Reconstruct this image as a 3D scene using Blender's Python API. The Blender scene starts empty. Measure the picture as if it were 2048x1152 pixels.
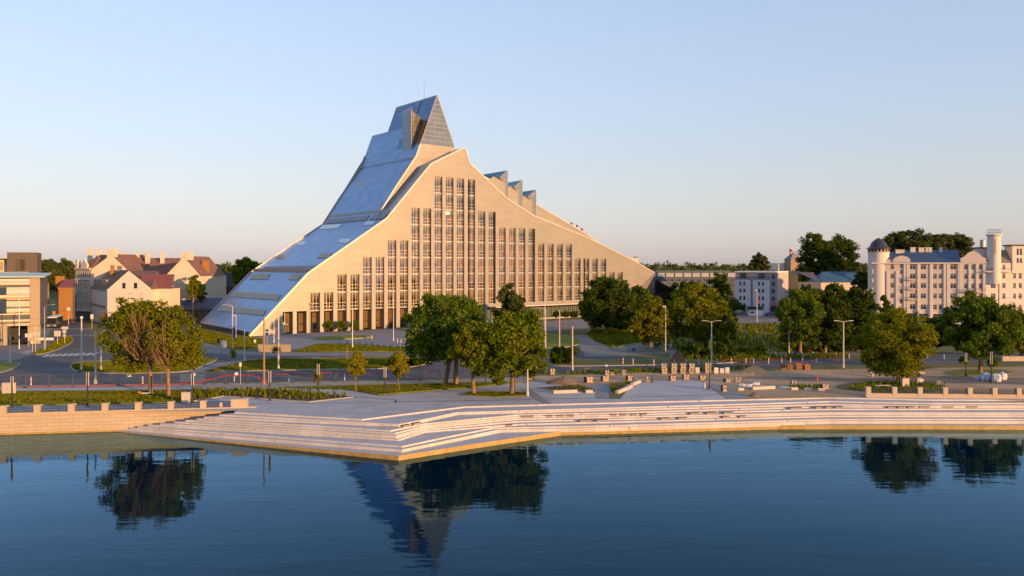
import bpy, bmesh, math, random
import numpy as np
from mathutils import Vector, Matrix
R = math.radians
SC = bpy.context.scene
COL = SC.collection

# ------------------------------------------------------------------ camera, sky, sun, exposure
CAMZ, FPX, VH = 20.0, 1570.0, 530.0          # camera height above the water (m), focal length, horizon row
GZ = 2.4                                      # ground level above the water
cam_d = bpy.data.cameras.new("camera"); cam = bpy.data.objects.new("camera", cam_d); COL.objects.link(cam)
cam.location = (0, 0, CAMZ); cam.rotation_euler = (R(90), 0, 0)
cam_d.sensor_width = 36; cam_d.lens = FPX / 2048 * 36; cam_d.shift_y = -(576 - VH) / 2048
cam_d.clip_start = 1; cam_d.clip_end = 20000
SC.camera = cam
SUN_AZ, SUN_EL = 49.0, 7.0                    # degrees to the right of straight behind the camera; height
sdir = Vector((math.sin(R(SUN_AZ)) * math.cos(R(SUN_EL)), -math.cos(R(SUN_AZ)) * math.cos(R(SUN_EL)), math.sin(R(SUN_EL))))
W = bpy.data.worlds.new("World"); SC.world = W; W.use_nodes = True
wn = W.node_tree.nodes; bg = wn["Background"]
sky = wn.new("ShaderNodeTexSky"); sky.sky_type = 'NISHITA'; sky.sun_disc = False
sky.sun_elevation = R(SUN_EL); sky.sun_rotation = math.atan2(sdir.x, sdir.y)
sky.altitude = 0; sky.air_density = 1.75; sky.dust_density = 0.5; sky.ozone_density = 2.0
# the picture's flat, pale morning sky: the physical sky with its contrast and colour softened evenly in every direction
def vmath(op, a, b):
    n = wn.new("ShaderNodeVectorMath"); n.operation = op; W.node_tree.links.new(a, n.inputs[0]); n.inputs[1].default_value = b; return n.outputs[0]
sat = wn.new("ShaderNodeHueSaturation"); sat.inputs["Saturation"].default_value = 0.8
W.node_tree.links.new(vmath('MULTIPLY', sky.outputs[0], (.13, .13, .13)), sat.inputs["Color"])
gam = wn.new("ShaderNodeGamma"); gam.inputs[1].default_value = 0.5; W.node_tree.links.new(sat.outputs[0], gam.inputs[0])
SK = 0.5 / .13
W.node_tree.links.new(vmath('MULTIPLY', gam.outputs[0], (1.075 * SK, 1.23 * SK, 1.77 * SK)), bg.inputs[0]); bg.inputs[1].default_value = 0.13
sun_d = bpy.data.lights.new("sun", 'SUN'); sun_d.energy = 3.55; sun_d.angle = R(0.6); sun_d.color = (1.0, 0.53, 0.19)
sun = bpy.data.objects.new("sun", sun_d); COL.objects.link(sun)
sun.rotation_euler = (-sdir).to_track_quat('-Z', 'Y').to_euler(); sun.location = (200, -200, 80)
SC.view_settings.view_transform = 'Standard'; SC.view_settings.look = 'None'
SC.view_settings.exposure = 1.0; SC.view_settings.gamma = 1.0
SC.cycles.max_bounces = 6; SC.cycles.diffuse_bounces = 3; SC.cycles.glossy_bounces = 3
SC.cycles.transparent_max_bounces = 8; SC.cycles.transmission_bounces = 3
SC.cycles.caustics_reflective = False; SC.cycles.caustics_refractive = False
SC.cycles.use_denoising = True

# ------------------------------------------------------------------ survey helpers: picture row and column to metres on the ground
def G(u, v, z=GZ):
    d = (CAMZ - z) * FPX / (v - VH)
    return ((u - 1024) / FPX * d, d)
def XA(u, d): return (u - 1024) / FPX * d
def ZA(v, d): return CAMZ - (v - VH) * d / FPX

# ------------------------------------------------------------------ materials
MATS = {}
ALB = 0.84                                    # scales all dry surface colours down to deepen shade against the sky fill
def mat(name, col, rough=0.7, metal=0.0, col2=None, scale=1.0, bump=0.0, bscale=None, spec=0.4, stretch=None, detail=4):
    if name in MATS: return MATS[name]
    col = tuple(c * ALB for c in col); col2 = tuple(c * ALB for c in col2) if col2 else None
    m = bpy.data.materials.new(name); m.use_nodes = True; nt = m.node_tree; b = nt.nodes["Principled BSDF"]
    b.inputs["Base Color"].default_value = (*col, 1); b.inputs["Roughness"].default_value = rough
    b.inputs["Metallic"].default_value = metal; b.inputs["Specular IOR Level"].default_value = spec
    if col2 or bump:
        tc = nt.nodes.new("ShaderNodeTexCoord"); src = tc.outputs["Object"]
        if stretch:
            mp = nt.nodes.new("ShaderNodeMapping"); mp.inputs["Scale"].default_value = stretch
            nt.links.new(src, mp.inputs[0]); src = mp.outputs[0]
        nz = nt.nodes.new("ShaderNodeTexNoise"); nz.inputs["Scale"].default_value = scale; nz.inputs["Detail"].default_value = detail
        nz.inputs["Roughness"].default_value = 0.6
        nt.links.new(src, nz.inputs["Vector"])
        if col2:
            cr = nt.nodes.new("ShaderNodeValToRGB"); cr.color_ramp.elements[0].position = 0.33; cr.color_ramp.elements[1].position = 0.67
            cr.color_ramp.elements[0].color = (*col, 1); cr.color_ramp.elements[1].color = (*col2, 1)
            nt.links.new(nz.outputs[0], cr.inputs[0]); nt.links.new(cr.outputs[0], b.inputs["Base Color"])
        if bump:
            n2 = nt.nodes.new("ShaderNodeTexNoise"); n2.inputs["Scale"].default_value = bscale or scale * 4; n2.inputs["Detail"].default_value = 3
            nt.links.new(src, n2.inputs["Vector"])
            bp = nt.nodes.new("ShaderNodeBump"); bp.inputs["Strength"].default_value = bump; bp.inputs["Distance"].default_value = 0.1
            nt.links.new(n2.outputs[0], bp.inputs["Height"]); nt.links.new(bp.outputs[0], b.inputs["Normal"])
    MATS[name] = m
    return m

def panel_mat(name, col, col2, joint, w, h, rough, metal, mortar=0.012, axes="xz", spec=0.4, bump=0.25, offset=0.5):
    """cladding with fine joints, laid out in the object's own metres"""
    col, col2, joint = (tuple(c * ALB for c in q) for q in (col, col2, joint))
    m = bpy.data.materials.new(name); m.use_nodes = True; nt = m.node_tree; b = nt.nodes["Principled BSDF"]
    tc = nt.nodes.new("ShaderNodeTexCoord"); sx = nt.nodes.new("ShaderNodeSeparateXYZ"); cx = nt.nodes.new("ShaderNodeCombineXYZ")
    nt.links.new(tc.outputs["Object"], sx.inputs[0])
    for i, a in enumerate(axes): nt.links.new(sx.outputs["xyz".index(a)], cx.inputs[i])
    br = nt.nodes.new("ShaderNodeTexBrick"); br.offset = offset
    br.inputs["Scale"].default_value = 1; br.inputs["Brick Width"].default_value = w; br.inputs["Row Height"].default_value = h
    br.inputs["Mortar Size"].default_value = mortar; br.inputs["Mortar Smooth"].default_value = 0.1; br.inputs["Bias"].default_value = 0
    br.inputs["Color1"].default_value = (*col, 1); br.inputs["Color2"].default_value = (*col2, 1); br.inputs["Mortar"].default_value = (*joint, 1)
    nt.links.new(cx.outputs[0], br.inputs["Vector"])
    nz = nt.nodes.new("ShaderNodeTexNoise"); nz.inputs["Scale"].default_value = 0.25; nz.inputs["Detail"].default_value = 5
    nt.links.new(tc.outputs["Object"], nz.inputs["Vector"])
    mr = nt.nodes.new("ShaderNodeMapRange"); mr.inputs["To Min"].default_value = 0.86; mr.inputs["To Max"].default_value = 1.12
    nt.links.new(nz.outputs[0], mr.inputs[0])
    mx = nt.nodes.new("ShaderNodeMix"); mx.data_type = 'RGBA'; mx.blend_type = 'MULTIPLY'; mx.inputs["Factor"].default_value = 1
    nt.links.new(br.outputs["Color"], mx.inputs[6]); nt.links.new(mr.outputs[0], mx.inputs[7])
    nt.links.new(mx.outputs[2], b.inputs["Base Color"])
    b.inputs["Roughness"].default_value = rough; b.inputs["Metallic"].default_value = metal; b.inputs["Specular IOR Level"].default_value = spec
    if bump:
        bp = nt.nodes.new("ShaderNodeBump"); bp.inputs["Strength"].default_value = bump; bp.inputs["Distance"].default_value = 0.02; bp.invert = True
        nt.links.new(br.outputs["Fac"], bp.inputs["Height"]); nt.links.new(bp.outputs[0], b.inputs["Normal"])
    MATS[name] = m
    return m

def glass_mat(name, tint=(0.9, 0.92, 0.92), refl=0.25, frit=None):
    """clear pane: mirror by Fresnel over see-through; frit = (period, offset) adds a printed white dot screen at each slab"""
    m = bpy.data.materials.new(name); m.use_nodes = True; nt = m.node_tree; out = nt.nodes["Material Output"]
    nt.nodes.remove(nt.nodes["Principled BSDF"])
    tr = nt.nodes.new("ShaderNodeBsdfTransparent"); tr.inputs[0].default_value = (*tint, 1)
    gl = nt.nodes.new("ShaderNodeBsdfGlossy"); gl.inputs["Roughness"].default_value = 0.03; gl.inputs[0].default_value = (0.9, 0.95, 1, 1)
    fr = nt.nodes.new("ShaderNodeFresnel"); fr.inputs[0].default_value = 1.5
    ad = nt.nodes.new("ShaderNodeMath"); ad.operation = 'ADD'; ad.inputs[1].default_value = refl; ad.use_clamp = True
    nt.links.new(fr.outputs[0], ad.inputs[0])
    ms = nt.nodes.new("ShaderNodeMixShader"); nt.links.new(ad.outputs[0], ms.inputs[0])
    nt.links.new(tr.outputs[0], ms.inputs[1]); nt.links.new(gl.outputs[0], ms.inputs[2])
    last = ms
    if frit:
        tc = nt.nodes.new("ShaderNodeTexCoord"); sx = nt.nodes.new("ShaderNodeSeparateXYZ"); nt.links.new(tc.outputs["Object"], sx.inputs[0])
        mr = nt.nodes.new("ShaderNodeValToRGB")
        mr.color_ramp.elements[0].position = 0.0; mr.color_ramp.elements[0].color = (.16, .15, .14, 1)
        mr.color_ramp.elements[1].position = 1.0; mr.color_ramp.elements[1].color = (.58, .58, .58, 1)
        for p, c in ((0.14, .08), (0.2, .02), (0.55, .02), (0.80, .24)):
            e = mr.color_ramp.elements.new(p); e.color = (c, c, c, 1)
        dv = nt.nodes.new("ShaderNodeMath"); dv.operation = 'DIVIDE'; dv.inputs[1].default_value = frit
        nt.links.new(sx.outputs[2], dv.inputs[0]); nt.links.new(dv.outputs[0], mr.inputs[0])
        df = nt.nodes.new("ShaderNodeBsdfDiffuse"); df.inputs[0].default_value = (0.42, 0.36, 0.29, 1)
        m2 = nt.nodes.new("ShaderNodeMixShader"); nt.links.new(mr.outputs[0], m2.inputs[0])
        nt.links.new(ms.outputs[0], m2.inputs[1]); nt.links.new(df.outputs[0], m2.inputs[2]); last = m2
    nt.links.new(last.outputs[0], out.inputs[0])
    MATS[name] = m
    return m

def leaf_mat(name, c1, c2, trans=0.35):
    m = bpy.data.materials.new(name); m.use_nodes = True; nt = m.node_tree; out = nt.nodes["Material Output"]
    nt.nodes.remove(nt.nodes["Principled BSDF"])
    ge = nt.nodes.new("ShaderNodeNewGeometry"); cr = nt.nodes.new("ShaderNodeValToRGB")
    cr.color_ramp.elements[0].color = (*c1, 1); cr.color_ramp.elements[1].color = (*c2, 1)
    tc = nt.nodes.new("ShaderNodeTexCoord"); nz = nt.nodes.new("ShaderNodeTexNoise"); nz.inputs["Scale"].default_value = 0.35
    nt.links.new(tc.outputs["Object"], nz.inputs["Vector"])
    ad = nt.nodes.new("ShaderNodeMath"); ad.operation = 'MULTIPLY_ADD'; ad.inputs[1].default_value = 0.55; 
    sb = nt.nodes.new("ShaderNodeMath"); sb.operation = 'MULTIPLY_ADD'; sb.inputs[1].default_value = 1.6; sb.inputs[2].default_value = -0.58
    nt.links.new(nz.outputs[0], sb.inputs[0]); nt.links.new(ge.outputs["Random Per Island"], ad.inputs[0]); nt.links.new(sb.outputs[0], ad.inputs[2])
    nt.links.new(ad.outputs[0], cr.inputs[0])
    df = nt.nodes.new("ShaderNodeBsdfDiffuse"); tl = nt.nodes.new("ShaderNodeBsdfTranslucent")
    nt.links.new(cr.outputs[0], df.inputs[0]); nt.links.new(cr.outputs[0], tl.inputs[0])
    ms = nt.nodes.new("ShaderNodeMixShader"); ms.inputs[0].default_value = trans
    nt.links.new(df.outputs[0], ms.inputs[1]); nt.links.new(tl.outputs[0], ms.inputs[2]); nt.links.new(ms.outputs[0], out.inputs[0])
    MATS[name] = m
    return m

# ------------------------------------------------------------------ mesh helpers
class MB:
    def __init__(s): s.v = []; s.f = []; s.m = []
    def add(s, vs, fs, mi=0):
        o = len(s.v); s.v += [tuple(p) for p in vs]
        for f in fs: s.f.append(tuple(i + o for i in f)); s.m.append(mi)
        return s
    def poly(s, pts, mi=0): return s.add(pts, [tuple(range(len(pts)))], mi)
    def box(s, c, d, rz=0.0, mi=0, taper=1.0):
        hx, hy, hz = d[0] / 2, d[1] / 2, d[2] / 2; ca, sa = math.cos(rz), math.sin(rz); vs = []
        for z, t in ((-hz, 1.0), (hz, taper)):
            for x, y in ((-hx, -hy), (hx, -hy), (hx, hy), (-hx, hy)):
                x *= t; y *= t; vs.append((c[0] + x * ca - y * sa, c[1] + x * sa + y * ca, c[2] + z))
        return s.add(vs, [(3, 2, 1, 0), (4, 5, 6, 7), (0, 1, 5, 4), (1, 2, 6, 5), (2, 3, 7, 6), (3, 0, 4, 7)], mi)
    def span(s, x0, x1, y0, y1, z0, z1, mi=0):
        return s.box(((x0 + x1) / 2, (y0 + y1) / 2, (z0 + z1) / 2), (abs(x1 - x0), abs(y1 - y0), abs(z1 - z0)), 0, mi)
    def prism(s, pts, z0, z1, mi=0, mtop=None):
        """plan polygon pts extruded from z0 to z1"""
        a = sum(pts[i][0] * pts[(i + 1) % len(pts)][1] - pts[(i + 1) % len(pts)][0] * pts[i][1] for i in range(len(pts)))
        if a < 0: pts = pts[::-1]
        n = len(pts); vs = [(p[0], p[1], z0) for p in pts] + [(p[0], p[1], z1) for p in pts]
        s.add(vs, [(i, (i + 1) % n, n + (i + 1) % n, n + i) for i in range(n)] + [tuple(range(n - 1, -1, -1))], mi)
        return s.add([(p[0], p[1], z1) for p in pts], [tuple(range(n))], mi if mtop is None else mtop)
    def tube(s, path, rad, n=6, mi=0, cap=True):
        """tapered tube along 3-D points"""
        P = [Vector(p) for p in path]; k = len(P)
        if not isinstance(rad, (list, tuple)): rad = [rad] * k
        o = len(s.v); ref = Vector((0.31, 0.17, 0.93))
        for i, p in enumerate(P):
            t = (P[min(i + 1, k - 1)] - P[max(i - 1, 0)]).normalized()
            r = ref if abs(t.dot(ref.normalized())) < 0.93 else Vector((1, 0.2, 0))
            a = t.cross(r).normalized(); b = t.cross(a)
            for j in range(n):
                an = 2 * math.pi * j / n; s.v.append(tuple(p + (a * math.cos(an) + b * math.sin(an)) * rad[i]))
        for i in range(k - 1):
            for j in range(n):
                s.f.append((o + i * n + j, o + i * n + (j + 1) % n, o + (i + 1) * n + (j + 1) % n, o + (i + 1) * n + j)); s.m.append(mi)
        if cap:
            s.f.append(tuple(o + (k - 1) * n + j for j in range(n))); s.m.append(mi)
            s.f.append(tuple(o + n - 1 - j for j in range(n))); s.m.append(mi)
        return s
    def lathe(s, prof, c=(0, 0, 0), n=12, mi=0):
        o = len(s.v); k = len(prof)
        for r, z in prof:
            for j in range(n):
                an = 2 * math.pi * j / n; s.v.append((c[0] + r * math.cos(an), c[1] + r * math.sin(an), c[2] + z))
        for i in range(k - 1):
            for j in range(n):
                s.f.append((o + i * n + j, o + i * n + (j + 1) % n, o + (i + 1) * n + (j + 1) % n, o + (i + 1) * n + j)); s.m.append(mi)
        s.f.append(tuple(o + (k - 1) * n + j for j in range(n))); s.m.append(mi)
        s.f.append(tuple(o + n - 1 - j for j in range(n))); s.m.append(mi)
        return s
    def mesh(s, name, mats):
        me = bpy.data.meshes.new(name); me.from_pydata(s.v, [], s.f)
        if not isinstance(mats, (list, tuple)): mats = [mats]
        for m in mats: me.materials.append(m)
        if len(mats) > 1: me.polygons.foreach_set("material_index", s.m)
        me.update(); return me
    def build(s, name, mats, parent=None, loc=(0, 0, 0), rz=0.0, smooth=False):
        me = s.mesh(name, mats)
        if smooth: me.polygons.foreach_set("use_smooth", [True] * len(me.polygons))
        return put(name, me, parent, loc, rz)
def put(name, me, parent=None, loc=(0, 0, 0), rz=0.0):
    o = bpy.data.objects.new(name, me); COL.objects.link(o); o.location = loc
    if rz: o.rotation_euler = (0, 0, rz)
    if parent: o.parent = parent
    return o
def tag(o, label=None, cat=None, group=None, kind=None):
    if label: o["label"] = label
    if cat: o["category"] = cat
    if group: o["group"] = group
    if kind: o["kind"] = kind
    return o
def thing(name, label, cat, loc=(0, 0, 0), rz=0.0, group=None):
    o = bpy.data.objects.new(name, None); COL.objects.link(o); o.location = loc; o.rotation_euler = (0, 0, rz); o.empty_display_size = 0.2
    return tag(o, label, cat, group)
def struct(o): o["kind"] = "structure"; return o
def dup(root, loc, rz, label, scale=None):
    r = root.copy(); COL.objects.link(r); r.location = loc; r.rotation_euler = (0, 0, rz); r["label"] = label
    if scale: r.scale = scale
    for ch in list(root.children):
        c = ch.copy(); COL.objects.link(c); c.parent = r
        for g in list(ch.children):
            d = g.copy(); COL.objects.link(d); d.parent = c
    return r
ORD = "first second third fourth fifth sixth seventh eighth ninth tenth eleventh twelfth thirteenth fourteenth fifteenth sixteenth seventeenth eighteenth nineteenth twentieth".split()
rng = random.Random(7)
# ------------------------------------------------------------------ colours and surfaces
M_ASPH = mat("asphalt", (.065, .066, .07), .9, col2=(.12, .118, .118), scale=.16, bump=.2, bscale=3, detail=9, stretch=(.5, 1.6, 1))
M_PATH = mat("footpath asphalt", (.19, .18, .165), .9, col2=(.26, .245, .22), scale=.3, bump=.1, bscale=3)
M_PAVE = panel_mat("granite paving", (.40, .385, .39), (.50, .48, .48), (.26, .25, .25), 2.4, 1.2, .75, 0, mortar=.02, axes="xy", bump=.15)
M_PAVE2 = panel_mat("dark granite paving", (.25, .245, .24), (.29, .285, .28), (.15, .15, .15), .8, .4, .8, 0, mortar=.02, axes="xy", bump=.15)
M_BEIGE = mat("compacted gravel", (.30, .26, .21), .95, col2=(.40, .35, .28), scale=.5, bump=.2, bscale=5)
M_DIRT = mat("site sand", (.36, .235, .125), .95, col2=(.52, .36, .21), scale=.11, bump=.5, bscale=.9, detail=9)
M_DIRT2 = mat("dark soil", (.075, .055, .04), .95, col2=(.14, .105, .075), scale=.6, bump=.5, bscale=4)
M_GRASS = mat("lawn", (.12, .17, .004), .9, col2=(.23, .23, .008), scale=.35, bump=.6, bscale=9, detail=8)
M_MEAD = mat("meadow", (.08, .10, .015), .95, col2=(.19, .155, .04), scale=.12, bump=.8, bscale=3, detail=9)
M_KERB = mat("kerb stone", (.42, .40, .37), .8, col2=(.34, .33, .31), scale=1.5)
M_GRAN = panel_mat("pale step granite", (.56, .52, .48), (.68, .635, .59), (.40, .37, .33), 1.5, 3.0, .7, 0, mortar=.02, axes="xy", bump=.1)
M_TREAD = panel_mat("step treads", (.46, .445, .44), (.52, .50, .495), (.27, .27, .28), 1.5, .75, .7, 0, mortar=.015, axes="xy", bump=.1)
M_WET = mat("wet algae stone", (.36, .24, .07), .5, col2=(.52, .36, .13), scale=1.2, bump=.3)
M_SAND = mat("sandstone", (.50, .40, .28), .85, col2=(.58, .47, .33), scale=1.4, bump=.2)
M_WHITE = mat("white paint", (.78, .77, .74), .6)
M_LINE = mat("road marking", (.62, .62, .60), .8, col2=(.5, .5, .48), scale=2)
M_GALV = mat("galvanised steel", (.45, .45, .44), .45, .6)
M_DARK = mat("dark grey metal", (.035, .037, .042), .5, .3)
M_BLACK = mat("black iron", (.02, .02, .024), .5, .3)
M_WOOD = mat("bench wood", (.16, .075, .045), .65, col2=(.22, .11, .065), scale=3, stretch=(1, 8, 1))
M_BARK = mat("bark", (.20, .125, .065), .95, col2=(.36, .22, .105), scale=2.5, bump=.7, bscale=7, stretch=(1, 1, .3))
M_RED = mat("red plastic", (.55, .02, .03), .5)
M_ORANGE = mat("orange lens", (.8, .22, .02), .4)
M_CREAM = mat("cream cabinet", (.62, .54, .42), .6)
L_MID = leaf_mat("leaves green", (.060, .115, .005), (.25, .275, .014), .42)
L_OLV = leaf_mat("leaves olive", (.080, .120, .006), (.29, .275, .014), .42)
L_COOL = leaf_mat("leaves deep green", (.045, .10, .010), (.19, .24, .018), .40)
L_DARK = leaf_mat("leaves dark green", (.024, .056, .008), (.105, .135, .014))
L_YEL = leaf_mat("leaves yellow green", (.085, .115, .006), (.26, .24, .014))
L_GOLD = leaf_mat("leaves golden", (.14, .15, .008), (.38, .32, .02))
L_FAR = leaf_mat("leaves grey green", (.045, .070, .018), (.15, .16, .038))

# ------------------------------------------------------------------ water
def water_mat():
    m = bpy.data.materials.new("river water"); m.use_nodes = True; nt = m.node_tree; b = nt.nodes["Principled BSDF"]
    nt.nodes.remove(b); out = nt.nodes["Material Output"]
    b = nt.nodes.new("ShaderNodeBsdfGlossy"); b.inputs[0].default_value = (.44, .75, 1, 1); b.inputs["Roughness"].default_value = .03
    df = nt.nodes.new("ShaderNodeBsdfDiffuse"); df.inputs[0].default_value = (.0, .007, .020, 1)
    fz = nt.nodes.new("ShaderNodeFresnel"); fz.inputs[0].default_value = 1.333
    mx = nt.nodes.new("ShaderNodeMixShader"); pw_ = nt.nodes.new("ShaderNodeMath"); pw_.operation = 'POWER'; pw_.inputs[1].default_value = 1.5; ml_ = nt.nodes.new("ShaderNodeMath"); ml_.operation = 'MULTIPLY'; ml_.inputs[1].default_value = 2.45; ml_.use_clamp = True; nt.links.new(fz.outputs[0], pw_.inputs[0]); nt.links.new(pw_.outputs[0], ml_.inputs[0]); nt.links.new(ml_.outputs[0], mx.inputs[0]); nt.links.new(df.outputs[0], mx.inputs[1]); nt.links.new(b.outputs[0], mx.inputs[2]); nt.links.new(mx.outputs[0], out.inputs[0])
    tc = nt.nodes.new("ShaderNodeTexCoord"); prev = None
    for sc, st, dist, str_ in (((.10, .32, 1), 1.0, .35, .085), ((.55, 1.5, 1), 1.0, .06, .12), ((.02, .035, 1), 1.0, 1.0, .06)):
        mp = nt.nodes.new("ShaderNodeMapping"); mp.inputs["Scale"].default_value = sc; mp.inputs["Rotation"].default_value = (0, 0, R(-9))
        nz = nt.nodes.new("ShaderNodeTexNoise"); nz.inputs["Scale"].default_value = st; nz.inputs["Detail"].default_value = 2
        bp = nt.nodes.new("ShaderNodeBump"); bp.inputs["Distance"].default_value = dist; bp.inputs["Strength"].default_value = str_
        nt.links.new(tc.outputs["Object"], mp.inputs[0]); nt.links.new(mp.outputs[0], nz.inputs["Vector"]); nt.links.new(nz.outputs[0], bp.inputs["Height"])
        wp_ = nt.nodes.new("ShaderNodeMapping"); wp_.inputs["Scale"].default_value = (.012, .035, 1); wz = nt.nodes.new("ShaderNodeTexNoise"); wz.inputs["Scale"].default_value = 1.0; wz.inputs["Detail"].default_value = 3
        wr_ = nt.nodes.new("ShaderNodeMapRange"); wr_.inputs["From Min"].default_value = .35; wr_.inputs["From Max"].default_value = .68; wr_.inputs["To Min"].default_value = str_ * .45; wr_.inputs["To Max"].default_value = str_ * 1.5
        nt.links.new(tc.outputs["Object"], wp_.inputs[0]); nt.links.new(wp_.outputs[0], wz.inputs["Vector"]); nt.links.new(wz.outputs[0], wr_.inputs[0]); nt.links.new(wr_.outputs[0], bp.inputs["Strength"])
        if prev: nt.links.new(prev.outputs[0], bp.inputs["Normal"])
        prev = bp
    nt.links.new(prev.outputs[0], b.inputs["Normal"]); nt.links.new(prev.outputs[0], fz.inputs["Normal"])
    return m
struct(MB().poly([(-2500, -1500, 0), (2500, -1500, 0), (2500, 120, 0), (-2500, 120, 0)]).build("river_water", water_mat()))

# ------------------------------------------------------------------ stepped embankment contours (picture column, row) from ledge up
SZ = [.5 + i * (GZ - .5) / 11 for i in range(12)]
CONT = [
 [(212,861),(797,911.6),(960,886),(1123,862.5),(1318,857),(1556,850.5),(1820,850.5),(2090,856)],
 [(262,859),(803,902.2),(900,882.5),(1000,862.3),(1200,858),(1660,844.8),(1860,844.5),(2090,847)],
 [(278,856.7),(803.7,899.2),(900,879.5),(996,859.5),(1200,855),(1660,841.8),(1860,841.8),(2090,843.5)],
 [(296,854),(804.4,892),(900,872),(985,855.3),(1200,851),(1660,838),(1860,837.5),(2090,839)],
 [(318,850.5),(798,878.8),(850,862.5),(1035,848),(1200,843.8),(1660,831.5),(1860,831.5),(2090,833)],
 [(342,848),(794.3,874.3),(850,858.4),(1035,842),(1200,838.2),(1660,827.2),(1860,828),(2090,829.5)],
 [(370,844.3),(791.7,871.2),(850,854.3),(1035,837),(1200,833.6),(1660,824.4),(1860,824.6),(2090,826)],
 [(393,841),(789,866),(850,850.8),(1035,833),(1200,829.8),(1660,817.5),(1860,817.5),(2090,815)],
 [(416,838),(781.6,860.5),(850,846.8),(1035,829),(1200,825.5),(1660,812),(1860,813.8),(2090,811)],
 [(432,834.5),(801.4,851),(850,841),(916,827),(1200,819.7),(1660,808),(1860,811),(2090,808)],
 [(462,830),(798,848.2),(850,838),(914,824.3),(1200,815.9),(1660,802.2),(1860,806),(2090,804.5)],
 [(492,825),(724,838.2),(850,822.7),(929,813),(1200,805.7),(1660,794.6),(1860,799),(2090,800)],
]
def zl_(k, i): return SZ[k] - (.45 * (1 - k / 11) if i == 0 else 0)      # the flights dip a little towards the old quay wall
CW = [[Vector((*G(u, v, zl_(k, i)), zl_(k, i))) for i, (u, v) in enumerate(row)] for k, row in enumerate(CONT)]
for k, row in enumerate(CW): row[0] = row[0] + (row[0] - row[1]).normalized() * (1.6 if k else .6)       # run on into the quay wall
for row in CW: row[-1] = row[-1] + Vector((70, 0, 0))                     # the embankment runs on downstream
def resample(row, n=6):
    out = []
    for i in range(len(row) - 1):
        for j in range(n): out.append(row[i].lerp(row[i + 1], j / n))
    return out + [row[-1]]
emb = thing("stepped_embankment", "pale granite amphitheatre steps descending to the river with a jutting point", "steps")
for k in range(12):
    a = CW[k]; mb = MB()
    lip = .05
    for i in range(len(a) - 1):
        p, q = a[i], a[i + 1]
        d0, d1 = (p.z - .3, q.z - .3) if k else (-.9, -.9)
        mb.poly([(p.x, p.y, d0), (q.x, q.y, d1), (q.x, q.y, q.z), (p.x, p.y, p.z)], 2 if k == 0 else 1)
        if k < 11:
            b0, b1 = CW[k + 1][i], CW[k + 1][i + 1]
            back0 = Vector((b0.x, b0.y + .5, p.z)); back1 = Vector((b1.x, b1.y + .5, q.z))
        else:
            back0 = Vector((p.x, p.y + 1.2, p.z)); back1 = Vector((q.x, q.y + 1.2, q.z))
        mb.poly([p, q, back1, back0], 0)
    mb.build("step", [M_TREAD, M_GRAN, M_WET], emb)

# wooden seats on the steps: column, row, width in metres, step index they rest on
def bench_mesh(w):
    me = []
    return me
bench_proto = {}
BENCH = [(609,852,1.9,6),(648,854.7,1.9,6),(706.6,859,1.3,6),(728,860.8,1.3,6),(748.6,862,1.3,6),(810.8,853.5,1.5,8),(832,849.4,1.5,8),
 (1017.7,852.4,1.1,3),(1055,840,2.2,6),(1099,838,1.2,6),(1120.6,837.7,1.2,6),(1142,837,1.2,6),(1173,848,2.2,4),(1205.5,846.6,2.0,4),
 (1227.6,834,1.1,6),(1248,833.7,1.1,6),(1269,833,1.1,6),(1289,832.7,1.1,6),(1333,842.6,1.6,4),(1368.5,842,1.6,4),(1390,830,1.7,6),(1423,829,1.7,6),(1457,828,1.7,6),
 (1455,838.5,1.2,4),(1489,837.8,1.2,4),(1599,822.4,2.3,7),(1649,822.7,1.3,7),(1671,823,1.3,7),(1692,823,1.3,7),(1799.5,823,1.4,7),(1822,823.4,1.4,7),(1842,823.4,1.4,7),(1868.6,823.4,1.9,7),(1917.4,823.6,2.0,7),(1968.6,823.9,2.0,7)]
for i, (u, v, w, k) in enumerate(sorted(BENCH)):
    z = SZ[k]
    x, y = G(u, v, z)
    # slope of the nearest contour
    row = CW[k]; ang = 0
    for j in range(len(row) - 1):
        if row[j].x <= x <= row[j + 1].x: ang = math.atan2(row[j + 1].y - row[j].y, row[j + 1].x - row[j].x); y = max(y, row[j].y + (row[j+1].y - row[j].y) * (x - row[j].x) / (row[j+1].x - row[j].x) + .42); z = row[j].z + (row[j+1].z - row[j].z) * (x - row[j].x) / (row[j+1].x - row[j].x); break
    n = i + 1
    tens = {0: "", 1: "twenty-", 2: "thirty-"}
    o = ORD[i] if i < 20 else ("thirtieth" if i == 29 else (["twenty-", "thirty-"][(n // 10) - 2] + ORD[n % 10 - 1] if n % 10 else "thirtieth"))
    b = thing("step_bench", "%s reddish wooden seat along the granite steps counting from the pier" % o, "bench", (x, y, z), ang, "wooden seats on the granite steps")
    key = round(w, 1)
    if key not in bench_proto:
        bench_proto[key] = (MB().box((0, 0, .2), (w * .76, .12, .06)).mesh("slat", M_WOOD), MB().box((0, 0, .085), (w * .6, .26, .17)).mesh("bearer", M_KERB))
    for j in range(3): put("slat", bench_proto[key][0], b, (0, -.14 + j * .14, 0))
    put("bearer", bench_proto[key][1], b)

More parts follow.
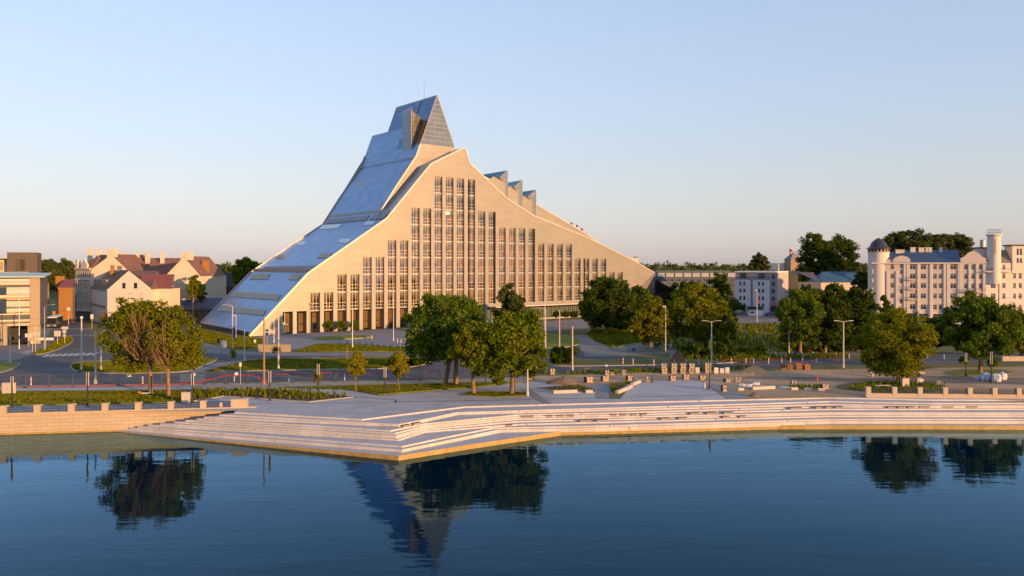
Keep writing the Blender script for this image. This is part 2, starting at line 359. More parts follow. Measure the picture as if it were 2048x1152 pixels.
# ------------------------------------------------------------------ ground sheets
def sheet(name, pts, z, m, kind="structure", sub=0):
    mb = MB().poly([(*G(u, v, GZ), z) for u, v in pts]); o = mb.build(name, m); o["kind"] = kind
    bm = bmesh.new(); bm.from_mesh(o.data); bmesh.ops.triangulate(bm, faces=bm.faces[:])
    for f in bm.faces:
        if f.normal.z < 0: f.normal_flip()
    bm.to_mesh(o.data); bm.free(); return o
def smooth_poly(pts, it=2):
    for _ in range(it):
        out = []
        for i in range(len(pts)):
            a, b = pts[i], pts[(i + 1) % len(pts)]
            out += [(a[0] * .75 + b[0] * .25, a[1] * .75 + b[1] * .25), (a[0] * .25 + b[0] * .75, a[1] * .25 + b[1] * .75)]
        pts = out
    return pts
WL0, WL1 = Vector((-60.2, 92.35)), Vector((-31.6, 96.8))          # left quay wall line
wdir = (WL1 - WL0).normalized()
WLS = WL0 - wdir * 60
front = [(WLS.x, WLS.y + .6), (WL1.x, WL1.y + .6)] + [(p.x, p.y + .6) for p in CW[11][1:]] + [(900, 103)]
g = MB().poly([(x, y, GZ) for x, y in front] + [(6000, 103, GZ), (6000, 9000, GZ), (-6000, 9000, GZ), (-6000, 80, GZ), (-900, 80, GZ)]).build("ground", M_MEAD)
bm = bmesh.new(); bm.from_mesh(g.data); bmesh.ops.triangulate(bm, faces=bm.faces[:])
for f in bm.faces:
    if f.normal.z < 0: f.normal_flip()
bm.to_mesh(g.data); bm.free(); struct(g)

sheet("road", [(-400,790),(-60,778),(0,772),(380,765.5),(860,757),(1050,752),(1120,747),(1300,737),(1500,735),(1720,730),(2300,722),(2300,700),(2000,702),(1720,716),(1500,719),(1300,716),
      (1178,714),(1150,690),(1130,668),(1085,663),(1040,690),(960,700),(860,700),(840,712),(560,712),(540,700),(400,703),(200,700),(178,660),(160,636),(120,628),(98,634),(110,662),(60,705),(0,715),(-60,718),(-400,745)], GZ + .004, M_ASPH)
sheet("forecourt_paving", [(500,676),(560,668),(760,659),(900,651),(1180,638),(1180,656),(1060,664),(960,680),(860,690),(820,694),(690,686),(635,687),(590,700),(540,694)], GZ + .012, M_PAVE2)
sheet("promenade_paving", [(-420,820),(0,812.5),(380,805.5),(448,793.5),(619,805),(712,795.5),(544,779.5),(380,779),(0,782),(-420,792),(-420,786),(0,775.5),(380,772.5),(550,772.5),(700,781),(760,792),(800,787.5),(931,777.5),(1055,764.5),(1110,764),(1130,773),(1073,779),(1191,786),(1191,798),(1240,798),(1268,765),(1300,762),(1363,760),(1386,760),(1408,765),(1409,778),(1424,778.5),(1456,799.5),
      (1200,805),(929,812.3),(724,837.2),(492,824.2),(480,821),(0,826),(-420,858)], GZ + .008, M_PAVE)
sheet("gravel_verge", [(-420,797),(-420,783),(0,771),(380,767.5),(860,759.5),(1000,755.5),(1058,753),(1058,763),(1034,764.5),(917,766.5),(800,769),(550,774.5),(380,774),(0,777)], GZ + .016, M_BEIGE)
sheet("building_site_sand", [(1058,764),(1056,753),(1130,750),(1300,743),(1480,741),(1700,738),(2000,733),(2300,728),(2300,806),(1732,794),(1456,798.5),(1424,778),(1409,777.5),(1408,764.5),(1386,759.5),(1363,759.5),(1268,764.5),(1217,768),(1163,771.5),(1110,764)], GZ + .020, M_DIRT)
sheet("dark_paved_path", [(1040,779),(1062,778),(1101,806.5),(1084,807)], GZ + .024, M_PAVE2)
sheet("dark_paved_path", [(1191,798),(1191,780),(1163,771),(1217,768),(1219,797.5)], GZ + .026, M_PAVE2)
sheet("dark_paved_path", [(1409,778),(1424,778.3),(1460,799),(1500,797),(1470,782),(1440,770),(1412,766)], GZ + .028, M_PAVE2)
sheet("site_track", [(1500,752),(1700,757),(1900,752),(2048,757),(2200,760),(2200,775),(2000,768),(1800,765),(1600,762),(1480,757)], GZ + .026, mat("churned soil", (.13, .105, .08), .95, col2=(.25, .20, .155), scale=.3, bump=.5, bscale=2, detail=8))
sheet("footpath", [(370,746),(385,742),(430,727),(500,718),(640,714),(640,718),(505,722),(440,734),(408,745)], GZ + .014, M_PATH)
sheet("footpath", [(340,676),(380,672.5),(412,687),(474,701.5),(520,704),(600,705),(838,705),(838,712),(540,712),(400,705),(340,690)], GZ + .018, M_PATH)
sheet("footpath", [(1140,672),(1172,669),(1187,683),(1222,697),(1280,688),(1345,688),(1360,706),(1240,712),(1172,714),(1158,692),(1160,678)], GZ + .016, M_PATH)
sheet("footpath", [(1340,706),(1500,706),(1720,703),(1720,711),(1510,714),(1340,716)], GZ + .010, M_PATH)
sheet("far_road", [(1290,642),(1470,637.5),(1600,636),(1720,640),(2100,650),(2100,658),(1720,646),(1600,645),(1480,646),(1290,650)], GZ + .010, M_PATH)
sheet("parking_yard", [(1455,626),(1600,624),(1600,637),(1460,638)], GZ + .014, mat("brown tarmac", (.16, .12, .10), .9, col2=(.21, .16, .13), scale=.3))
sheet("side_street_pavement", [(-60,700),(0,690),(40,690),(75,688),(98,668),(104,652),(96,640),(92,650),(60,690),(140,672),(60,712),(0,722),(-60,726)], GZ + .014, M_PATH)

def lawn(name, label, pts, m=M_GRASS, h=.11, it=2, kerb=True):
    P = [G(u, v) for u, v in (smooth_poly(pts, it) if it else pts)]
    mb = MB(); mb.prism(P, GZ - .05, GZ + h, 0, 0); o = mb.build(name, m); o["kind"] = "structure"
    if kerb:
        cx = sum(p[0] for p in P) / len(P); cy = sum(p[1] for p in P) / len(P); kb = MB(); n = len(P)
        for i in range(n):
            a, b = Vector(P[i]), Vector(P[(i + 1) % n]); d = b - a
            if d.length < 1e-4: continue
            kb.box(((a.x + b.x) / 2, (a.y + b.y) / 2, GZ + .04), (d.length + .05, .16, .18), math.atan2(d.y, d.x))
        k = kb.build("kerb", M_KERB); k.parent = o
    return o
lawn("lawn", "", [(-420,806),(-420,794),(0,784),(390,781),(460,780),(380,781),(380,805),(0,812),(-420,819)], it=0, kerb=False)
lawn("lawn", "", [(556,775.2),(700,771.2),(860,768),(930,766.2),(1034,764.8),(1045,765.5),(931,776.5),(800,786.5),(757,790.5),(700,780)], it=0, kerb=False)
lawn("lawn", "", [(922,791.3),(941,783.8),(1053,785.3),(1059,792),(994,794.5)], it=0, kerb=False)
lawn("lawn", "", [(138,735),(150,725),(200,722),(300,722),(400,716),(445,716),(400,735),(375,745),(250,748),(155,745)])
lawn("lawn", "", [(-90,756),(0,748),(48,729),(20,725),(-90,732)])
lawn("lawn", "", [(62,708),(87,697),(126,673),(144,673),(147,684),(122,698),(80,711)])
lawn("lawn", "", [(385,659),(398,656.5),(464,674),(528,676.5),(532,689),(500,700),(474,700),(410,686),(380,672)], kerb=False)
lawn("lawn", "", [(625,678),(661,673.5),(731,672),(746,676),(690,679),(638,681)], h=.3)
lawn("lawn", "", [(580,704),(635,689),(690,688.5),(818,696),(850,703)], kerb=False)
lawn("lawn", "", [(405,744),(497,721),(544,716.5),(640,718),(780,714),(858,716),(862,728),(800,738),(567,741)])
lawn("lawn", "", [(1075,668),(1100,667),(1163,676),(1160,692),(1080,700)])
lawn("lawn", "", [(1168,668),(1187,656),(1290,658),(1345,662),(1345,686),(1280,686),(1222,697),(1187,683)])
lawn("lawn", "", [(1080,725),(1128,716),(1175,721),(1300,720),(1420,718),(1480,717),(1480,727),(1280,731),(1151,733),(1100,732)], m=M_MEAD)
lawn("verge", "", [(1075,752),(1110,747.5),(1300,738.5),(1500,736.5),(1720,733),(2250,726),(2250,731),(1720,739),(1480,742),(1250,747),(1110,752)], m=M_MEAD, it=0, kerb=False)
lawn("lawn", "", [(1660,776),(1700,766),(1790,763),(1900,769),(1880,785),(1800,789),(1740,785)], m=M_MEAD, kerb=False, h=.1)
lawn("lawn", "", [(1890,744),(1940,738),(2010,740),(2030,748),(1960,753),(1900,751)], m=M_GRASS, kerb=False, h=.1)
def bed(pts): return lawn("planting_bed", "", pts, m=M_DIRT2, h=.14, it=0, kerb=True)
bed([(382,804),(448,793),(619,804.5),(706,795.3),(544,780.3),(382,781)]); bed([(1073,779),(1110,774),(1163,772.3),(1190,780),(1190,786),(1140,784.5)]); bed([(1218,768.8),(1268,764.6),(1250,775),(1233,786),(1220,786)])

# planting in the beds and rough grass: uncountable
def tufts(name, pts, n, h, m, seed, w=.16):
    r = random.Random(seed); P = [G(u, v) for u, v in pts]; xs = [p[0] for p in P]; ys = [p[1] for p in P]; V = []; Fc = []
    def inside(x, y):
        c = False
        for i in range(len(P)):
            (x1, y1), (x2, y2) = P[i], P[i - 1]
            if (y1 > y) != (y2 > y) and x < (x2 - x1) * (y - y1) / (y2 - y1) + x1: c = not c
        return c
    k = 0
    while k < n:
        x, y = r.uniform(min(xs), max(xs)), r.uniform(min(ys), max(ys))
        if not inside(x, y): continue
        k += 1; hh = h * r.uniform(.4, 1.3)
        for _ in range(4):
            a = r.uniform(0, 6.28); dx, dy = math.cos(a) * w * .5, math.sin(a) * w * .5; lx, ly = r.uniform(-.35, .35) * hh, r.uniform(-.35, .35) * hh; o = len(V)
            V += [(x - dx, y - dy, GZ + .02), (x + dx, y + dy, GZ + .02), (x + dx * .8 + lx, y + dy * .8 + ly, GZ + hh), (x - dx * .4 + lx, y - dy * .4 + ly, GZ + hh)]; Fc.append((o, o + 1, o + 2, o + 3))
    me = bpy.data.meshes.new(name); me.from_pydata(V, [], Fc); me.materials.append(m); o = put(name, me); o["kind"] = "stuff"; return o
tufts("bed_planting", [(386,803),(448,794),(619,803),(700,795),(544,781),(386,782)], 520, .62, L_YEL, 1)
tufts("bed_planting", [(1080,779),(1163,773),(1188,781),(1140,784)], 200, .3, L_YEL, 2)
tufts("bed_planting", [(1220,770),(1262,766),(1233,784),(1222,785)], 140, .3, L_YEL, 3)
tufts("tall_grass", [(0,811),(380,804),(380,797),(0,803)], 90, .4, L_YEL, 4)
tufts("weeds", [(1110,751),(1300,746),(1480,741),(1480,737),(1250,741)], 320, .6, L_MID, 5)
tufts("weeds", [(1350,719),(1480,726),(1530,722),(1700,716),(1700,712),(1480,714)], 420, .8, L_YEL, 6)
tufts("weeds", [(1300,700),(1345,668),(1480,650),(1600,650),(1730,655),(1730,700),(1500,712)], 1500, .9, L_YEL, 7, w=.3)
tufts("weeds", [(1690,782),(1720,768),(1790,765),(1890,770),(1870,783)], 260, .45, L_MID, 8)
tufts("weeds", [(1575,777),(1650,779),(1650,775),(1580,773)], 80, .5, L_MID, 9)

tufts("lawn_grass", [(0,785),(380,782),(380,804),(0,811)], 7000, .16, L_YEL, 21, w=.3)
tufts("lawn_grass", [(560,776),(860,769),(1030,765.5),(931,776),(800,786),(757,790),(700,780)], 5000, .15, L_YEL, 22, w=.3)
tufts("lawn_grass", [(925,791),(941,784.5),(1052,786),(1057,791.5),(994,794)], 1200, .15, L_YEL, 23, w=.3)
tufts("lawn_grass", [(142,735),(152,727),(300,724),(430,717),(398,734),(370,744),(250,747),(158,744)], 4500, .2, L_YEL, 24, w=.4)
tufts("lawn_grass", [(412,743),(497,722),(544,718),(640,719),(850,717),(855,727),(800,737),(567,740)], 6000, .2, L_YEL, 25, w=.4)
tufts("lawn_grass", [(588,703),(635,690),(690,689.5),(818,697),(840,702.5)], 3000, .2, L_YEL, 26, w=.5)
tufts("lawn_grass", [(388,660),(398,658),(464,675),(526,678),(528,688),(498,699),(474,699),(412,685)], 3500, .25, L_YEL, 27, w=.5)
tufts("lawn_grass", [(1172,668),(1188,658),(1290,660),(1340,664),(1340,684),(1280,685),(1222,695),(1190,683)], 4500, .3, L_YEL, 28, w=.6)
tufts("lawn_grass", [(66,707),(87,698),(128,674),(142,675),(144,684),(120,697),(82,709)], 1500, .25, L_YEL, 29, w=.5)
# road paint, kept 4 mm over the tarmac
def stripe(u0, v0, u1, v1, w, name="road_marking"):
    a, b = Vector(G(u0, v0)), Vector(G(u1, v1)); d = b - a; n = Vector((-d.y, d.x)).normalized() * w / 2
    z = GZ + .022
    o = MB().poly([(*(a - n), z), (*(b - n), z), (*(b + n), z), (*(a + n), z)]).build(name, M_LINE); o["kind"] = "structure"; return o
for i in range(9): stripe(97 + i * 9.6, 657.8 + i * .04, 102 + i * 9.6, 658 + i * .04, 1.5)
for i in range(7): stripe(130 + i * 9.5, 670.5 + i * .05, 135.5 + i * 9.5, 670.7, 1.3)
for i in range(9): stripe(88 + i * 12, 713.5 - i * .35, 98 + i * 12, 708.5 - i * .35, .7)
stripe(45, 706, 63, 700.5, .35); stripe(48, 709, 66, 703, .35); stripe(0, 727, 45, 715, .25)
for i in range(6): stripe(360, 750 + i * 2.6, 408, 749.6 + i * 2.6, .35)
for i in range(14): stripe(430 + i * 38, 755.5 - i * .55, 448 + i * 38, 755.2 - i * .55, .14)
for i in range(10): stripe(1320 + i * 60, 727.5 - i * .5, 1345 + i * 60, 727.3 - i * .5, .14)
# ------------------------------------------------------------------ the library: local x runs along the river front, y into the building
LIBP = Vector((-64.746, 193.623)); LIBA = math.atan2(.629, .777)
lax, lbx = Vector((math.cos(LIBA), math.sin(LIBA))), Vector((-math.sin(LIBA), math.cos(LIBA)))
def fp(u, v, t):
    r = (u - 1024) / FPX
    s = (r * (LIBP.y + lbx.y * t) - LIBP.x - lbx.x * t) / (lax.x - r * lax.y)
    return s, CAMZ - (v - VH) * (LIBP.y + lax.y * s + lbx.y * t) / FPX
def onroof(u, v, a, b):
    lo, hi = -3.0, 50.0
    def err(t):
        s, z = fp(u, v, t); return z - (a[1] + (b[1] - a[1]) * (s - a[0]) / (b[0] - a[0]))
    e0 = err(lo)
    for _ in range(50):
        mi = (lo + hi) / 2
        if (err(mi) > 0) == (e0 > 0): lo = mi
        else: hi = mi
    s, z = fp(u, v, lo); return Vector((s, lo, z))
lib = thing("library_building", "large library shaped like a glass-topped metal mountain with tall window strips", "library", (LIBP.x, LIBP.y, 0), LIBA)
M_CLAD = panel_mat("champagne metal cladding", (.315, .295, .25), (.345, .322, .273), (.21, .19, .16), 5.2, 1.15, .42, .25, mortar=.018, spec=.4, bump=.3)
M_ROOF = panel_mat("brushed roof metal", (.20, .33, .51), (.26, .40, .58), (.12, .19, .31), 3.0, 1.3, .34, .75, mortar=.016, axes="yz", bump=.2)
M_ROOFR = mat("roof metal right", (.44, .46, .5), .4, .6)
M_TRIM = mat("roof edge trim", (.62, .52, .45), .4, .3)
M_GUT = mat("gutter steel", (.30, .28, .26), .45, .6)
M_WFR = mat("window frame aluminium", (.60, .58, .53), .4, .3)
M_PANE = glass_mat("fritted facade glass", (.86, .80, .70), .07, frit=4.7)
M_LOBBY = glass_mat("lobby glass", (.75, .76, .72), .08)
M_CROWN = panel_mat("crown glass blue", (.07, .17, .30), (.10, .21, .36), (.05, .09, .14), 2.0, 1.6, .08, .75, mortar=.05, axes="yz", spec=1.0, bump=.1, offset=0)
M_CROWNF = mat("crown glass front", (.17, .20, .21), .10, .45, spec=1.0, col2=(.28, .31, .31), scale=.3)
M_SLAB = mat("interior slab", (.45, .40, .33), .8)
M_OCHRE = mat("interior timber", (.34, .19, .07), .7, col2=(.46, .28, .11), scale=.7)
M_BOOK = mat("book shelves", (.46, .29, .09), .7, col2=(.12, .07, .04), scale=.9)

COMM = [(0, 2.4), (15.5, 17.9), (38.5, 32.8)]
FRONT = COMM + [(53.2, 49.2), (65.1, 55.0), (66.9, 50.5), (76.4, 43.9), (81.3, 40.7), (92.2, 35.7), (115.1, 29.6), (136.4, 22.5), (150.7, 17.05)]
BACKL = [(38.5, 32.8), (44.4, 41.6), (51.9, 51.9), (53.4, 55.7)]
BACKR = [(65.4, 56.0), (67.2, 51.4), (79.0, 46.8), (98.6, 39.9), (121.0, 30.9), (150.7, 17.05)]
def prof(P, s):
    for (a, b) in zip(P, P[1:]):
        if a[0] <= s <= b[0]: return a[1] + (b[1] - a[1]) * (s - a[0]) / (b[0] - a[0])
    return P[-1][1]
WCEN = [9.88,13.62,17.37,21.14,25.01,28.79,32.55,36.44,40.28,44.17,47.97,51.88,55.78,59.7,63.61,67.61,71.5,75.47,79.44,83.46,87.41,91.48,95.46,99.5,103.58,107.66,111.68,115.75,119.91,124.04,128.27,132.37]
WLEV = [0,0,1,1,2,2,3,3,4,4,6,6,8,8,8,8,6,6,5,5,5,5,4,4,4,4,3,3,3,3,2,2]
L0, FH, WW, RD = 8.12, 4.7, 2.7, .62
SPL = 73.6                                       # lobby colonnade left of here, glass ground floor right of here
cuts = sorted(set([p[0] for p in FRONT] + [126.8, SPL] + [round(c - WW / 2, 3) for c in WCEN] + [round(c + WW / 2, 3) for c in WCEN]))
fac = MB()
def bot(s): return 2.4 if s < 126.8 else 2.4 + (s - 126.8) * (17.05 - 2.4) / (150.7 - 126.8)
for a, b in zip(cuts, cuts[1:]):
    mid = (a + b) / 2; w = [i for i, c in enumerate(WCEN) if abs(mid - c) < WW / 2]
    ta, tb = prof(FRONT, a), prof(FRONT, b)
    if w:
        i = w[0]; top = L0 + FH * WLEV[i]
        fac.poly([(a, 0, top), (b, 0, top), (b, 0, tb), (a, 0, ta)])
        lo = 2.4 if mid < SPL else L0
        if mid > SPL:
            if mid < 126.8: fac.poly([(a, 0, 7.3), (b, 0, 7.3), (b, 0, L0), (a, 0, L0)])
            else: fac.poly([(a, 0, bot(a)), (b, 0, bot(b)), (b, 0, L0), (a, 0, L0)])
        for x in (a, b):                          # reveals
            fac.poly([(x, 0, lo), (x, RD, lo), (x, RD, top), (x, 0, top)])
            if lo < L0: fac.poly([(x, RD, 2.4), (x, 2.2, 2.4), (x, 2.2, L0), (x, RD, L0)])
        fac.poly([(a, 0, top), (a, RD, top), (b, RD, top), (b, 0, top)])
        if lo >= L0: fac.poly([(a, 0, L0), (b, 0, L0), (b, RD, L0), (a, RD, L0)])
        else: fac.poly([(a, RD, L0), (b, RD, L0), (b, 2.2, L0), (a, 2.2, L0)])
    else:
        if mid < SPL: fac.poly([(a, 0, 2.4), (b, 0, 2.4), (b, 0, tb), (a, 0, ta)])
        else: fac.poly([(a, 0, 7.3 if a < 126.8 else bot(a)), (b, 0, 7.3 if b < 126.8 else bot(b)), (b, 0, tb), (a, 0, ta)] if bot(b) > 7.3 or b < 126.9 else [(a, 0, bot(a)), (b, 0, bot(b)), (b, 0, tb), (a, 0, ta)])
fac.build("front_wall", M_CLAD, lib)
# upper back wall standing behind the front ridge
bw = MB(); PB = [(53.4, 55.7)] + BACKR; allp = BACKL + PB[1:]
bc = sorted(set([p[0] for p in FRONT if p[0] >= 38.5] + [p[0] for p in allp]))
for a, b in zip(bc, bc[1:]):
    bw.poly([(a, 6, prof(FRONT, a) - 1), (b, 6, prof(FRONT, b) - 1), (b, 6, prof(allp, b)), (a, 6, prof(allp, a))])
bw.build("upper_wall", M_CLAD, lib)
MB().span(58.3, 60.6, 5.93, 6, 52.8, 53.5).span(58.3, 60.6, 5.93, 6, 51.7, 52.4).build("wall_grille", M_GUT, lib)
# roofs
BK = 40.0
def ruled(P, t0, t1): 
    m = MB()
    for a, b in zip(P, P[1:]): m.poly([(a[0], t0, a[1]), (a[0], t1, a[1]), (b[0], t1, b[1]), (b[0], t0, b[1])])
    return m
ruled(COMM, 0, BK).build("lower_roof", M_ROOF, lib)
ruled(FRONT[2:5], 0, 6).build("front_roof", M_ROOF, lib)
ruled(FRONT[4:], 0, 6).build("front_roof_lee", M_ROOFR, lib)
ruled(BACKL, 6, BK).build("upper_roof", M_ROOF, lib)
ruled(BACKR + [(172, 9.5), (178, 2.4)], 6, BK).build("back_roof_lee", M_ROOFR, lib)
TL, TOPZ = 29.6, 70.8
tw = MB(); CR0 = 62.6                           # crown glass begins here on the left face
def ts(z): return 53.4 + (z - 55.7) * (59.2 - 53.4) / (TOPZ - 55.7)
tw.poly([(53.4, 6, 55.7), (53.4, BK, 55.7), (ts(62.8), BK, 62.8), (ts(62.8), TL, 62.8), (ts(CR0), TL, CR0), (ts(CR0), 6, CR0)])
tw.build("tower_flank", M_ROOF, lib)
cg = MB(); cg.poly([(ts(CR0), 6, CR0), (ts(CR0), TL, CR0), (59.2, TL, TOPZ), (59.2, 6, TOPZ)]); cg.build("crown_glass_left", M_CROWN, lib)
MB().poly([(59.2, 6, TOPZ), (59.2, TL, TOPZ), (65.4, TL, 56), (65.4, 6, 56)]).build("crown_glass_right", M_CROWN, lib)
cb = MB(); cb.poly([(ts(62.8), TL, 62.8), (59.2, TL, TOPZ), (62.5, TL, 62.8)]).poly([(ts(62.8), TL, 62.8), (ts(62.8), BK, 62.8), (62.5, BK, 62.8), (62.5, TL, 62.8)])
cb.poly([(62.5, TL, 62.8), (62.5, BK, 62.8), (66, BK, 54), (66, TL, 54)]); cb.build("tower_back", M_ROOFR, lib)
# front gable of the crown: every pane its own piece
zr = [55.85 + i * (TOPZ - 55.85) / 11 for i in range(12)]; xr = [53.4 + i * 12.0 / 7 for i in range(8)]
def lim(z): f = (z - 55.85) / (TOPZ - 55.85); return 53.4 + 5.8 * f, 65.4 - 6.2 * f
for j in range(11):
    z0, z1 = zr[j] + .06, zr[j + 1] - .06; (l0, r0), (l1, r1) = lim(z0), lim(z1)
    for i in range(7):
        a, b = xr[i] + .06, xr[i + 1] - .06
        q = [(max(a, l0), z0), (min(b, r0), z0), (min(b, r1), z1), (max(a, l1), z1)]
        if q[0][0] >= q[1][0]: continue
        if q[3][0] >= q[2][0]:
            xm = min(max((l1 + r1) / 2, a), b); q[2] = q[3] = (xm if l1 < r1 else 59.2, z1)
            # clip height of the sliver so it stays inside the gable
            if not (l1 - .3 <= q[2][0] <= r1 + .3): 
                xm = b if b < l1 else a; 
                zz = 55.85 + ((xm - 53.4) / 5.8 if xm < 59.2 else (65.4 - xm) / 6.2) * (TOPZ - 55.85); q[2] = q[3] = (xm, min(z1, zz))
        rr = rng.uniform(-.004, .004)
        q3 = [(x, 5.9 + rr * (x - 59) , z) for x, z in q]
        if q[2] == q[3]: q3 = q3[:3]
        MB().poly(q3).build("crown_pane", M_CROWNF, lib)
MB().poly([(53.4, 5.96, 55.7), (65.4, 5.96, 56), (59.2, 5.96, TOPZ)]).build("crown_mullions", M_GUT, lib)
ed = MB()
for a, b in (((53.3, 5.9, 55.7), (59.2, 5.9, 70.9)), ((59.2, 5.9, 70.9), (65.5, 5.9, 56)), ((59.2, 5.9, 70.95), (59.2, TL, 70.95)), ((ts(CR0), TL, CR0), (59.2, TL, 70.9))): ed.tube([a, b], .13, 4)
ed.build("crown_edge_trim", M_TRIM, lib)
# projecting glass bay on the flank
pb = onroof(823, 300, (53.4, 55.7), (59.2, TOPZ)); tb0 = pb.y; sb = pb.x; ztop = fp(822, 219, tb0)[1]
tb1 = tb0 + 5.2; sin_ = ts(fp(844.5, 240, tb0)[1]); zin = fp(844.5, 240, tb0)[1]
by = MB(); by.poly([(sb, tb0, pb.z), (sb, tb1, pb.z), (sb, tb1, ztop - .6), (sb, tb0, ztop)], 0)
by.build("stair_bay_glass", panel_mat("bay glass", (.16, .24, .31), (.20, .28, .35), (.10, .11, .12), 1.3, 1.5, .1, .3, mortar=.06, axes="yz", spec=1, bump=.1, offset=0), lib)
MB().poly([(sb, tb0, pb.z), (sb, tb0, ztop), (ts(zin), tb0, zin)]).poly([(sb, tb1, pb.z), (sb, tb1, ztop - .6), (ts(zin), tb1, zin - .3)]).build("stair_bay_side", panel_mat("bay side glass", (.30, .24, .15), (.36, .29, .18), (.12, .10, .08), 1.3, 1.5, .12, .4, mortar=.06, axes="xz", spec=1, bump=.1, offset=0), lib)
MB().poly([(sb, tb0, ztop), (sb, tb1, ztop - .6), (ts(zin), tb1, zin - .3), (ts(zin), tb0, zin)]).build("stair_bay_roof", M_CROWN, lib)
rl = MB()
for i in range(6): rl.tube([(sb + .1, tb0 + i * 1.0, ztop - .1 * i), (sb + .1, tb0 + i * 1.0, ztop + 1.0 - .1 * i)], .05, 4)
rl.tube([(sb + .1, tb0, ztop + 1.0), (sb + .1, tb1, ztop + .4)], .05, 4); rl.build("bay_railing", M_TRIM, lib)
MB().tube([(sb, tb0 - .04, pb.z), (sb, tb0 - .04, ztop), (ts(zin) - .05, tb0 - .04, zin)], .12, 4).build("bay_edge_trim", M_TRIM, lib)
c4 = [onroof(*p, (53.4, 55.7), (59.2, TOPZ)) for p in ((844.5, 240), (856, 241), (841, 287), (828, 290))]
MB().poly([p + Vector((-.06, 0, .02)) for p in c4]).build("flank_recess_shade", mat("recess shade brown", (.07, .05, .035), .15, .2, spec=.8), lib)  # glossy dark sheet paints in the shadow of the recess beside the bay
c4 = [onroof(*p, (53.4, 55.7), (59.2, TOPZ)) for p in ((800, 278), (808.6, 276.6), (808.6, 296), (793, 298.6))]
MB().poly([p + Vector((-.06, 0, .02)) for p in c4]).build("flank_window", M_CROWN, lib)
ld = MB(); a, b = onroof(841, 202, (53.4, 55.7), (59.2, TOPZ)), onroof(832, 226, (53.4, 55.7), (59.2, TOPZ))
for o in (-.5, .5): ld.tube([a + Vector((-.25, o, .1)), b + Vector((-.25, o, .1))], .09, 4)
for i in range(9):
    p = a.lerp(b, i / 8) + Vector((-.25, 0, .1)); ld.tube([p - Vector((0, .5, 0)), p + Vector((0, .5, 0))], .05, 4)
ld.build("roof_ladder", M_TRIM, lib)
an = onroof(841, 201, (53.4, 55.7), (59.2, TOPZ)); MB().tube([(59.2, 13, 70.8), (59.2, 13, 74), (59.2, 13, 77.2)], [.07, .045, .025], 5).lathe([(.12, 0), (.12, .3)], (59.2, 13, 76.9), 6).build("antenna", M_GALV, lib)
# row of snow guards across the upper roof
sg = MB()
for i in range(46):
    t = 7 + i * 32.5 / 45; sg.box((51.55, t, 52.0), (.2, .36, .2))
sg.build("snow_guard_row", M_WHITE, lib)
# roof edge trims
def trim(P, t, w=.42, h=.3, name="roof_edge"):
    m = MB()
    for a, b in zip(P, P[1:]):
        d = Vector((b[0] - a[0], 0, b[1] - a[1])); n = Vector((-d.z, 0, d.x)).normalized() * h
        if n.z < 0: n = -n
        A, B = Vector((a[0], t, a[1])), Vector((b[0], t, b[1])); y = Vector((0, w, 0))
        vs = [A - n * .4, B - n * .4, B + n, A + n]; m.add(vs + [v + y for v in vs], [(0, 1, 2, 3), (7, 6, 5, 4), (3, 2, 6, 7), (0, 3, 7, 4), (1, 5, 6, 2)])
    m.build(name, M_TRIM, lib)
trim(FRONT, -.12); trim(COMM + BACKL[1:], BK - .3); trim(BACKL, 5.85, .3); trim(BACKR[1:], 5.85, .3)
trim(FRONT[2:5], 5.5, .25, .15)
# gutters, louvre row, roof vents (bars over a dark recess)
S1, S2, S3 = (COMM[0], COMM[1]), (COMM[1], COMM[2]), (BACKL[0], BACKL[1])
def c2(x, y): return 380 + x / 3.031, 300 + y / 3.031
def patch(pts, seg): return [onroof(*c2(*p), *seg) for p in pts]
def lift(seg, h): d = Vector((seg[1][0] - seg[0][0], 0, seg[1][1] - seg[0][1])).normalized(); return Vector((-d.z, 0, d.x)) * h
def vent(pts, seg, n, m_bar, name="roof_vent"):
    c = patch(pts, seg); up = lift(seg, 1); m = MB(); m.poly([p + up * .02 for p in c], 1)
    for i in range(n):
        f0, f1 = (i + .12) / n, (i + .66) / n
        a, b = c[0].lerp(c[1], f0), c[0].lerp(c[1], f1); d_, e = c[3].lerp(c[2], f0), c[3].lerp(c[2], f1)
        lo = [q + up * .03 for q in (a, b, e, d_)]; hi = [q + up * .16 for q in (a, b, e, d_)]
        m.add(lo + hi, [(4, 5, 6, 7), (0, 1, 5, 4), (1, 2, 6, 5), (2, 3, 7, 6), (3, 0, 4, 7)], 0)
    m.build(name, [m_bar, M_DARK], lib)
M_BAR = mat("vent bars", (.66, .55, .42), .6)
vent([(270,860),(560,878),(530,912),(245,890)], S1, 34, M_BAR); vent([(190,945),(465,972),(445,1006),(165,975)], S1, 34, M_BAR)
vent([(380,752),(490,752),(470,785),(360,785)], S1, 14, M_BAR); vent([(615,753),(685,753),(650,790),(595,787)], S1, 9, M_BAR)
vent([(535,638),(592,638),(570,660),(520,660)], S2, 7, M_BAR); vent([(800,627),(865,627),(840,655),(768,655)], S2, 9, M_BAR)
M_SKYL = mat("skylight glass", (.50, .50, .50), .15, .4, spec=1)
for P in ([(665,557),(712,557),(680,580),(645,575)], [(915,540),(985,540),(955,565),(895,562)], [(800,455),(925,450),(900,475),(785,482)], [(1070,433),(1130,433),(1105,455),(1050,457)]):
    c = patch(P, S2); up = lift(S2, .12); MB().add([*c, *[p + up for p in c]], [(4, 5, 6, 7), (0, 1, 5, 4), (1, 2, 6, 5), (2, 3, 7, 6), (3, 0, 4, 7)]).build("roof_light", M_SKYL, lib)
vent([(1010,203),(1058,200),(1045,225),(990,237)], (BACKL[0], BACKL[2]), 6, M_BAR); vent([(960,285),(1068,270),(1050,300),(930,315)], (BACKL[0], BACKL[2]), 13, M_BAR)
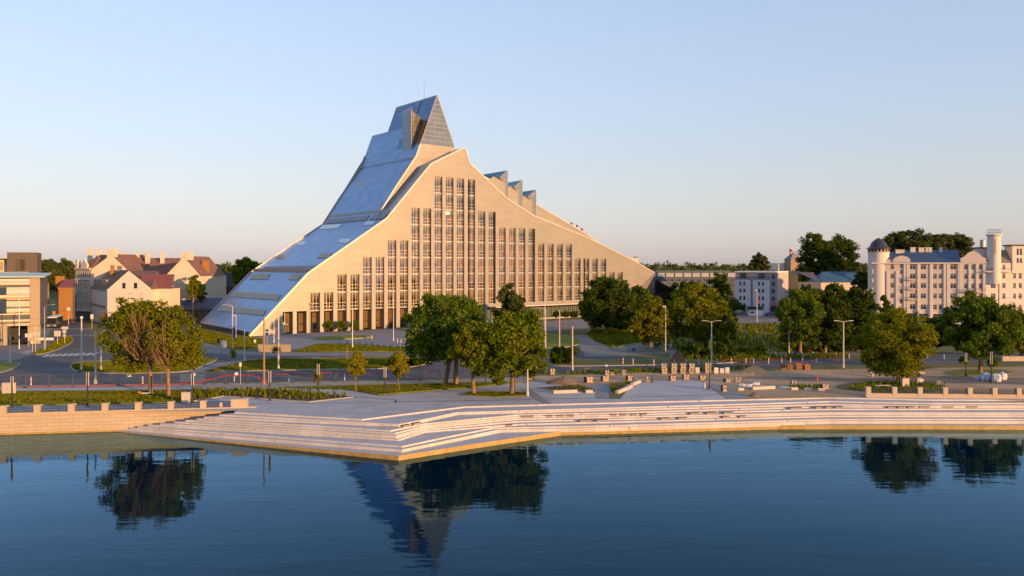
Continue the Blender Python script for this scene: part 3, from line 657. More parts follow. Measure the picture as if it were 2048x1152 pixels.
vent([(835,420),(1090,396),(1075,425),(815,450)], S3, 26, M_ROOFR, "louvre_row")
vent([(1110,395),(1205,382),(1180,415),(1085,425)], S3, 9, M_ROOFR, "louvre_row")
vent([(455,703),(775,700),(750,715),(440,718)], S1, 30, M_ROOFR, "louvre_row")
for a, b, seg in ((15.7, 16.6, S2),):
    za, zb = prof(COMM, a), prof(COMM, b); MB().poly([(a, 1, za + .9), (a, BK - 1, za + .9), (b, BK - 1, zb + .3), (b, 1, zb + .3)]).poly([(a, 1, za + .9), (a, BK - 1, za + .9), (a, BK - 1, za - .1), (a, 1, za - .1)]).build("roof_gutter", M_GUT, lib)
za = prof(BACKL, 40.2); MB().poly([(40.2, 1, za + .4), (40.2, BK - 1, za + .4), (39.6, BK - 1, za - 1.2), (39.6, 1, za - 1.2)]).build("roof_gutter", M_GUT, lib)
# saw-tooth roof lights on the lee side
def tooth(img, tb=14):
    (uA, vA), (uP, vP), (uL, vL), (uM, vM), (uN, vN), (uR, vR), (uB, vB) = img
    A = Vector((fp(uA, vA, 9)[0], 9, fp(uA, vA, 9)[1])); pp = [Vector((fp(u, v, 5.8)[0], 5.8, fp(u, v, 5.8)[1])) for u, v in ((uP, vP), (uL, vL), (uM, vM), (uN, vN), (uR, vR), (uB, vB))]
    Pk, Lk, Mk, Nk, Rk, Bk = pp; bk = Vector((0, 9, 0))
    root = MB().poly([A, Nk, Mk, Lk, Pk]).poly([A, Pk, Pk + bk, A + bk]); o = root.build("roof_light_tooth", M_CROWN, lib)
    w = MB(); base = Vector((Rk.x, 5.8, prof(FRONT, Rk.x) - 1)); b2 = Vector((Bk.x, 5.8, prof(FRONT, Bk.x) - 1))
    w.poly([Lk, Rk, base, b2, Pk]); w.poly([Pk, b2, b2 + bk, Pk + bk]); w.build("tooth_glazing", panel_mat("tooth glass " + str(uA), (.26, .29, .29), (.30, .33, .33), (.12, .12, .12), .9, 3, .12, .3, mortar=.05, axes="xz", spec=1, bump=0, offset=0), o)
    w = MB(); w.poly([Nk, Mk, Rk, base, Vector((Nk.x, 5.8, prof(FRONT, Nk.x) - 1))]); w.build("tooth_wall", M_CLAD, o)
    t = MB()
    for a, b in ((Nk, Mk), (Mk, Rk), (Rk, Lk), (Lk, Pk), (Pk, b2)): t.tube([a + Vector((0, -.08, 0)), b + Vector((0, -.08, 0))], .11, 4)
    t.build("tooth_edge", M_TRIM, o)
tooth([(965,349.5),(1015,340.7),(999,355.4),(987,353),(980,358),(1010,365),(1015,399)])
tooth([(1014,366),(1044.5,360),(1028,374.5),(1020,372),(1016,375),(1037,386),(1044,416)])
tooth([(1042,384),(1072,379.5),(1056,393.5),(1048,392),(1044,395),(1064,402),(1071.5,434)])
# far end of the building
ef = MB(); A, E_, G_, B_ = (150.7, 0, 17.05), (171, 18, 12.6), (177, 22, 2.4), (126.8, 0, 2.4)
ef.poly([A, B_, G_]).poly([A, G_, E_]); ef.build("end_wall", panel_mat("end stone", (.30, .27, .27), (.34, .31, .31), (.22, .2, .2), 2.2, 1.4, .6, .1, axes="xz", bump=.2), lib)
MB().poly([A, E_, (171, BK, 10), (150.7, BK, 17.05)]).build("end_roof", M_ROOFR, lib)
# windows: one frame per storey and strip, its pane a sub-part
fr = MB(); T = .09
fr.span(-WW/2, WW/2, 0, .12, 0, T).span(-WW/2, -WW/2 + T, 0, .12, T, FH).span(WW/2 - T, WW/2, 0, .12, T, FH).span(-WW/2 + T, WW/2 - T, 0, .12, FH - T, FH)
for x in (-.42, .48): fr.span(x - .04, x + .04, .01, .11, T, FH - T)
for z in (.95, 1.85): fr.span(-WW/2 + T, -.46, .01, .1, z - .04, z + .04).span(-.38, .44, .01, .1, z - .04, z + .04).span(.52, WW/2 - T, .01, .1, z - .04, z + .04)
FRM = fr.mesh("window", M_WFR); PNM = MB().poly([(-WW/2, .06, 0), (WW/2, .06, 0), (WW/2, .06, FH), (-WW/2, .06, FH)]).mesh("pane", M_PANE)
for i, c in enumerate(WCEN):
    for n in range(WLEV[i]):
        o = put("window", FRM, lib, (c, RD - .13, L0 + FH * n)); put("pane", PNM, o)
# interior: slabs, back wall, shelving seen through the glass
for n in range(9):
    on = [c for c, l in zip(WCEN, WLEV) if l >= max(n, 1)]
    MB().span(min(on) - 2, max(on) + 2, RD + .1, 9.5, L0 + FH * n - .22, L0 + FH * n + .12).build("interior_slab", M_SLAB, lib)
iw = MB()
for i, (a, b) in enumerate(zip(cuts, cuts[1:])):
    if 15 < a < 134: iw.poly([(a, 8.5, L0), (b, 8.5, L0), (b, 8.5, prof(FRONT, b) - .8), (a, 8.5, prof(FRONT, a) - .8)])
iw.build("interior_wall", M_OCHRE, lib)
sh = MB(); r2 = random.Random(4)
for i, c in enumerate(WCEN):
    for n in range(WLEV[i]):
        for _ in range(2):
            sh.box((c + r2.uniform(-1.3, 1.3), r2.uniform(1.4, 4.5), L0 + FH * n + .12 + .8), (r2.uniform(.5, 1.5), .5, r2.uniform(1.1, 1.9)))
s_ = sh.build("book_shelving", M_BOOK, lib); s_["kind"] = "stuff"
lamp = bpy.data.materials.new("lit ceiling lamp"); lamp.use_nodes = True; lb = lamp.node_tree.nodes["Principled BSDF"]
lb.inputs["Emission Color"].default_value = (1, .75, .35, 1); lb.inputs["Emission Strength"].default_value = 2.5
MB().span(59.1, 60.3, 1.0, 1.5, 35.0, 35.7).build("lit_lamp", lamp, lib)
# colonnade: lobby glazing set back between the piers, doors, then the glass ground floor to the right
lob = MB(); lfr = MB()
for i, c in enumerate(WCEN):
    if c > SPL: continue
    MB().poly([(c - WW/2, 2.15, 2.4), (c + WW/2, 2.15, 2.4), (c + WW/2, 2.15, L0), (c - WW/2, 2.15, L0)]).build("lobby_pane", M_LOBBY, lib)
    f = MB().span(c - .04, c + .04, 2.02, 2.12, 2.4, L0).span(c - WW/2, c + WW/2, 2.02, 2.12, 4.7, 4.8)
    f.build("lobby_frame", M_DARK if i else M_WFR, lib)
MB().poly([(8, 6, 2.4), (SPL, 6, 2.4), (SPL, 6, L0), (8, 6, L0)]).build("lobby_wall", M_OCHRE, lib)
MB().span(8.6, 10.0, 2.0, 2.1, 2.45, 5.2).build("entrance_door", M_WFR, lib)
MB().span(SPL, 126, -1.6, 1.2, 6.9, 7.3).build("canopy_slab", M_TRIM, lib)
for i in range(27):
    a = SPL + i * 1.93
    MB().poly([(a + .04, .9, 2.9), (a + 1.89, .9, 2.9), (a + 1.89, .9, 6.9), (a + .04, .9, 6.9)]).build("ground_floor_pane", M_LOBBY, lib)
mm = MB()
for i in range(28): mm.span(SPL + i * 1.93 - .05, SPL + i * 1.93 + .05, .8, 1.0, 2.9, 6.9)
mm.build("ground_floor_mullions", M_DARK, lib)
MB().span(SPL, 126, .3, 1.2, 2.4, 2.9).build("plinth", M_KERB, lib)
MB().poly([(SPL, 7, 2.4), (126, 7, 2.4), (126, 7, 6.9), (SPL, 7, 6.9)]).poly([(SPL, .9, 6.85), (126, .9, 6.85), (126, 7, 6.85), (SPL, 7, 6.85)]).build("ground_floor_room", mat("room plaster", (.25, .30, .30), .8), lib)
# small wall slots
for u, v in ((630, 551), (748, 468), (1087, 392 + 66), (922, 309), (931, 317)):
    s, z = fp(u, v, 0); MB().span(s - .12, s + .12, -.03, .02, z - .9, z + .9).build("wall_slot", M_GUT, lib)
MB().poly([(0, 0.02, 2.4), (0, BK, 2.4), (0, BK, 1), (0, 0.02, 1)]).span(-.1, .6, 0.4, BK, 2.3, 3.4).build("roof_foot", M_DARK, lib)
MB().poly([(0, BK, 2.4), (178, BK, 2.4), (150.7, BK, 17), (98.6, BK, 39.9), (66, BK, 54), (62.5, BK, 62.8), (ts(62.8), BK, 62.8), (53.4, BK, 55.7), (38.5, BK, 32.8), (15.5, BK, 17.9)]).build("back_wall", M_CLAD, lib)
# ------------------------------------------------------------------ quay walls with piers and iron railings
def quay_wall(root, pts, z0, z1, thick, m):
    for a, b in zip(pts, pts[1:]):
        a, b = Vector(a), Vector(b); d = b - a; n = Vector((-d.y, d.x)).normalized() * thick
        if n.y < 0: n = -n
        mb = MB(); mb.prism([tuple(a), tuple(b), tuple(b + n), tuple(a + n)], z0, z1); mb.build("wall_body", m, root)
M_ASH = panel_mat("ashlar", (.52, .42, .29), (.58, .47, .33), (.38, .30, .2), 1.4, .42, .85, 0, mortar=.02, bump=.6)
qw = thing("quay_wall", "long sandstone quay wall at the water with square pillars and railing", "wall")
a = WLS; b = WL1; ang = math.atan2((b - a).y, (b - a).x); L = (b - a).length
def wl(s, off=0, z=0):
    p = a + wdir * s; n = Vector((-wdir.y, wdir.x)) * off; return (p.x + n.x, p.y + n.y, z)
body = MB().span(0, L, 0, .7, -1, 2.3).build("wall_body", M_ASH, qw, (a.x, a.y, 0), ang)
MB().span(0, L, -.06, .78, 2.3, 2.55).build("coping", M_SAND, qw, (a.x, a.y, 0), ang)
MB().span(0, L, -.03, .1, -1, .22).build("wet_band", M_WET, qw, (a.x, a.y, 0), ang)
us = [5 - 68 * 2, 5 - 68, 5, 73, 141.5, 209, 275.4, 341, 405.6]
def on_wall(u):
    r = (u - 1024) / FPX; return (r * a.y - a.x) / (wdir.x - r * wdir.y)
PX = [on_wall(u) for u in us]
pm = MB().span(-.33, .33, .0, .72, 2.55, 3.3).box((0, .36, 3.35), (.74, .8, .1), 0, 0, .92).mesh("pillar", M_SAND)
for s in PX: put("pillar", pm, qw, wl(s), ang)
pier_s = (on_wall(463) + on_wall(493)) / 2
MB().span(-.95, .95, -.1, .95, 1.4, 3.4).box((0, .42, 3.45), (2.0, 1.15, .1), 0, 0, .95).build("end_pier", M_SAND, qw, wl(pier_s), ang)
def rail_mesh(w, fancy=False):
    m = MB(); m.span(0, w, .32, .38, 2.62, 2.67); m.span(0, w, .32, .38, 3.16, 3.21); m.span(0, w, .33, .37, 2.9, 2.94)
    n = int(w / (.42 if fancy else .15))
    for i in range(n):
        x = w * (i + .5) / n; q = .022 if fancy or i % 6 == 0 else .016; m.span(x - q, x + q, .335, .365, 2.55 if i % 6 == 0 else 2.67, 3.16)
        if fancy:
            for s in range(8):
                t0, t1 = s * math.pi / 4, (s + 1) * math.pi / 4; m.tube([(x + .2 + .16 * math.cos(t0), .35, 2.91 + .21 * math.sin(t0)), (x + .2 + .16 * math.cos(t1), .35, 2.91 + .21 * math.sin(t1))], .022, 3, cap=False)
    return m
ends = PX + [pier_s - .6]
for s0, s1 in zip(ends, ends[1:]):
    g0 = s0 + .36; rail_mesh(s1 - .36 - g0).build("railing", M_BLACK, qw, wl(g0), ang)
MB().span(-.16, .16, .22, .5, 2.55, 3.1).build("small_post", M_SAND, qw, wl(on_wall(441)), ang)

# right parapet
pw = thing("parapet_wall", "low stone parapet with square pillars and ornate iron railing beside the site", "wall")
p0, p1 = Vector(G(1732, 794.5)), Vector(G(2120, 798)); d = (p1 - p0); pang = math.atan2(d.y, d.x); L2 = d.length + 60; dd = d.normalized()
def on_par(u):
    r = (u - 1024) / FPX; return (r * p0.y - p0.x) / (dd.x - r * dd.y)
MB().span(0, L2, 0, .6, 1.2, GZ + .28).build("wall_body", M_SAND, pw, (p0.x, p0.y, 0), pang)
MB().span(0, L2, .1, .55, GZ + .28, GZ + .5).build("coping", M_SAND, pw, (p0.x, p0.y, 0), pang)
MB().span(0, L2, -.5, 0, 1.0, GZ + .06).build("footing", M_GRAN, pw, (p0.x, p0.y, 0), pang)
RX = [on_par(u) for u in (1738, 1790.5, 1841.5, 1892, 1941.6, 1991, 2039.6, 2090)]
pm2 = MB().span(-.3, .3, .05, .62, GZ + .3, GZ + 1.28).box((0, .34, GZ + 1.32), (.66, .64, .08), 0, 0, .92).mesh("pillar", M_SAND)
for s in RX: put("pillar", pm2, pw, (p0.x + dd.x * s, p0.y + dd.y * s, 0), pang)
for s0, s1 in zip(RX, RX[1:]):
    g0 = s0 + .33; rail_mesh(s1 - .33 - g0, True).build("railing", M_BLACK, pw, (p0.x + dd.x * g0, p0.y + dd.y * g0, GZ - 2.4 + .36), pang)

# ------------------------------------------------------------------ generic building pieces, in a building's own metres (x along front, y back)
M_GLASSB = mat("window glass", (.03, .035, .045), .08, spec=1.0)
M_GLASSW = mat("window glass warm", (.10, .08, .06), .1, spec=1.0)
M_SASH = mat("window sash white", (.62, .60, .56), .6)
_wm = {}
def win_mesh(w, h, sash, cols=2, rows=2):
    k = (round(w, 2), round(h, 2), sash.name, cols, rows)
    if k not in _wm:
        f = MB(); t = .07
        f.span(-w/2 - .08, w/2 + .08, -.06, .03, -.12, 0); f.span(-w/2, -w/2 + t, .05, .13, 0, h).span(w/2 - t, w/2, .05, .13, 0, h).span(-w/2 + t, w/2 - t, .05, .13, 0, t).span(-w/2 + t, w/2 - t, .05, .13, h - t, h)
        for i in range(1, cols): x = -w/2 + w * i / cols; f.span(x - .03, x + .03, .06, .12, t, h - t)
        if rows == 2: f.span(-w/2 + t, w/2 - t, .055, .115, h * .66, h * .66 + .06)
        g = MB().poly([(-w/2, .14, 0), (w/2, .14, 0), (w/2, .14, h), (-w/2, .14, h)])
        _wm[k] = (f.mesh("window", sash), g.mesh("pane", M_GLASSB))
    return _wm[k]
def wall_holes(x0, x1, z0, z1, holes, y=0.0, depth=.22, top=None):
    """flat wall in the x-z plane with rectangular openings (cx, zbottom, w, h); top(x) gives a sloped head"""
    m = MB(); xs = {x0, x1}; 
    for cx, zb, w, h in holes: xs |= {round(cx - w/2, 3), round(cx + w/2, 3)}
    if top: xs |= {x for x in top[0] if x0 < x < x1}
    xs = sorted(xs)
    tz = (lambda x: np.interp(x, *top)) if top else (lambda x: z1)
    for a_, b_ in zip(xs, xs[1:]):
        if b_ - a_ < 1e-4: continue
        mid = (a_ + b_) / 2; hs = sorted([(zb, zb + h) for cx, zb, w, h in holes if abs(mid - cx) < w/2 - 1e-4]); z = z0
        for lo, hi in hs: 
            if lo > z: m.poly([(a_, y, z), (b_, y, z), (b_, y, lo), (a_, y, lo)])
            z = max(z, hi)
        m.poly([(a_, y, z), (b_, y, z), (b_, y, float(tz(b_))), (a_, y, float(tz(a_)))])
    for cx, zb, w, h in holes:
        l, r_ = cx - w/2, cx + w/2; D_ = y + depth
        for q in ([(l, y, zb), (l, D_, zb), (l, D_, zb + h), (l, y, zb + h)], [(r_, y, zb), (r_, D_, zb), (r_, D_, zb + h), (r_, y, zb + h)], [(l, y, zb), (r_, y, zb), (r_, D_, zb), (l, D_, zb)], [(l, y, zb + h), (r_, y, zb + h), (r_, D_, zb + h), (l, D_, zb + h)]): m.poly(q)
    return m
def face(root, name, m, x0, x1, z0, z1, holes, origin=(0, 0), rz=0.0, sash=None, top=None, cols=2, rows=2):
    """a wall plane with its windows hung into the openings; windows are parts, panes sub-parts"""
    o = wall_holes(x0, x1, z0, z1, holes, top=top).build(name, m, root, (origin[0], origin[1], 0), rz)
    ca, sa = math.cos(rz), math.sin(rz)
    for cx, zb, w, h in holes:
        fm, gm = win_mesh(w, h, sash or M_SASH, cols, rows)
        q = put("window", fm, root, (origin[0] + cx * ca, origin[1] + cx * sa, zb), rz); put("pane", gm, q)
    return o
def gable_roof(root, x0, x1, y0, y1, ze, zr, m, over=.4, ridge_y=True, name="roof"):
    """ridge runs along y when ridge_y, else along x"""
    b = MB(); t = .25
    if ridge_y:
        xm = (x0 + x1) / 2
        for (xa, za, xb, zb) in ((x0 - over, ze - over * (zr - ze) / (xm - x0), xm, zr), (xm, zr, x1 + over, ze - over * (zr - ze) / (xm - x0))):
            b.add([(xa, y0 - .1, za), (xb, y0 - .1, zb), (xb, y1, zb), (xa, y1, za), (xa, y0 - .1, za + t), (xb, y0 - .1, zb + t), (xb, y1, zb + t), (xa, y1, za + t)], [(3, 2, 1, 0), (4, 5, 6, 7), (0, 1, 5, 4), (1, 2, 6, 5), (2, 3, 7, 6), (3, 0, 4, 7)])
    else:
        ym = (y0 + y1) / 2
        for (ya, za, yb, zb) in ((y0 - over, ze - over * (zr - ze) / (ym - y0), ym, zr), (ym, zr, y1 + over, ze - over * (zr - ze) / (ym - y0))):
            b.add([(x0, ya, za), (x1, ya, za), (x1, yb, zb), (x0, yb, zb), (x0, ya, za + t), (x1, ya, za + t), (x1, yb, zb + t), (x0, yb, zb + t)], [(3, 2, 1, 0), (4, 5, 6, 7), (0, 1, 5, 4), (1, 2, 6, 5), (2, 3, 7, 6), (3, 0, 4, 7)])
    return b.build(name, m, root)
def chimney(root, x, y, z0, z1, w=.9, m=None, parent=None):
    MB().box((x, y, (z0 + z1) / 2), (w, .7, z1 - z0)).box((x, y, z1 + .08), (w + .2, .9, .16)).build("chimney", m or M_PLAST, root)
M_PLAST = mat("cream plaster", (.74, .62, .46), .9, col2=(.80, .68, .52), scale=.3, bump=.1)
M_PLASTP = mat("pink plaster", (.74, .64, .54), .9, col2=(.80, .70, .60), scale=.4)
M_BRICK = panel_mat("orange brick", (.46, .20, .04), (.52, .24, .055), (.34, .2, .1), .5, .2, .9, 0, mortar=.02)
M_TILE = mat("brown roof tiles", (.19, .10, .07), .85, col2=(.27, .14, .09), scale=.5, bump=.4, bscale=6)
M_REDROOF = mat("red sheet roof", (.27, .085, .065), .6, col2=(.21, .07, .06), scale=.5)
M_BLUEROOF = mat("blue sheet roof", (.03, .07, .14), .45, col2=(.04, .085, .16), scale=.3, spec=.5)
M_GREYB = mat("grey render", (.20, .19, .18), .9, col2=(.25, .24, .22), scale=.4)
M_BROWNB = mat("brown cladding", (.13, .10, .075), .8)
M_TAN = mat("tan panel", (.42, .33, .22), .8)

# ---- striped office on the left edge
so = thing("striped_office", "modern office clad in coloured horizontal slats with dark side wall, left edge", "building", (XA(80, 175), 175, 0), math.atan2(8.4, 17))
sw = 30.0
MB().span(-sw, -1.9, .12, 14, 6.6, 17.0).build("core", M_BROWNB, so)
MB().span(-1.9, -.002, -.12, .5, 6.5, 17.2).build("corner_trim", M_TAN, so)
MB().span(-1.9, 0, .5, 19, 6.5, 17.2).build("side_wall", mat("dark panel", (.10, .095, .10), .7), so)
MB().poly([(-sw, -.8, 17.6), (.9, -.8, 17.5), (.9, 19, 18.1), (-sw, 19, 18.4)]).poly([(-sw, -.8, 17.25), (.9, -.8, 17.25), (.9, 19, 17.8), (-sw, 19, 17.9)]).poly([(-sw, -.8, 17.25), (.9, -.8, 17.25), (.9, -.8, 17.5), (-sw, -.8, 17.6)]).poly([(.9, -.8, 17.25), (.9, 19, 17.8), (.9, 19, 18.1), (.9, -.8, 17.5)]).build("roof", mat("pale green roof", (.45, .58, .48), .5), so)
SLC = [mat("slat " + n, c, .6) for n, c in (("white", (.72, .70, .64)), ("cream", (.66, .55, .36)), ("ochre", (.52, .34, .08)), ("teal", (.10, .16, .15)), ("brown", (.16, .09, .05)), ("pink", (.62, .45, .42)))]
WINS = [(-8.4, 13.55, 4.2, 1.4), (-8.4, 9.55, 4.2, 2.9)]
r3 = random.Random(11); n = 38
for i in range(n):
    z0 = 6.6 + i * (17.0 - 6.6) / n; z1 = z0 + (17.0 - 6.6) / n * .86
    mt = SLC[[0, 1, 0, 3, 2, 0, 4, 5, 0, 1, 0, 3][(i * 5 + r3.randrange(3)) % 12]]
    segs = [(-sw, -1.95)]
    for cx, zb, w, h in WINS:
        if z1 > zb - .05 and z0 < zb + h + .05: segs = [(-sw, cx - w/2), (cx + w/2, -1.95)]
    for xa, xb in segs: MB().span(xa, xb, -.1 - .05 * (i % 2), .12, z0, z1).build("slat", mt, so)
for cx, zb, w, h in WINS:
    fm, gm = win_mesh(w, h, M_DARK, 3, 2); q = put("window", fm, so, (cx, -.05, zb)); put("pane", gm, q)
for i in range(16):
    z0 = 2.4 + i * .27
    MB().span(-sw, -7.6, .4, .6, z0, z0 + .22).build("slat", SLC[[0, 4, 1, 3, 0, 2, 0, 4][i % 8]], so)
MB().span(-7.4, -6.2, -.4, 1.2, 2.4, 6.6).build("portal_pier", M_TAN, so)
MB().span(-sw, -6.2, -.4, .9, 6.6, 7.1).build("portal_lintel", M_TAN, so)
MB().span(-2.4, 0, .6, 3, 2.4, 6.5).build("portal_pier", M_TAN, so)
MB().span(-6.2, -2.4, 6, 6.2, 2.4, 6.5).build("gateway_back", M_DARK, so)
MB().span(-4.2, -2.6, 5.9, 6.0, 2.4, 5.4).build("gateway_door", M_TAN, so)
# ---- terraced block behind it
tb = thing("terraced_block", "brown and beige terraced block with roof terrace rising behind striped office", "building", (XA(74, 232), 232, 0), math.atan2(8.4, 17))
MB().span(-7.5, 0, 0, 14, 2.4, 23.7).build("tower_block", M_BROWNB, tb)
MB().span(-34, -2.2, -1.5, 9, 2.4, 17.4).build("lower_block", M_BROWNB, tb); MB().span(-34, -4.5, -2.2, -1.5, 9, 16.0).build("front_panel", M_TAN, tb)
MB().span(-34, -2.0, -1.9, -1.5, 17.4, 18.0).build("terrace_parapet", M_TAN, tb)
MB().span(-34, -7.5, 2.5, 9, 17.4, 21.8).build("penthouse", M_PLAST, tb); MB().span(-34, -7.0, 0, 9, 21.8, 22.1).build("terrace_roof", M_TAN, tb)
MB().span(-34, -15.5, 4, 12, 22.1, 25.6).build("top_storey", M_PLAST, tb); MB().span(-34, -15.2, 3.6, 12, 25.6, 25.9).build("top_roof", M_GREYB, tb)
for i in range(3): 
    fm, gm = win_mesh(2.6, 2.6, M_SASH, 3, 1); q = put("window", fm, tb, (-10 - i * 4, 2.36, 18.3)); put("pane", gm, q)
fm, gm = win_mesh(1.6, 1.2, M_DARK, 2, 1); q = put("window", fm, tb, (-18, 3.86, 23.2)); put("pane", gm, q)
fm, gm = win_mesh(2.2, 3.0, M_DARK, 2, 1); q = put("window", fm, tb, (-4.2, -.14, 18.6)); put("pane", gm, q)
# ---- orange brick house at the street end
D = 238; ob = thing("brick_house", "orange brick house with dark red roof at the end of the street", "building", (XA(117, D), D, 0), 0)
face(ob, "front_wall", M_BRICK, 0, XA(145, D) - XA(117, D), 2.4, 13.2, [])
wl_ = [(1.5 + 2.2 * i, z, 1.0, 1.7) for i in range(3) for z in (4.2, 7.2, 10.4)]
face(ob, "street_wall", M_BRICK, 0, 8, 2.4, 13.2, [(8 - x, z, w, h) for x, z, w, h in wl_], (-4.2, 6.8), -math.atan2(6.8, 4.2), M_TAN)
w_ = XA(145, D) - XA(117, D)
MB().poly([(w_, 0, 2.4), (w_ - 3.4, 8, 2.4), (w_ - 3.4, 8, 13.2), (w_, 0, 13.2)]).build("side_wall", M_GREYB, ob)  # grey in place of brick: the shade of this side is painted on
MB().poly([(-.3, -.3, 13.2), (w_ + .3, -.3, 13.2), (w_ - 2.0, 5, 15.6), (-1, 5, 15.6)]).poly([(-.3, -.3, 13.2), (-1, 5, 15.6), (-4.6, 9, 13.2), (-4.2, 6.6, 13.2)]).poly([(w_ + .3, -.3, 13.2), (w_ - 3.6, 8.5, 13.2), (w_ - 2.0, 5, 15.6)]).poly([(-1, 5, 15.6), (w_ - 2.0, 5, 15.6), (w_ - 3.6, 8.5, 13.2), (-4.6, 9, 13.2)]).build("roof", M_REDROOF, ob)
MB().span(-.2, w_ + .1, -.15, 0, 12.7, 13.2).span(-.1, w_, -.1, 0, 5.0, 5.3).build("cornice", M_BRICK, ob)
chimney(ob, -3, 6, 13, 16.4, 2.4, M_BRICK)
# ---- tall tenement
D = 250; x0 = XA(182, D); tn = thing("cream_tenement", "tall cream tenement with blank gable and pillared street front behind the gabled house", "building", (x0, D, 0), 0)
wG = XA(258, D) - x0; zt = [[0, .01, (XA(222, D) - x0), wG - .01, wG], [18.6, 18.6, 23.4, 18.0, 18.0]]
face(tn, "gable_wall", M_PLAST, 0, wG, 2.4, 20, [], top=zt)
xa = XA(224, D) - x0
MB().poly([(0, -.1, 18.6), (xa, -.1, 23.5), (xa, 22, 23.5), (0, 22, 18.6)]).poly([(xa, -.1, 23.5), (wG, -.1, 18.0), (wG, 22, 18.0), (xa, 22, 23.5)]).build("roof", M_TILE, tn)
MB().span(xa - 1.6, xa + 1.2, -.05, 1.2, 22.5, 25.2).build("gable_stack", M_PLAST, tn)
stx, sty = XA(151, 254) - x0, 4.0
Ls = math.hypot(stx, sty); sa_ = math.atan2(-sty, -stx)
holes = [(.62 + i * (Ls - 1.24) / 6, z, .62, 2.0) for i in range(7) for z in (6.6, 9.6, 12.6, 16.0)]
face(tn, "street_wall", M_PLASTP, 0, Ls, 5.4, 19.0, holes, (stx, sty), sa_, M_TAN)
ca, sa = math.cos(sa_), math.sin(sa_)
for i in range(8):
    x = .1 + i * (Ls - .2) / 7; MB().span(-.14, .14, -.28, 0, 5.4, 15.2).build("pilaster", M_PLASTP, tn, (stx + x * ca, sty + x * sa, 0), sa_)
for z in (5.2, 15.2, 18.6): MB().span(0, Ls, -.5, 0, z, z + .45).build("cornice", M_PLASTP, tn, (stx, sty, 0), sa_)
MB().span(0, Ls, -.1, .1, 2.4, 5.2).build("shop_floor", M_BROWNB, tn, (stx, sty, 0), sa_)
MB().prism([(stx + .3, sty + .4), (.1, .2), (wG, .2), (wG, 36), (stx + 3, 36)], 2.4, 18.0).build("core", M_PLAST, tn)
x = Ls * .6; MB().add([(-1.6, -.3, 19), (1.6, -.3, 19), (1.6, -.3, 20.2), (0, -.3, 22.0), (-1.6, -.3, 20.2), (-1.6, .3, 19), (1.6, .3, 19), (1.6, .3, 20.2), (0, .3, 22.0), (-1.6, .3, 20.2)], [(0, 1, 2, 3, 4), (9, 8, 7, 6, 5), (1, 6, 7, 2), (2, 7, 8, 3), (3, 8, 9, 4), (4, 9, 5, 0)]).build("street_gable", M_PLASTP, tn, (stx + x * ca, sty + x * sa, 0), sa_)
MB().span(-.6, .6, -.2, .8, 19, 21.4).box((0, .3, 21.5), (1.4, 1.2, .2)).build("corner_pier", M_PLASTP, tn, (stx + .8 * ca, sty + .8 * sa, 0), sa_)
MB().poly([(stx, sty, 19), (0, 0, 19), (xa, 6, 23.3), (stx + 8, sty, 23.3)]).build("street_roof", M_TILE, tn)
for i, (u, h) in enumerate(((180, 2.4), (197, 2.2), (212, 1.2))): chimney(tn, XA(u, 262) - x0, 12, 19, 23.0 + h, 1.4, M_PLAST)
# wing behind
D2 = 262; wx0, wx1 = XA(256, D2) - x0, XA(333, D2) - x0
hw = [(wx1 - 1.4, z, 1.0, 1.7) for z in (4.5, 8.2, 11.8, 15.2)] + [(wx1 - 5.5, 15.2, 1.1, 1.7), (wx0 + 7, 15.2, 1.1, 1.7), (wx0 + 3.8, 15.2, 1.1, 1.7)]
face(tn, "wing_wall", M_PLAST, wx0 - 2, wx1, 2.4, 17.0, hw, (0, 12), 0, M_DARK)
MB().poly([(wx0 - 2, 11.7, 17.0), (wx1 + 4, 11.7, 17.0), (wx1 + 4, 18, 22.4), (wx0 - 4, 18, 22.4)]).poly([(wx0 - 4, 18, 22.4), (wx1 + 4, 18, 22.4), (wx1 + 4, 26, 16.5), (wx0 - 4, 26, 16.5)]).build("wing_roof", M_TILE, tn)
for u, w in ((244, 1.5), (259, 1.5), (286, 1.0), (306, 1.4), (335, 1.2)): chimney(tn, XA(u, 270) - x0, 16, 20.5, 24.2, w, M_PLAST)
# second gable wing
D3 = 244; s0_, s1_ = XA(333, D3) - x0, XA(401, D3) - x0; sm = XA(368, D3) - x0
face(tn, "rear_gable_wall", M_PLAST, s0_, s1_, 2.4, 20, [((XA(356, D3) - x0), 6.0, 1.0, 1.4)], (0, -6), 0, M_DARK, top=[[s0_, s0_ + .01, sm, s1_], [17.0, 17.0, 22.6, 16.6]])
face(tn, "rear_side_wall", M_PLASTP, 0, 10, 2.4, 17.0, [(2 + i * 3, z, .9, 1.9) for i in range(3) for z in (4.5, 8.2, 11.8, 15.0)], (XA(317, 254) - x0, 4), math.atan2(-10, s0_ - (XA(317, 254) - x0)), M_TAN)
MB().poly([(s0_, -6.2, 17.1), (sm, -6.2, 22.8), (sm, 14, 22.8), (s0_, 14, 17.1)]).poly([(sm, -6.2, 22.8), (s1_ + .3, -6.2, 16.6), (s1_ + .3, 14, 16.6), (sm, 14, 22.8)]).build("rear_roof", M_TILE, tn)
MB().prism([(s0_, -5.9), (s1_, -5.9), (s1_, 16), (s0_, 16)], 2.4, 16.5).build("rear_core", M_PLAST, tn)
MB().span(sm - 1, sm + 2.4, -6.1, -4.6, 21.5, 24.0).build("rear_stack", M_PLAST, tn)
chimney(tn, s1_ - 1.5, 2, 17, 21.3, 2.0, M_BRICK)
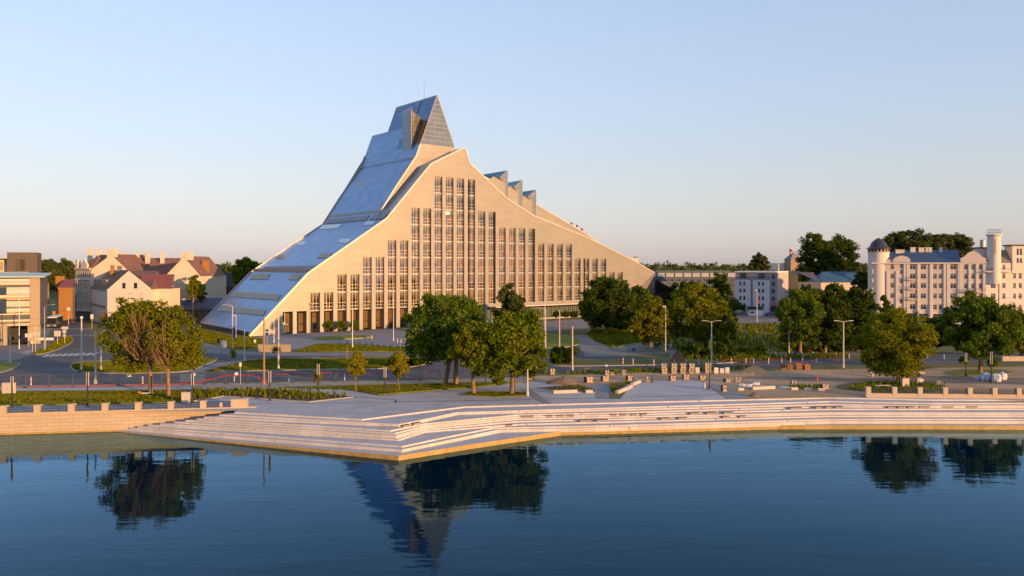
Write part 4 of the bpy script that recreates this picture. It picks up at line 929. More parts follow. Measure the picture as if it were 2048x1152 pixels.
# ---- gabled pale house in front of it
D = 228; hx0, hx1, hm = XA(214.7, D), XA(302, D), XA(257.5, D); gh = thing("gabled_house", "pale pink gabled house with brown roof and brick chimneys in front of tenement", "house", (hx0, D, 0), 0)
W_ = hx1 - hx0; m_ = hm - hx0
hh = [(XA(u, D) - hx0, ZA(v, D), 1.0, 1.5) for u, v in ((247.7, 576), (271, 576), (259.5, 597), (283, 597))]
face(gh, "gable_wall", M_PLASTP, 0, W_, 2.4, 20, hh, (0, 0), 0, M_DARK, top=[[0, m_, W_], [12.9, 18.4, 13.3]])
for f in range(9):
    for sgn in (0, 1):
        x = (m_ * (f + .5) / 9) if sgn == 0 else m_ + (W_ - m_) * (f + .5) / 9; z = np.interp(x, [0, m_, W_], [12.9, 18.4, 13.3])
        MB().span(x - .1, x + .1, -.06, 0, z - 1.1, z - .15).build("gable_batten", M_WHITE, gh)
sx, sy = XA(182, 251) - hx0, 23.0; Lh = math.hypot(sx, sy); ha = math.atan2(-sy, -sx)
face(gh, "street_wall", M_PLASTP, 0, Lh, 2.4, 12.9, [(1.8 + i * (Lh - 3) / 7, z, 1.0, h) for i in range(8) for z, h in ((4.2, 2.8), (8.6, 2.4))], (sx, sy), ha, M_TAN)
ca, sa = math.cos(ha), math.sin(ha)
for z in (7.4, 12.5): MB().span(0, Lh, -.25, 0, z, z + .5).build("cornice", M_GREYB, gh, (sx, sy, 0), ha)
MB().span(.5, Lh * .8, .6, 2.5, 12.9, 15.6).build("dormer_band", M_TAN, gh, (sx, sy, 0), ha)
for i in range(6): MB().span(1.2 + i * Lh * .12, 2.0 + i * Lh * .12, .55, .6, 13.3, 15.3).build("dormer_window", M_GLASSB, gh, (sx, sy, 0), ha)
rr = MB(); rg = (sx + m_ - .5, sy, 18.2)
rr.poly([(-.2, -.2, 12.9), (m_, -.2, 18.6), rg, (sx - .2, sy, 12.9)]).poly([(m_, -.2, 18.6), (W_ + .2, -.2, 13.2), (W_ + .2, 10, 13.2), (m_ + 2, 14, 18.2), rg]); rr.build("roof", M_TILE, gh)
MB().prism([(sx, sy), (0, .05), (W_, .05), (W_, 14)], 2.4, 12.8).build("core", M_PLASTP, gh)
chimney(gh, XA(228, 238) - hx0, 9, 16, 19.8, .9, M_BRICK); chimney(gh, XA(239, 236) - hx0, 8, 17, 19.6, 1.2, M_GREYB)
MB().add([(W_ - 5.5, 4, 13), (W_ + 4.5, 4, 13), (W_ + 3, 9, 17.2), (W_ - 7, 9, 17.2)], [(0, 1, 2, 3)]).build("annexe_roof", M_REDROOF, gh)
MB().span(W_ - 3, W_ + 4.2, 4.1, 10, 2.4, 13).build("annexe_wall", M_PLAST, gh)
# ---- long low shed with blue roof
D = 240; bx = XA(300, D); bs = thing("long_low_shed", "long low shed with shallow blue roof beside library foot", "shed", (bx, D, 0), 0)
Lb = XA(452, D) - bx
face(bs, "front_wall", M_BROWNB, 0, Lb, 2.4, 6.6, [(2 + i * 3.2, 3.6, 1.6, 1.8) for i in range(7)], (0, 0), 0, M_GREYB)
MB().span(0, Lb, .3, 9, 2.4, 6.5).build("core", M_BROWNB, bs)
MB().poly([(-.5, -.7, 6.6), (Lb + .5, -.7, 6.6), (Lb + .5, 5, 9.7), (-.5, 5, 9.7)]).poly([(-.5, 5, 9.7), (Lb + .5, 5, 9.7), (Lb + .5, 10, 6.6), (-.5, 10, 6.6)]).poly([(-.5, -.7, 6.6), (Lb + .5, -.7, 6.6), (Lb + .5, -.7, 6.2), (-.5, -.7, 6.2)]).build("roof", M_BLUEROOF, bs)
chimney(bs, XA(386, 244) - bx, 4, 8.5, 11, .7, M_BRICK)
# ---- small houses between tenement and library
D = 285; yx = XA(402, D); yh = thing("yellow_house", "narrow yellow house with brown roof between tenement and library", "house", (yx, D, 0), 0)
Wy = XA(417, D) - yx
face(yh, "front_wall", mat("yellow plaster", (.46, .30, .10), .9), 0, Wy, 2.4, 14.6, [(Wy * .4, 9.6, 1.0, 1.8), (Wy * .75, 4.5, .9, 1.6)], (0, 0), 0, M_SASH)
MB().span(0, Wy, .3, 8, 2.4, 14.5).build("core", M_TAN, yh)
MB().poly([(-1.5, -.4, 14.6), (Wy + .2, -.4, 14.6), (Wy - 1, 5, 20.5), (-3.5, 5, 21)]).poly([(Wy + .2, -.4, 14.6), (Wy + .2, 9, 14.6), (Wy - 1, 5, 20.5)]).build("roof", M_TILE, yh)
chimney(yh, Wy + .6, 3, 13, 18.5, .9, M_PLAST)
gx = XA(417, 290); gy = thing("grey_gable_house", "grey brown gable house with slate roof close by the library slope", "house", (gx, 290, 0), 0)
Wg = XA(439, 290) - gx
face(gy, "gable_wall", mat("grey brown render", (.26, .20, .15), .9, col2=(.3, .24, .18), scale=.4), 0, Wg, 2.4, 16, [(Wg * .35, 9.5, .5, .8)], (0, 0), 0, M_DARK, top=[[0, Wg * .55, Wg], [13.6, 18.0, 12.0]])
MB().poly([(Wg * .55, -.1, 18), (Wg * .55 + 5.5, 2, 17), (Wg + 4.5, 2, 11.8), (Wg, -.1, 12)]).poly([(0, -.1, 13.6), (Wg * .55, -.1, 18), (Wg * .55, 8, 18), (0, 8, 13.6)]).build("roof", mat("slate roof", (.07, .08, .11), .6), gy)
MB().span(Wg, Wg + 4.2, 1.5, 8, 2.4, 11.9).build("side_wing", mat("dark brick", (.12, .06, .04), .9), gy)
MB().span(Wg + 2.2, Wg + 3.4, 1.42, 1.5, 6.5, 10).build("window", M_GLASSB, gy)
chimney(gy, Wg * .55, 3, 17.5, 20.2, 1.0, M_GREYB)
# ------------------------------------------------------------------ right-hand buildings
HA = -R(20.0); HO = Vector((109.7, 240.5)); hdx, hdy = math.cos(HA), math.sin(HA)
def hw(u, y=0.0):
    """column of the picture to metres along the hotel's front plane"""
    ox, oy = HO.x - hdy * y, HO.y + hdx * y; r = (u - 1024) / FPX
    return (r * oy - ox) / (hdx - r * hdy)
def hz(v, w): return ZA(v, HO.y + hdy * w)
M_HOT = mat("pale pink stucco", (.68, .57, .51), .9, col2=(.74, .63, .56), scale=.35, bump=.08)
M_HOTW = mat("white stucco", (.76, .66, .58), .9, col2=(.80, .70, .62), scale=.5)
ho = thing("corner_hotel", "large pale pink corner hotel with blue roof, domed turret and round tower", "hotel", (HO.x, HO.y, 0), HA)
rows = [18.65, 15.85, 13.05, 9.95, 6.65]
c1 = [hw(1660 + x / 4.608) for x in (405, 490, 573)]; c2 = [(hw(1660 + x / 4.608), w) for x, w in ((760, 1.5), (860, 1.5), (967, 1.0), (1018, 1.0), (1135, 1.6))]; c3 = [hw(1660 + x / 4.608) for x in (1252, 1318, 1388)]
xs_ = hw(1660 + 658 / 4.608); WM = hw(1921); WE = hw(1972)
holes = [(x, z, 1.0, 1.55) for x in c1 + c3 for z in rows] + [(x, z, w, 1.55) for x, w in c2 for z in rows] + [(xs_, z, .85, 1.4) for z in (19.0, 17.2, 14.4, 11.3, 8.3)]
holes += [(x, 3.2, 2.6, 2.2) for x in (c2[1][0], (c2[2][0] + c2[3][0]) / 2, c2[0][0])]
face(ho, "front_wall", M_HOT, .6, WE, 2.4, 20.6, holes, sash=M_HOTW, cols=2)
MB().span(.6, WM, .3, 13, 2.4, 20.4).build("core", M_HOT, ho); MB().span(WM, WE, .3, 14, 2.4, 22.0).build("core", M_HOT, ho)
MB().span(.4, WM, -.45, 0, 20.35, 20.75).build("cornice", M_HOTW, ho); MB().span(.4, WE, -.1, 0, 5.45, 5.75).build("string_course", M_HOTW, ho)
for x in (c1[0] + 1.25, c1[1] + 1.2, c1[2] + 1.25, xs_ + .9, c2[0][0] - 1.3, c2[1][0] - 1.35, c2[2][0] - 1.1, c2[3][0] + 1.1, c2[4][0] - 1.4, c2[4][0] + 1.5, WM - .3, c3[0] + .95, c3[1] + 1.0, WE - .5):
    MB().span(x - .28, x + .28, -.22, 0, 5.75, 18.2 if x < xs_ else 20.35).build("pilaster", M_HOTW, ho)
for x in (c1[0] + 1.25, c1[1] + 1.2, c1[2] + 1.25, c2[1][0] - 1.35, c2[2][0] - 1.1, c2[3][0] + 1.1):
    MB().add([(x - .35, -.9, 2.4), (x + .35, -.9, 2.4), (x + .35, 0, 2.4), (x - .35, 0, 2.4), (x - .28, -.3, 8.2), (x + .28, -.3, 8.2), (x + .28, 0, 9.2), (x - .28, 0, 9.2)], [(0, 1, 5, 4), (1, 2, 6, 5), (3, 0, 4, 7), (4, 5, 6, 7)]).build("buttress", M_HOTW, ho)
for z in (15.6, 12.8, 9.7):
    b = MB().span(c2[0][0] - 1.3, c2[0][0] + 1.3, -1.0, -.05, z - .25, z - .05).build("balcony", M_HOTW, ho)
    r = MB()
    for i in range(9): r.span(c2[0][0] - 1.25 + i * .31, c2[0][0] - 1.21 + i * .31, -.98, -.94, z - .05, z + .85)
    r.span(c2[0][0] - 1.27, c2[0][0] + 1.27, -1.0, -.94, z + .85, z + .92); r.build("balcony_rail", M_BLACK, b)
b = MB().span(c3[0] - .2, WE - .2, -1.2, -.05, 11.9, 12.15).build("balcony", M_HOTW, ho)
r = MB()
for i in range(20): r.span(c3[0] - .15 + i * (WE - c3[0] - .2) / 19 - .02, c3[0] - .15 + i * (WE - c3[0] - .2) / 19 + .02, -1.18, -1.14, 12.15, 13.0)
r.span(c3[0] - .2, WE - .2, -1.2, -1.14, 13.0, 13.07); r.build("balcony_rail", M_BLACK, b)
# roofs
RL = hw(1828); mr = MB()
mr.poly([(RL - 5.5, -.3, 20.8), (WM + .2, -.3, 20.8), (WM + .2, 6, 24.6), (RL - 1.2, 6, 24.6)]).poly([(RL - 1.2, 6, 24.6), (WM + .2, 6, 24.6), (WM + .2, 13, 20.6), (RL - 5.5, 13, 20.6)]).poly([(RL - 5.5, -.3, 20.8), (RL - 1.2, 6, 24.6), (RL - 5.5, 13, 20.6)])
mr.build("roof", M_BLUEROOF, ho)
MB().poly([(4.5, 1.2, 21.6), (RL - 3, 1.2, 21.6), (RL - 2, 6, 24.2), (6.0, 6, 24.2)]).poly([(6, 6, 24.2), (RL - 2, 6, 24.2), (RL - 4, 12, 20.6), (4.5, 12, 20.6)]).build("low_roof", M_BLUEROOF, ho)
MB().span(3.2, RL - 4.5, .2, 1.1, 20.7, 21.7).build("attic_parapet", M_HOT, ho)
gx_ = hw(1803.5); pts = [(-2.3, 20.7), (2.3, 20.7), (2.3, 21.7), (1.6, 22.4), (0, 22.9), (-1.6, 22.4), (-2.3, 21.7)]
MB().add([(gx_ + x, -.15, z) for x, z in pts] + [(gx_ + x, .5, z) for x, z in pts], [tuple(range(7)), tuple(range(13, 6, -1))] + [(i, (i + 1) % 7, 7 + (i + 1) % 7, 7 + i) for i in range(7)]).build("attic_gable", M_HOT, ho)
gm_ = (WM + WE) / 2; hw_ = (WE - WM) / 2; pts = [(-hw_, 20.6), (hw_, 20.6), (hw_, 21.9), (hw_ * .72, 22.4), (hw_ * .45, 23.4), (.1, 24.2), (-hw_ * .4, 23.6), (-hw_ * .7, 22.5), (-hw_, 22.0)]
k = len(pts); MB().add([(gm_ + x, -.12, z) for x, z in pts] + [(gm_ + x, .4, z) for x, z in pts], [tuple(range(k)), tuple(range(2 * k - 1, k - 1, -1))] + [(i, (i + 1) % k, k + (i + 1) % k, k + i) for i in range(k)]).build("curved_gable", M_HOT, ho)
for u, w, h in ((1770, .9, 24.4), (1797, 1.6, 24.6), (1806, .9, 24.6), (1826, 1.4, 25.3), (1843, 1.5, 25.2), (1855, 1.0, 25.3), (1860, 1.1, 25.2), (1882, .9, 25.2)): chimney(ho, hw(u, 5), 5.2, 22.5, h, w, M_HOTW)
# turret with bell dome
tx, ty = hw(1757, 2.6), 2.6
MB().lathe([(3.0, 2.4), (3.0, 23.7), (3.15, 23.75), (3.15, 24.0)], (tx, ty, 0), 28).build("turret", M_HOTW, ho, smooth=False)
MB().lathe([(2.75, 24.0), (2.75, 24.95)], (tx, ty, 0), 28).build("lantern_core", M_DARK, ho)
for i in range(18):
    an = 2 * math.pi * i / 18; MB().box((tx + 2.9 * math.cos(an), ty + 2.9 * math.sin(an), 24.5), (.28, .5, 1.0), an).build("lantern_pier", M_TAN, ho)
MB().lathe([(3.7, 24.9), (3.4, 25.1), (2.8, 25.5), (2.45, 26.0), (2.2, 26.6), (1.8, 27.2), (1.1, 27.8), (.4, 28.2), (.08, 28.4)], (tx, ty, 0), 28).build("dome", mat("slate dome", (.06, .055, .075), .35, .3), ho, smooth=True)
# round tower, attic block and lit right wing turned towards the river bend
rx, ry = hw(1988, .9), .9
MB().lathe([(1.75, 14.5), (1.75, 28.4), (2.1, 28.6), (2.1, 29.0)], (rx, ry, 0), 24).build("round_tower", M_HOTW, ho, smooth=False)
r = MB()
for i in range(16): an = 2 * math.pi * i / 16; r.tube([(rx + 1.75 * math.cos(an), ry + 1.75 * math.sin(an), 29.0), (rx + 1.75 * math.cos(an), ry + 1.75 * math.sin(an), 30.3)], .05, 4)
for z in (29.6, 30.3):
    r.tube([(rx + 1.75 * math.cos(2 * math.pi * i / 16), ry + 1.75 * math.sin(2 * math.pi * i / 16), z) for i in range(17)], .05, 4, cap=False)
r.build("tower_railing", M_GALV, ho)
for i in range(9):
    z = 27.3 - i * .48; MB().span(rx - .13, rx + .13 - .06 * (i % 3), ry - 1.84, ry - 1.76, z - .16, z + .12).build("sign_letter", M_RED, ho)
MB().span(hw(1953, 4), hw(1980, 4), 3, 8, 21, 25.0).build("attic_block", M_HOT, ho); MB().span(hw(1951, 4), hw(1982, 4), 2.6, 8.3, 25.0, 25.3).build("attic_roof", M_DARK, ho)
MB().lathe([(.7, 25.2), (.7, 27.4), (.8, 27.5)], (hw(1965, 5), 5, 0), 10).build("flue", M_GALV, ho)
WA = R(16.0)
wr = 16.0; fh = [(x, z, w, 1.6) for x, w in ((2.0, 1.4), (5.0, .9), (8.0, .8), (9.6, .9), (12.8, 1.5)) for z in (16.0, 13.2, 10.1, 6.8)] + [(5.0, 18.75, .8, 1.4), (12.8, 18.7, 1.3, 1.5), (8.9, 18.6, 1.9, 1.7)]
face(ho, "wing_wall", M_HOTW, 0, wr + 6, 2.4, 20.6, fh, (WE, -.02), WA, M_HOTW)
wc, wsn = math.cos(WA), math.sin(WA)
def wp(x, y): return (WE + x * wc - y * wsn, -.02 + x * wsn + y * wc)
MB().prism([wp(0, .3), wp(wr + 6, .3), wp(wr + 6, 12), wp(0, 12)], 2.4, 20.5).build("wing_core", M_HOT, ho)
MB().prism([wp(7.3, -.25), wp(11.3, -.25), wp(11.3, 4), wp(7.3, 4)], 17.6, 25.6).build("square_tower", M_HOTW, ho)
MB().prism([wp(6.9, -.6), wp(11.7, -.6), wp(11.7, 4.4), wp(6.9, 4.4)], 25.6, 25.95).build("square_tower_roof", M_DARK, ho)
for x in (8.8, 9.7): 
    for z, h in ((22.9, 1.9), (20.6, 1.4)): MB().prism([wp(x - .28, -.3), wp(x + .28, -.3), wp(x + .28, -.26), wp(x - .28, -.26)], z, z + h).build("slit_window", M_GLASSB, ho)
MB().poly([(*wp(4.0, -.2), 20.7), (*wp(7.3, -.2), 20.7), (*wp(7.3, 3), 24.4), (*wp(5.2, 3), 24.4)]).poly([(*wp(4.0, -.2), 20.7), (*wp(5.2, 3), 24.4), (*wp(4.0, 6), 20.7)]).build("mansard", M_GREYB, ho)
MB().poly([(*wp(11.3, -.3), 20.7), (*wp(wr + 6, -.3), 20.7), (*wp(wr + 6, 6), 24.4), (*wp(12.2, 6), 24.4)]).build("wing_roof", M_BLUEROOF, ho)
b = MB().prism([wp(-.6, -1.1), wp(6.8, -1.1), wp(6.8, -.03), wp(-.6, -.03)], 17.9, 18.15).build("balcony", M_HOTW, ho); r = MB()
for i in range(18): p = wp(-.5 + i * .42, -1.05); r.box((p[0], p[1], 18.6), (.04, .04, .9))
p, q = wp(-.6, -1.05), wp(6.8, -1.05); r.tube([(p[0], p[1], 19.05), (q[0], q[1], 19.05)], .04, 4); r.build("balcony_rail", M_BLACK, b)
MB().prism([wp(3.55, -.1), wp(3.7, -.1), wp(3.7, -.03), wp(3.55, -.03)], 2.4, 18).build("downpipe", M_BROWNB, ho)

# ---- white apartment block with the shop
BO = Vector((81.8, 288.0)); bd = Vector((94.3, 280)) - BO; BA = math.atan2(bd.y, bd.x); BL = bd.length
def bw_(u):
    r = (u - 1024) / FPX; d = bd.normalized(); return (r * BO.y - BO.x) / (d.x - r * d.y)
M_WB = mat("white render", (.62, .63, .66), .9, col2=(.66, .67, .70), scale=.4); M_MAUVE = mat("mauve render", (.36, .33, .35), .9)
ab = thing("white_apartment_block", "white and mauve apartment block with red shop sign beyond the trees", "apartment block", (BO.x, BO.y, 0), BA)
xr_ = [bw_(u) for u in (1470.5, 1501, 1505.5, 1539)]
MB().span(0, BL, .8, 16.5, 2.4, 17.3).build("core", M_MAUVE, ab)
MB().span(-.3, BL + .2, .3, 16.8, 17.3, 17.75).build("roof_slab", M_WHITE, ab)
for x0_, x1_, cu in ((xr_[0], xr_[1], (1480.7, 1488.6)), (xr_[2], xr_[3], (1518, 1526))):
    face(ab, "front_wall", M_WB, x0_, x1_, 2.4, 14.6, [(bw_(u), z, .75, 1.15) for u in cu for z in (4.9, 7.5, 10.2, 12.8)], (0, 0), 0, M_DARK, cols=1, rows=1)
    MB().span(x0_, x1_, .02, .79, 14.3, 14.6).build("terrace", M_MAUVE, ab); r = MB()
    for i in range(14): r.span(x0_ + i * (x1_ - x0_) / 13 - .02, x0_ + i * (x1_ - x0_) / 13 + .02, .05, .09, 14.6, 15.5)
    r.span(x0_, x1_, .04, .1, 15.5, 15.58); r.build("terrace_rail", M_BLACK, ab)
    MB().poly([(x0_, 0, 2.4), (x0_, .8, 2.4), (x0_, .8, 14.4), (x0_, 0, 14.4)]).poly([(x1_, 0, 2.4), (x1_, .8, 2.4), (x1_, .8, 14.4), (x1_, 0, 14.4)]).build("return_wall", M_WB, ab)
    q = put("window", win_mesh(2.2, 1.4, M_DARK, 3, 1)[0], ab, ((x0_ + x1_) / 2, .66, 15.5)); put("pane", win_mesh(2.2, 1.4, M_DARK, 3, 1)[1], q)
for z in (4.9, 7.5, 10.2, 12.8, 15.3):
    fm, gm = win_mesh(.95, 1.15, M_DARK, 1, 1); q = put("window", fm, ab, (bw_(1545.7), .66, z)); put("pane", gm, q)
MB().span(BL - .02, BL + .3, .8, 16.4, 2.4, 17.3).build("end_wall", mat("light-tinted end render", (.50, .42, .40), .9), ab)  # pink hue puts the warmer light on this end face into its colour
MB().span(bw_(1541), BL + .6, -.8, .8, 4.6, 4.9).build("shop_canopy", M_DARK, ab); MB().span(bw_(1541), BL, .7, .78, 2.6, 4.6).build("shop_window", M_GLASSB, ab)
sgn = MB().span(BL - 1.6, BL + 1.0, .35, .45, 5.5, 6.4).build("shop_sign", M_RED, ab)
tcv = bpy.data.curves.new("shop_sign_text", 'FONT'); tcv.body = "LaTS"; tcv.size = .95; tcv.extrude = .02; tcv.materials.append(M_WHITE)
to = bpy.data.objects.new("shop_sign_curve", tcv); COL.objects.link(to)
tme = bpy.data.meshes.new_from_object(to.evaluated_get(bpy.context.evaluated_depsgraph_get())); bpy.data.objects.remove(to)
to = put("shop_sign_text", tme, sgn, (BL - 1.35, .32, 5.62)); to.rotation_euler = (R(90), 0, 0)
kx = bw_(1499)
ki = thing("white_kiosk", "small white flat-topped kiosk in front of white apartment block", "kiosk", (XA(1512, 272), 272, 0), HA * .3)
MB().span(-2.3, 2.3, 0, 3, 2.4, 4.6).build("walls", M_WHITE, ki); MB().span(-2.8, 2.8, -.4, 3.4, 4.6, 4.8).span(-2.2, 2.2, .2, 3, 4.8, 5.5).build("roof", M_DARK, ki)
MB().span(-1.9, -.6, -.03, 0, 3.2, 3.9).build("sign_panel", M_BLUEROOF, ki)
# ---- long panel block
D = 400; px0 = XA(1296, D); pb_ = thing("panel_block", "long grey panel block with pale parapet seen beyond the library end", "apartment block", (px0, D, 0), 0)
PL = XA(1472, D) - px0; M_PB = mat("blue grey panel", (.10, .13, .16), .85); M_PBW = mat("pale panel", (.48, .48, .46), .9)
face(pb_, "front_wall", M_PB, 0, PL, 2.4, 14.0, [(2 + i * 3.4, z, 1.6, 1.5) for i in range(13) for z in (5.2, 8.3, 11.4)], (0, 0), 0, M_PBW, rows=1)
MB().span(0, PL, .3, 12, 2.4, 16.6).build("core", M_PB, pb_)
for i in range(10):
    xa_, xb_ = i * PL / 10 + .35, (i + 1) * PL / 10 - .35
    q = MB().span(xa_, xb_, -.05, .25, 14.0, 15.9).build("parapet_panel", M_PBW, pb_)
    for j in range(3): MB().span(xa_ + .8 + j * 1.3, xa_ + 1.1 + j * 1.3, -.08, -.05, 15.0, 15.3).build("vent_hole", M_DARK, q)
for z in (5, 8, 11): MB().span(PL - 6.4, PL - 1.5, -1.2, 0, z, z + 1.0).build("balcony", M_PB, pb_); 
MB().span(PL * .1, PL * .95, 3, 9, 16.6, 17.2).build("roof_plant", M_PB, pb_)
# ---- grey building and blue roofed house
gb = thing("grey_block", "dark grey building with purple hipped roof right of white apartment block", "building", (XA(1576, 296), 296, 0), HA)
MB().span(0, 3.6, 0, 12, 2.4, 16.8).build("blank_wall", mat("olive grey render", (.15, .14, .12), .9), gb)
face(gb, "front_wall", M_GREYB, 3.6, 11, 2.4, 13.6, [(5.2 + 2.4 * i, z, .9, 1.6) for i in range(2) for z in (5, 8.2, 11.2)], (0, 0), 0, M_DARK)
MB().poly([(0, -.3, 17.0), (3.6, -.3, 17.0), (11.3, -.3, 13.6), (9, 6, 17.2), (0, 6, 17.6)]).build("roof", mat("purple grey roof", (.08, .075, .095), .7), gb); MB().span(3.6, 11, .3, 9, 2.4, 13.5).build("core", M_GREYB, gb)
D = 310; bh = thing("blue_roofed_house", "cream house with bright blue hipped roof left of the hotel turret", "house", (XA(1637, D), D, 0), 0)
WB_ = XA(1738, D) - XA(1637, D); 
face(bh, "front_wall", M_HOT, 0, WB_, 2.4, 13.2, [(3 + i * 3.2, z, .9, 1.6) for i in range(5) for z in (5, 9.6)], (0, 0), 0, M_DARK)
MB().span(0, WB_, .3, 10, 2.4, 13.1).build("core", M_HOT, bh)
MB().poly([(-.4, -.5, 13.2), (WB_, -.5, 13.2), (WB_, 5, 17.4), (3.5, 5, 17.4)]).poly([(-.4, -.5, 13.2), (3.5, 5, 17.4), (-.4, 10.5, 13.2)]).build("roof", mat("bright blue roof", (.03, .10, .19), .5, col2=(.05, .12, .2), scale=.4), bh)
# ---- far landmarks: chimneys, church, wheel
def stack(u, v, D, r_, label, red=False):
    z = ZA(v, D); t = thing("smoke_stack", label, "chimney", (XA(u, D), D, 0))
    MB().lathe([(r_ * 1.4, 0), (r_, z)], (0, 0, 0), 10).build("shaft", M_HOTW if red else M_GREYB, t)
    for i in range(2): MB().lathe([(r_ * 1.06, z - 4 - i * 7), (r_ * 1.05, z - 1 - i * 7)], (0, 0, 0), 10).build("band", M_RED if red else M_DARK, t)
stack(1335, 520, 1600, 1.8, "thin grey smoke stack on horizon right of library tip"); stack(1389, 525, 1500, 1.6, "short far smoke stack above the treeline nearer the white block")
stack(1582, 497, 900, 1.7, "red and white smoke stack beside the little church roof", True)
ch = thing("church_tower", "brick church tower with pyramid roof on the horizon by poplars", "church", (XA(1587, 620), 620, 0), .3)
MB().span(-5.5, 5.5, -4, 4, 2, 24.2).build("tower_wall", mat("pale brick", (.34, .24, .18), .9), ch); MB().add([(-6, -4.5, 24.2), (6, -4.5, 24.2), (6, 4.5, 24.2), (-6, 4.5, 24.2), (0, 0, 30.5)], [(0, 1, 4), (1, 2, 4), (2, 3, 4), (3, 0, 4), (3, 2, 1, 0)]).build("roof", M_GREYB, ch)
MB().span(-11, 11, 4, 20, 2, 21.5).build("nave", M_PLASTP, ch)
fw = thing("ferris_wheel", "ferris wheel cabins peeping over the library's falling roof", "ferris wheel", (XA(1130, 1200), 1200, 0), 0)
RW, ZW = 38.2, 48.0; rm = MB()
for k in range(48):
    a0, a1 = 2 * math.pi * k / 48, 2 * math.pi * (k + 1) / 48; rm.tube([(RW * math.cos(a0), 0, ZW + RW * math.sin(a0)), (RW * math.cos(a1), 0, ZW + RW * math.sin(a1))], .35, 4, cap=False)
for k in range(24): a0 = 2 * math.pi * k / 24; rm.tube([(0, 0, ZW), (RW * math.cos(a0), 0, ZW + RW * math.sin(a0))], .22, 3, cap=False)
rm.build("rim", M_WHITE, fw); MB().tube([(-16, 0, 0), (0, 0, ZW), (16, 0, 0)], 1.0, 5).build("stand", M_WHITE, fw)
cm = MB().lathe([(1.1, -3.0), (1.9, -2.2), (1.9, -.6), (1.2, .2)], (0, 0, 0), 8).mesh("cabin", mat("dark cabin", (.05, .04, .05), .4))
for k in range(26): a0 = 2 * math.pi * (k + .4) / 26; put("cabin", cm, fw, (RW * math.cos(a0), -.5, ZW + RW * math.sin(a0) - .3))
D = 900; tf = thing("far_tower_block", "pale far tower block peeping over the library's right slope", "apartment block", (XA(1258, D), D, 0), 0)
MB().span(0, 11, 0, 12, 2, ZA(516, D)).build("wall", M_HOTW, tf); MB().span(7, 10.5, 2, 9, ZA(516, D), ZA(513, D)).build("lift_house", M_GREYB, tf)
# ------------------------------------------------------------------ trees
def leaves(centres, radii, n, size, seed, squash=.8, flat=.35):
    """n leaf-cluster faces spread round clump centres; returns a mesh"""
    r = np.random.default_rng(seed); k = len(centres); idx = r.integers(0, k, n); c = np.asarray(centres)[idx]; rad = np.asarray(radii)[idx][:, None]
    d = r.normal(size=(n, 3)); d /= np.linalg.norm(d, axis=1)[:, None]; p = c + d * rad * (r.random((n, 1)) ** .45) * np.array([1, 1, squash])
    nrm = d * .6 + r.normal(size=(n, 3)) * .7 + np.array([0, 0, flat]); nrm /= np.linalg.norm(nrm, axis=1)[:, None]
    t = np.cross(nrm, r.normal(size=(n, 3))); t /= np.linalg.norm(t, axis=1)[:, None] + 1e-9; b = np.cross(nrm, t)
    s = size * r.uniform(.55, 1.25, (n, 1)); V = np.empty((n, 4, 3)); V[:, 0] = p - t * s; V[:, 1] = p - b * s * .6; V[:, 2] = p + t * s; V[:, 3] = p + b * s * .6
    V[:, 0] += nrm * s * .25; V[:, 2] -= nrm * s * .2
    me = bpy.data.meshes.new("crown"); me.vertices.add(n * 4); me.vertices.foreach_set("co", V.reshape(-1)); me.loops.add(n * 4); me.loops.foreach_set("vertex_index", np.arange(n * 4, dtype=np.int32))
    me.polygons.add(n); me.polygons.foreach_set("loop_start", np.arange(n, dtype=np.int32) * 4); me.polygons.foreach_set("loop_total", np.full(n, 4, np.int32)); me.update(calc_edges=True); return me
def crown_clumps(w, d, z0, z1, seed, k=46, shape="round", fill=.62):
    r = random.Random(seed); out = []; rad = []; zc, hz_ = (z0 + z1) / 2, (z1 - z0) / 2
    # big uneven lobes first, then clumps on them
    lob = []
    for i in range(9):
        a = i * 2.4 + r.uniform(-.4, .4); f = r.uniform(.25, .66); zz = r.uniform(-.62, .66); wr_ = math.sqrt(max(.12, 1 - zz * zz))
        if shape == "cone": wr_ = .35 + .55 * (1 - (zz + 1) / 2)
        if shape == "egg": wr_ = math.sqrt(max(.1, 1 - (zz + .25) ** 2 * .9))
        lob.append((math.cos(a) * f * w / 2 * wr_, math.sin(a) * f * d / 2 * wr_, zc + zz * hz_, r.uniform(.34, .5) * min(w, d) / 2 * (1 if shape != "cone" else .7)))
    lob.append((0, 0, zc + hz_ * .55, .34 * min(w, d) / 2)); lob.append((0, 0, zc - hz_ * .1, .55 * min(w, d) / 2))
    for i in range(k):
        if i % 5 < 2:          # fill between the lobes so the crown closes, thinner below
            v = Vector((r.gauss(0, 1), r.gauss(0, 1), r.gauss(0, 1))).normalized(); q = r.uniform(.62, .93); wr_ = 1.0
            if shape == "cone": wr_ = .45 + .55 * (1 - (v.z + 1) / 2)
            out.append((v.x * q * w / 2 * wr_, v.y * q * d / 2 * wr_, zc + v.z * q * hz_)); rad.append(r.uniform(.06, .12) * min(w, d, hz_ * 2.2) + .2); continue
        L = lob[r.randrange(len(lob))]; v = Vector((r.gauss(0, 1), r.gauss(0, 1), r.gauss(0, 1))).normalized(); q = r.uniform(.55, 1.08) * L[3]
        p = (L[0] + v.x * q, L[1] + v.y * q, min(L[2] + v.z * q * min(1.2, hz_ / (min(w, d) / 2)), z1 - .25)); out.append(p); rad.append(r.uniform(.055, .125) * min(w, d, hz_ * 2.2) + .22)
    return out, rad
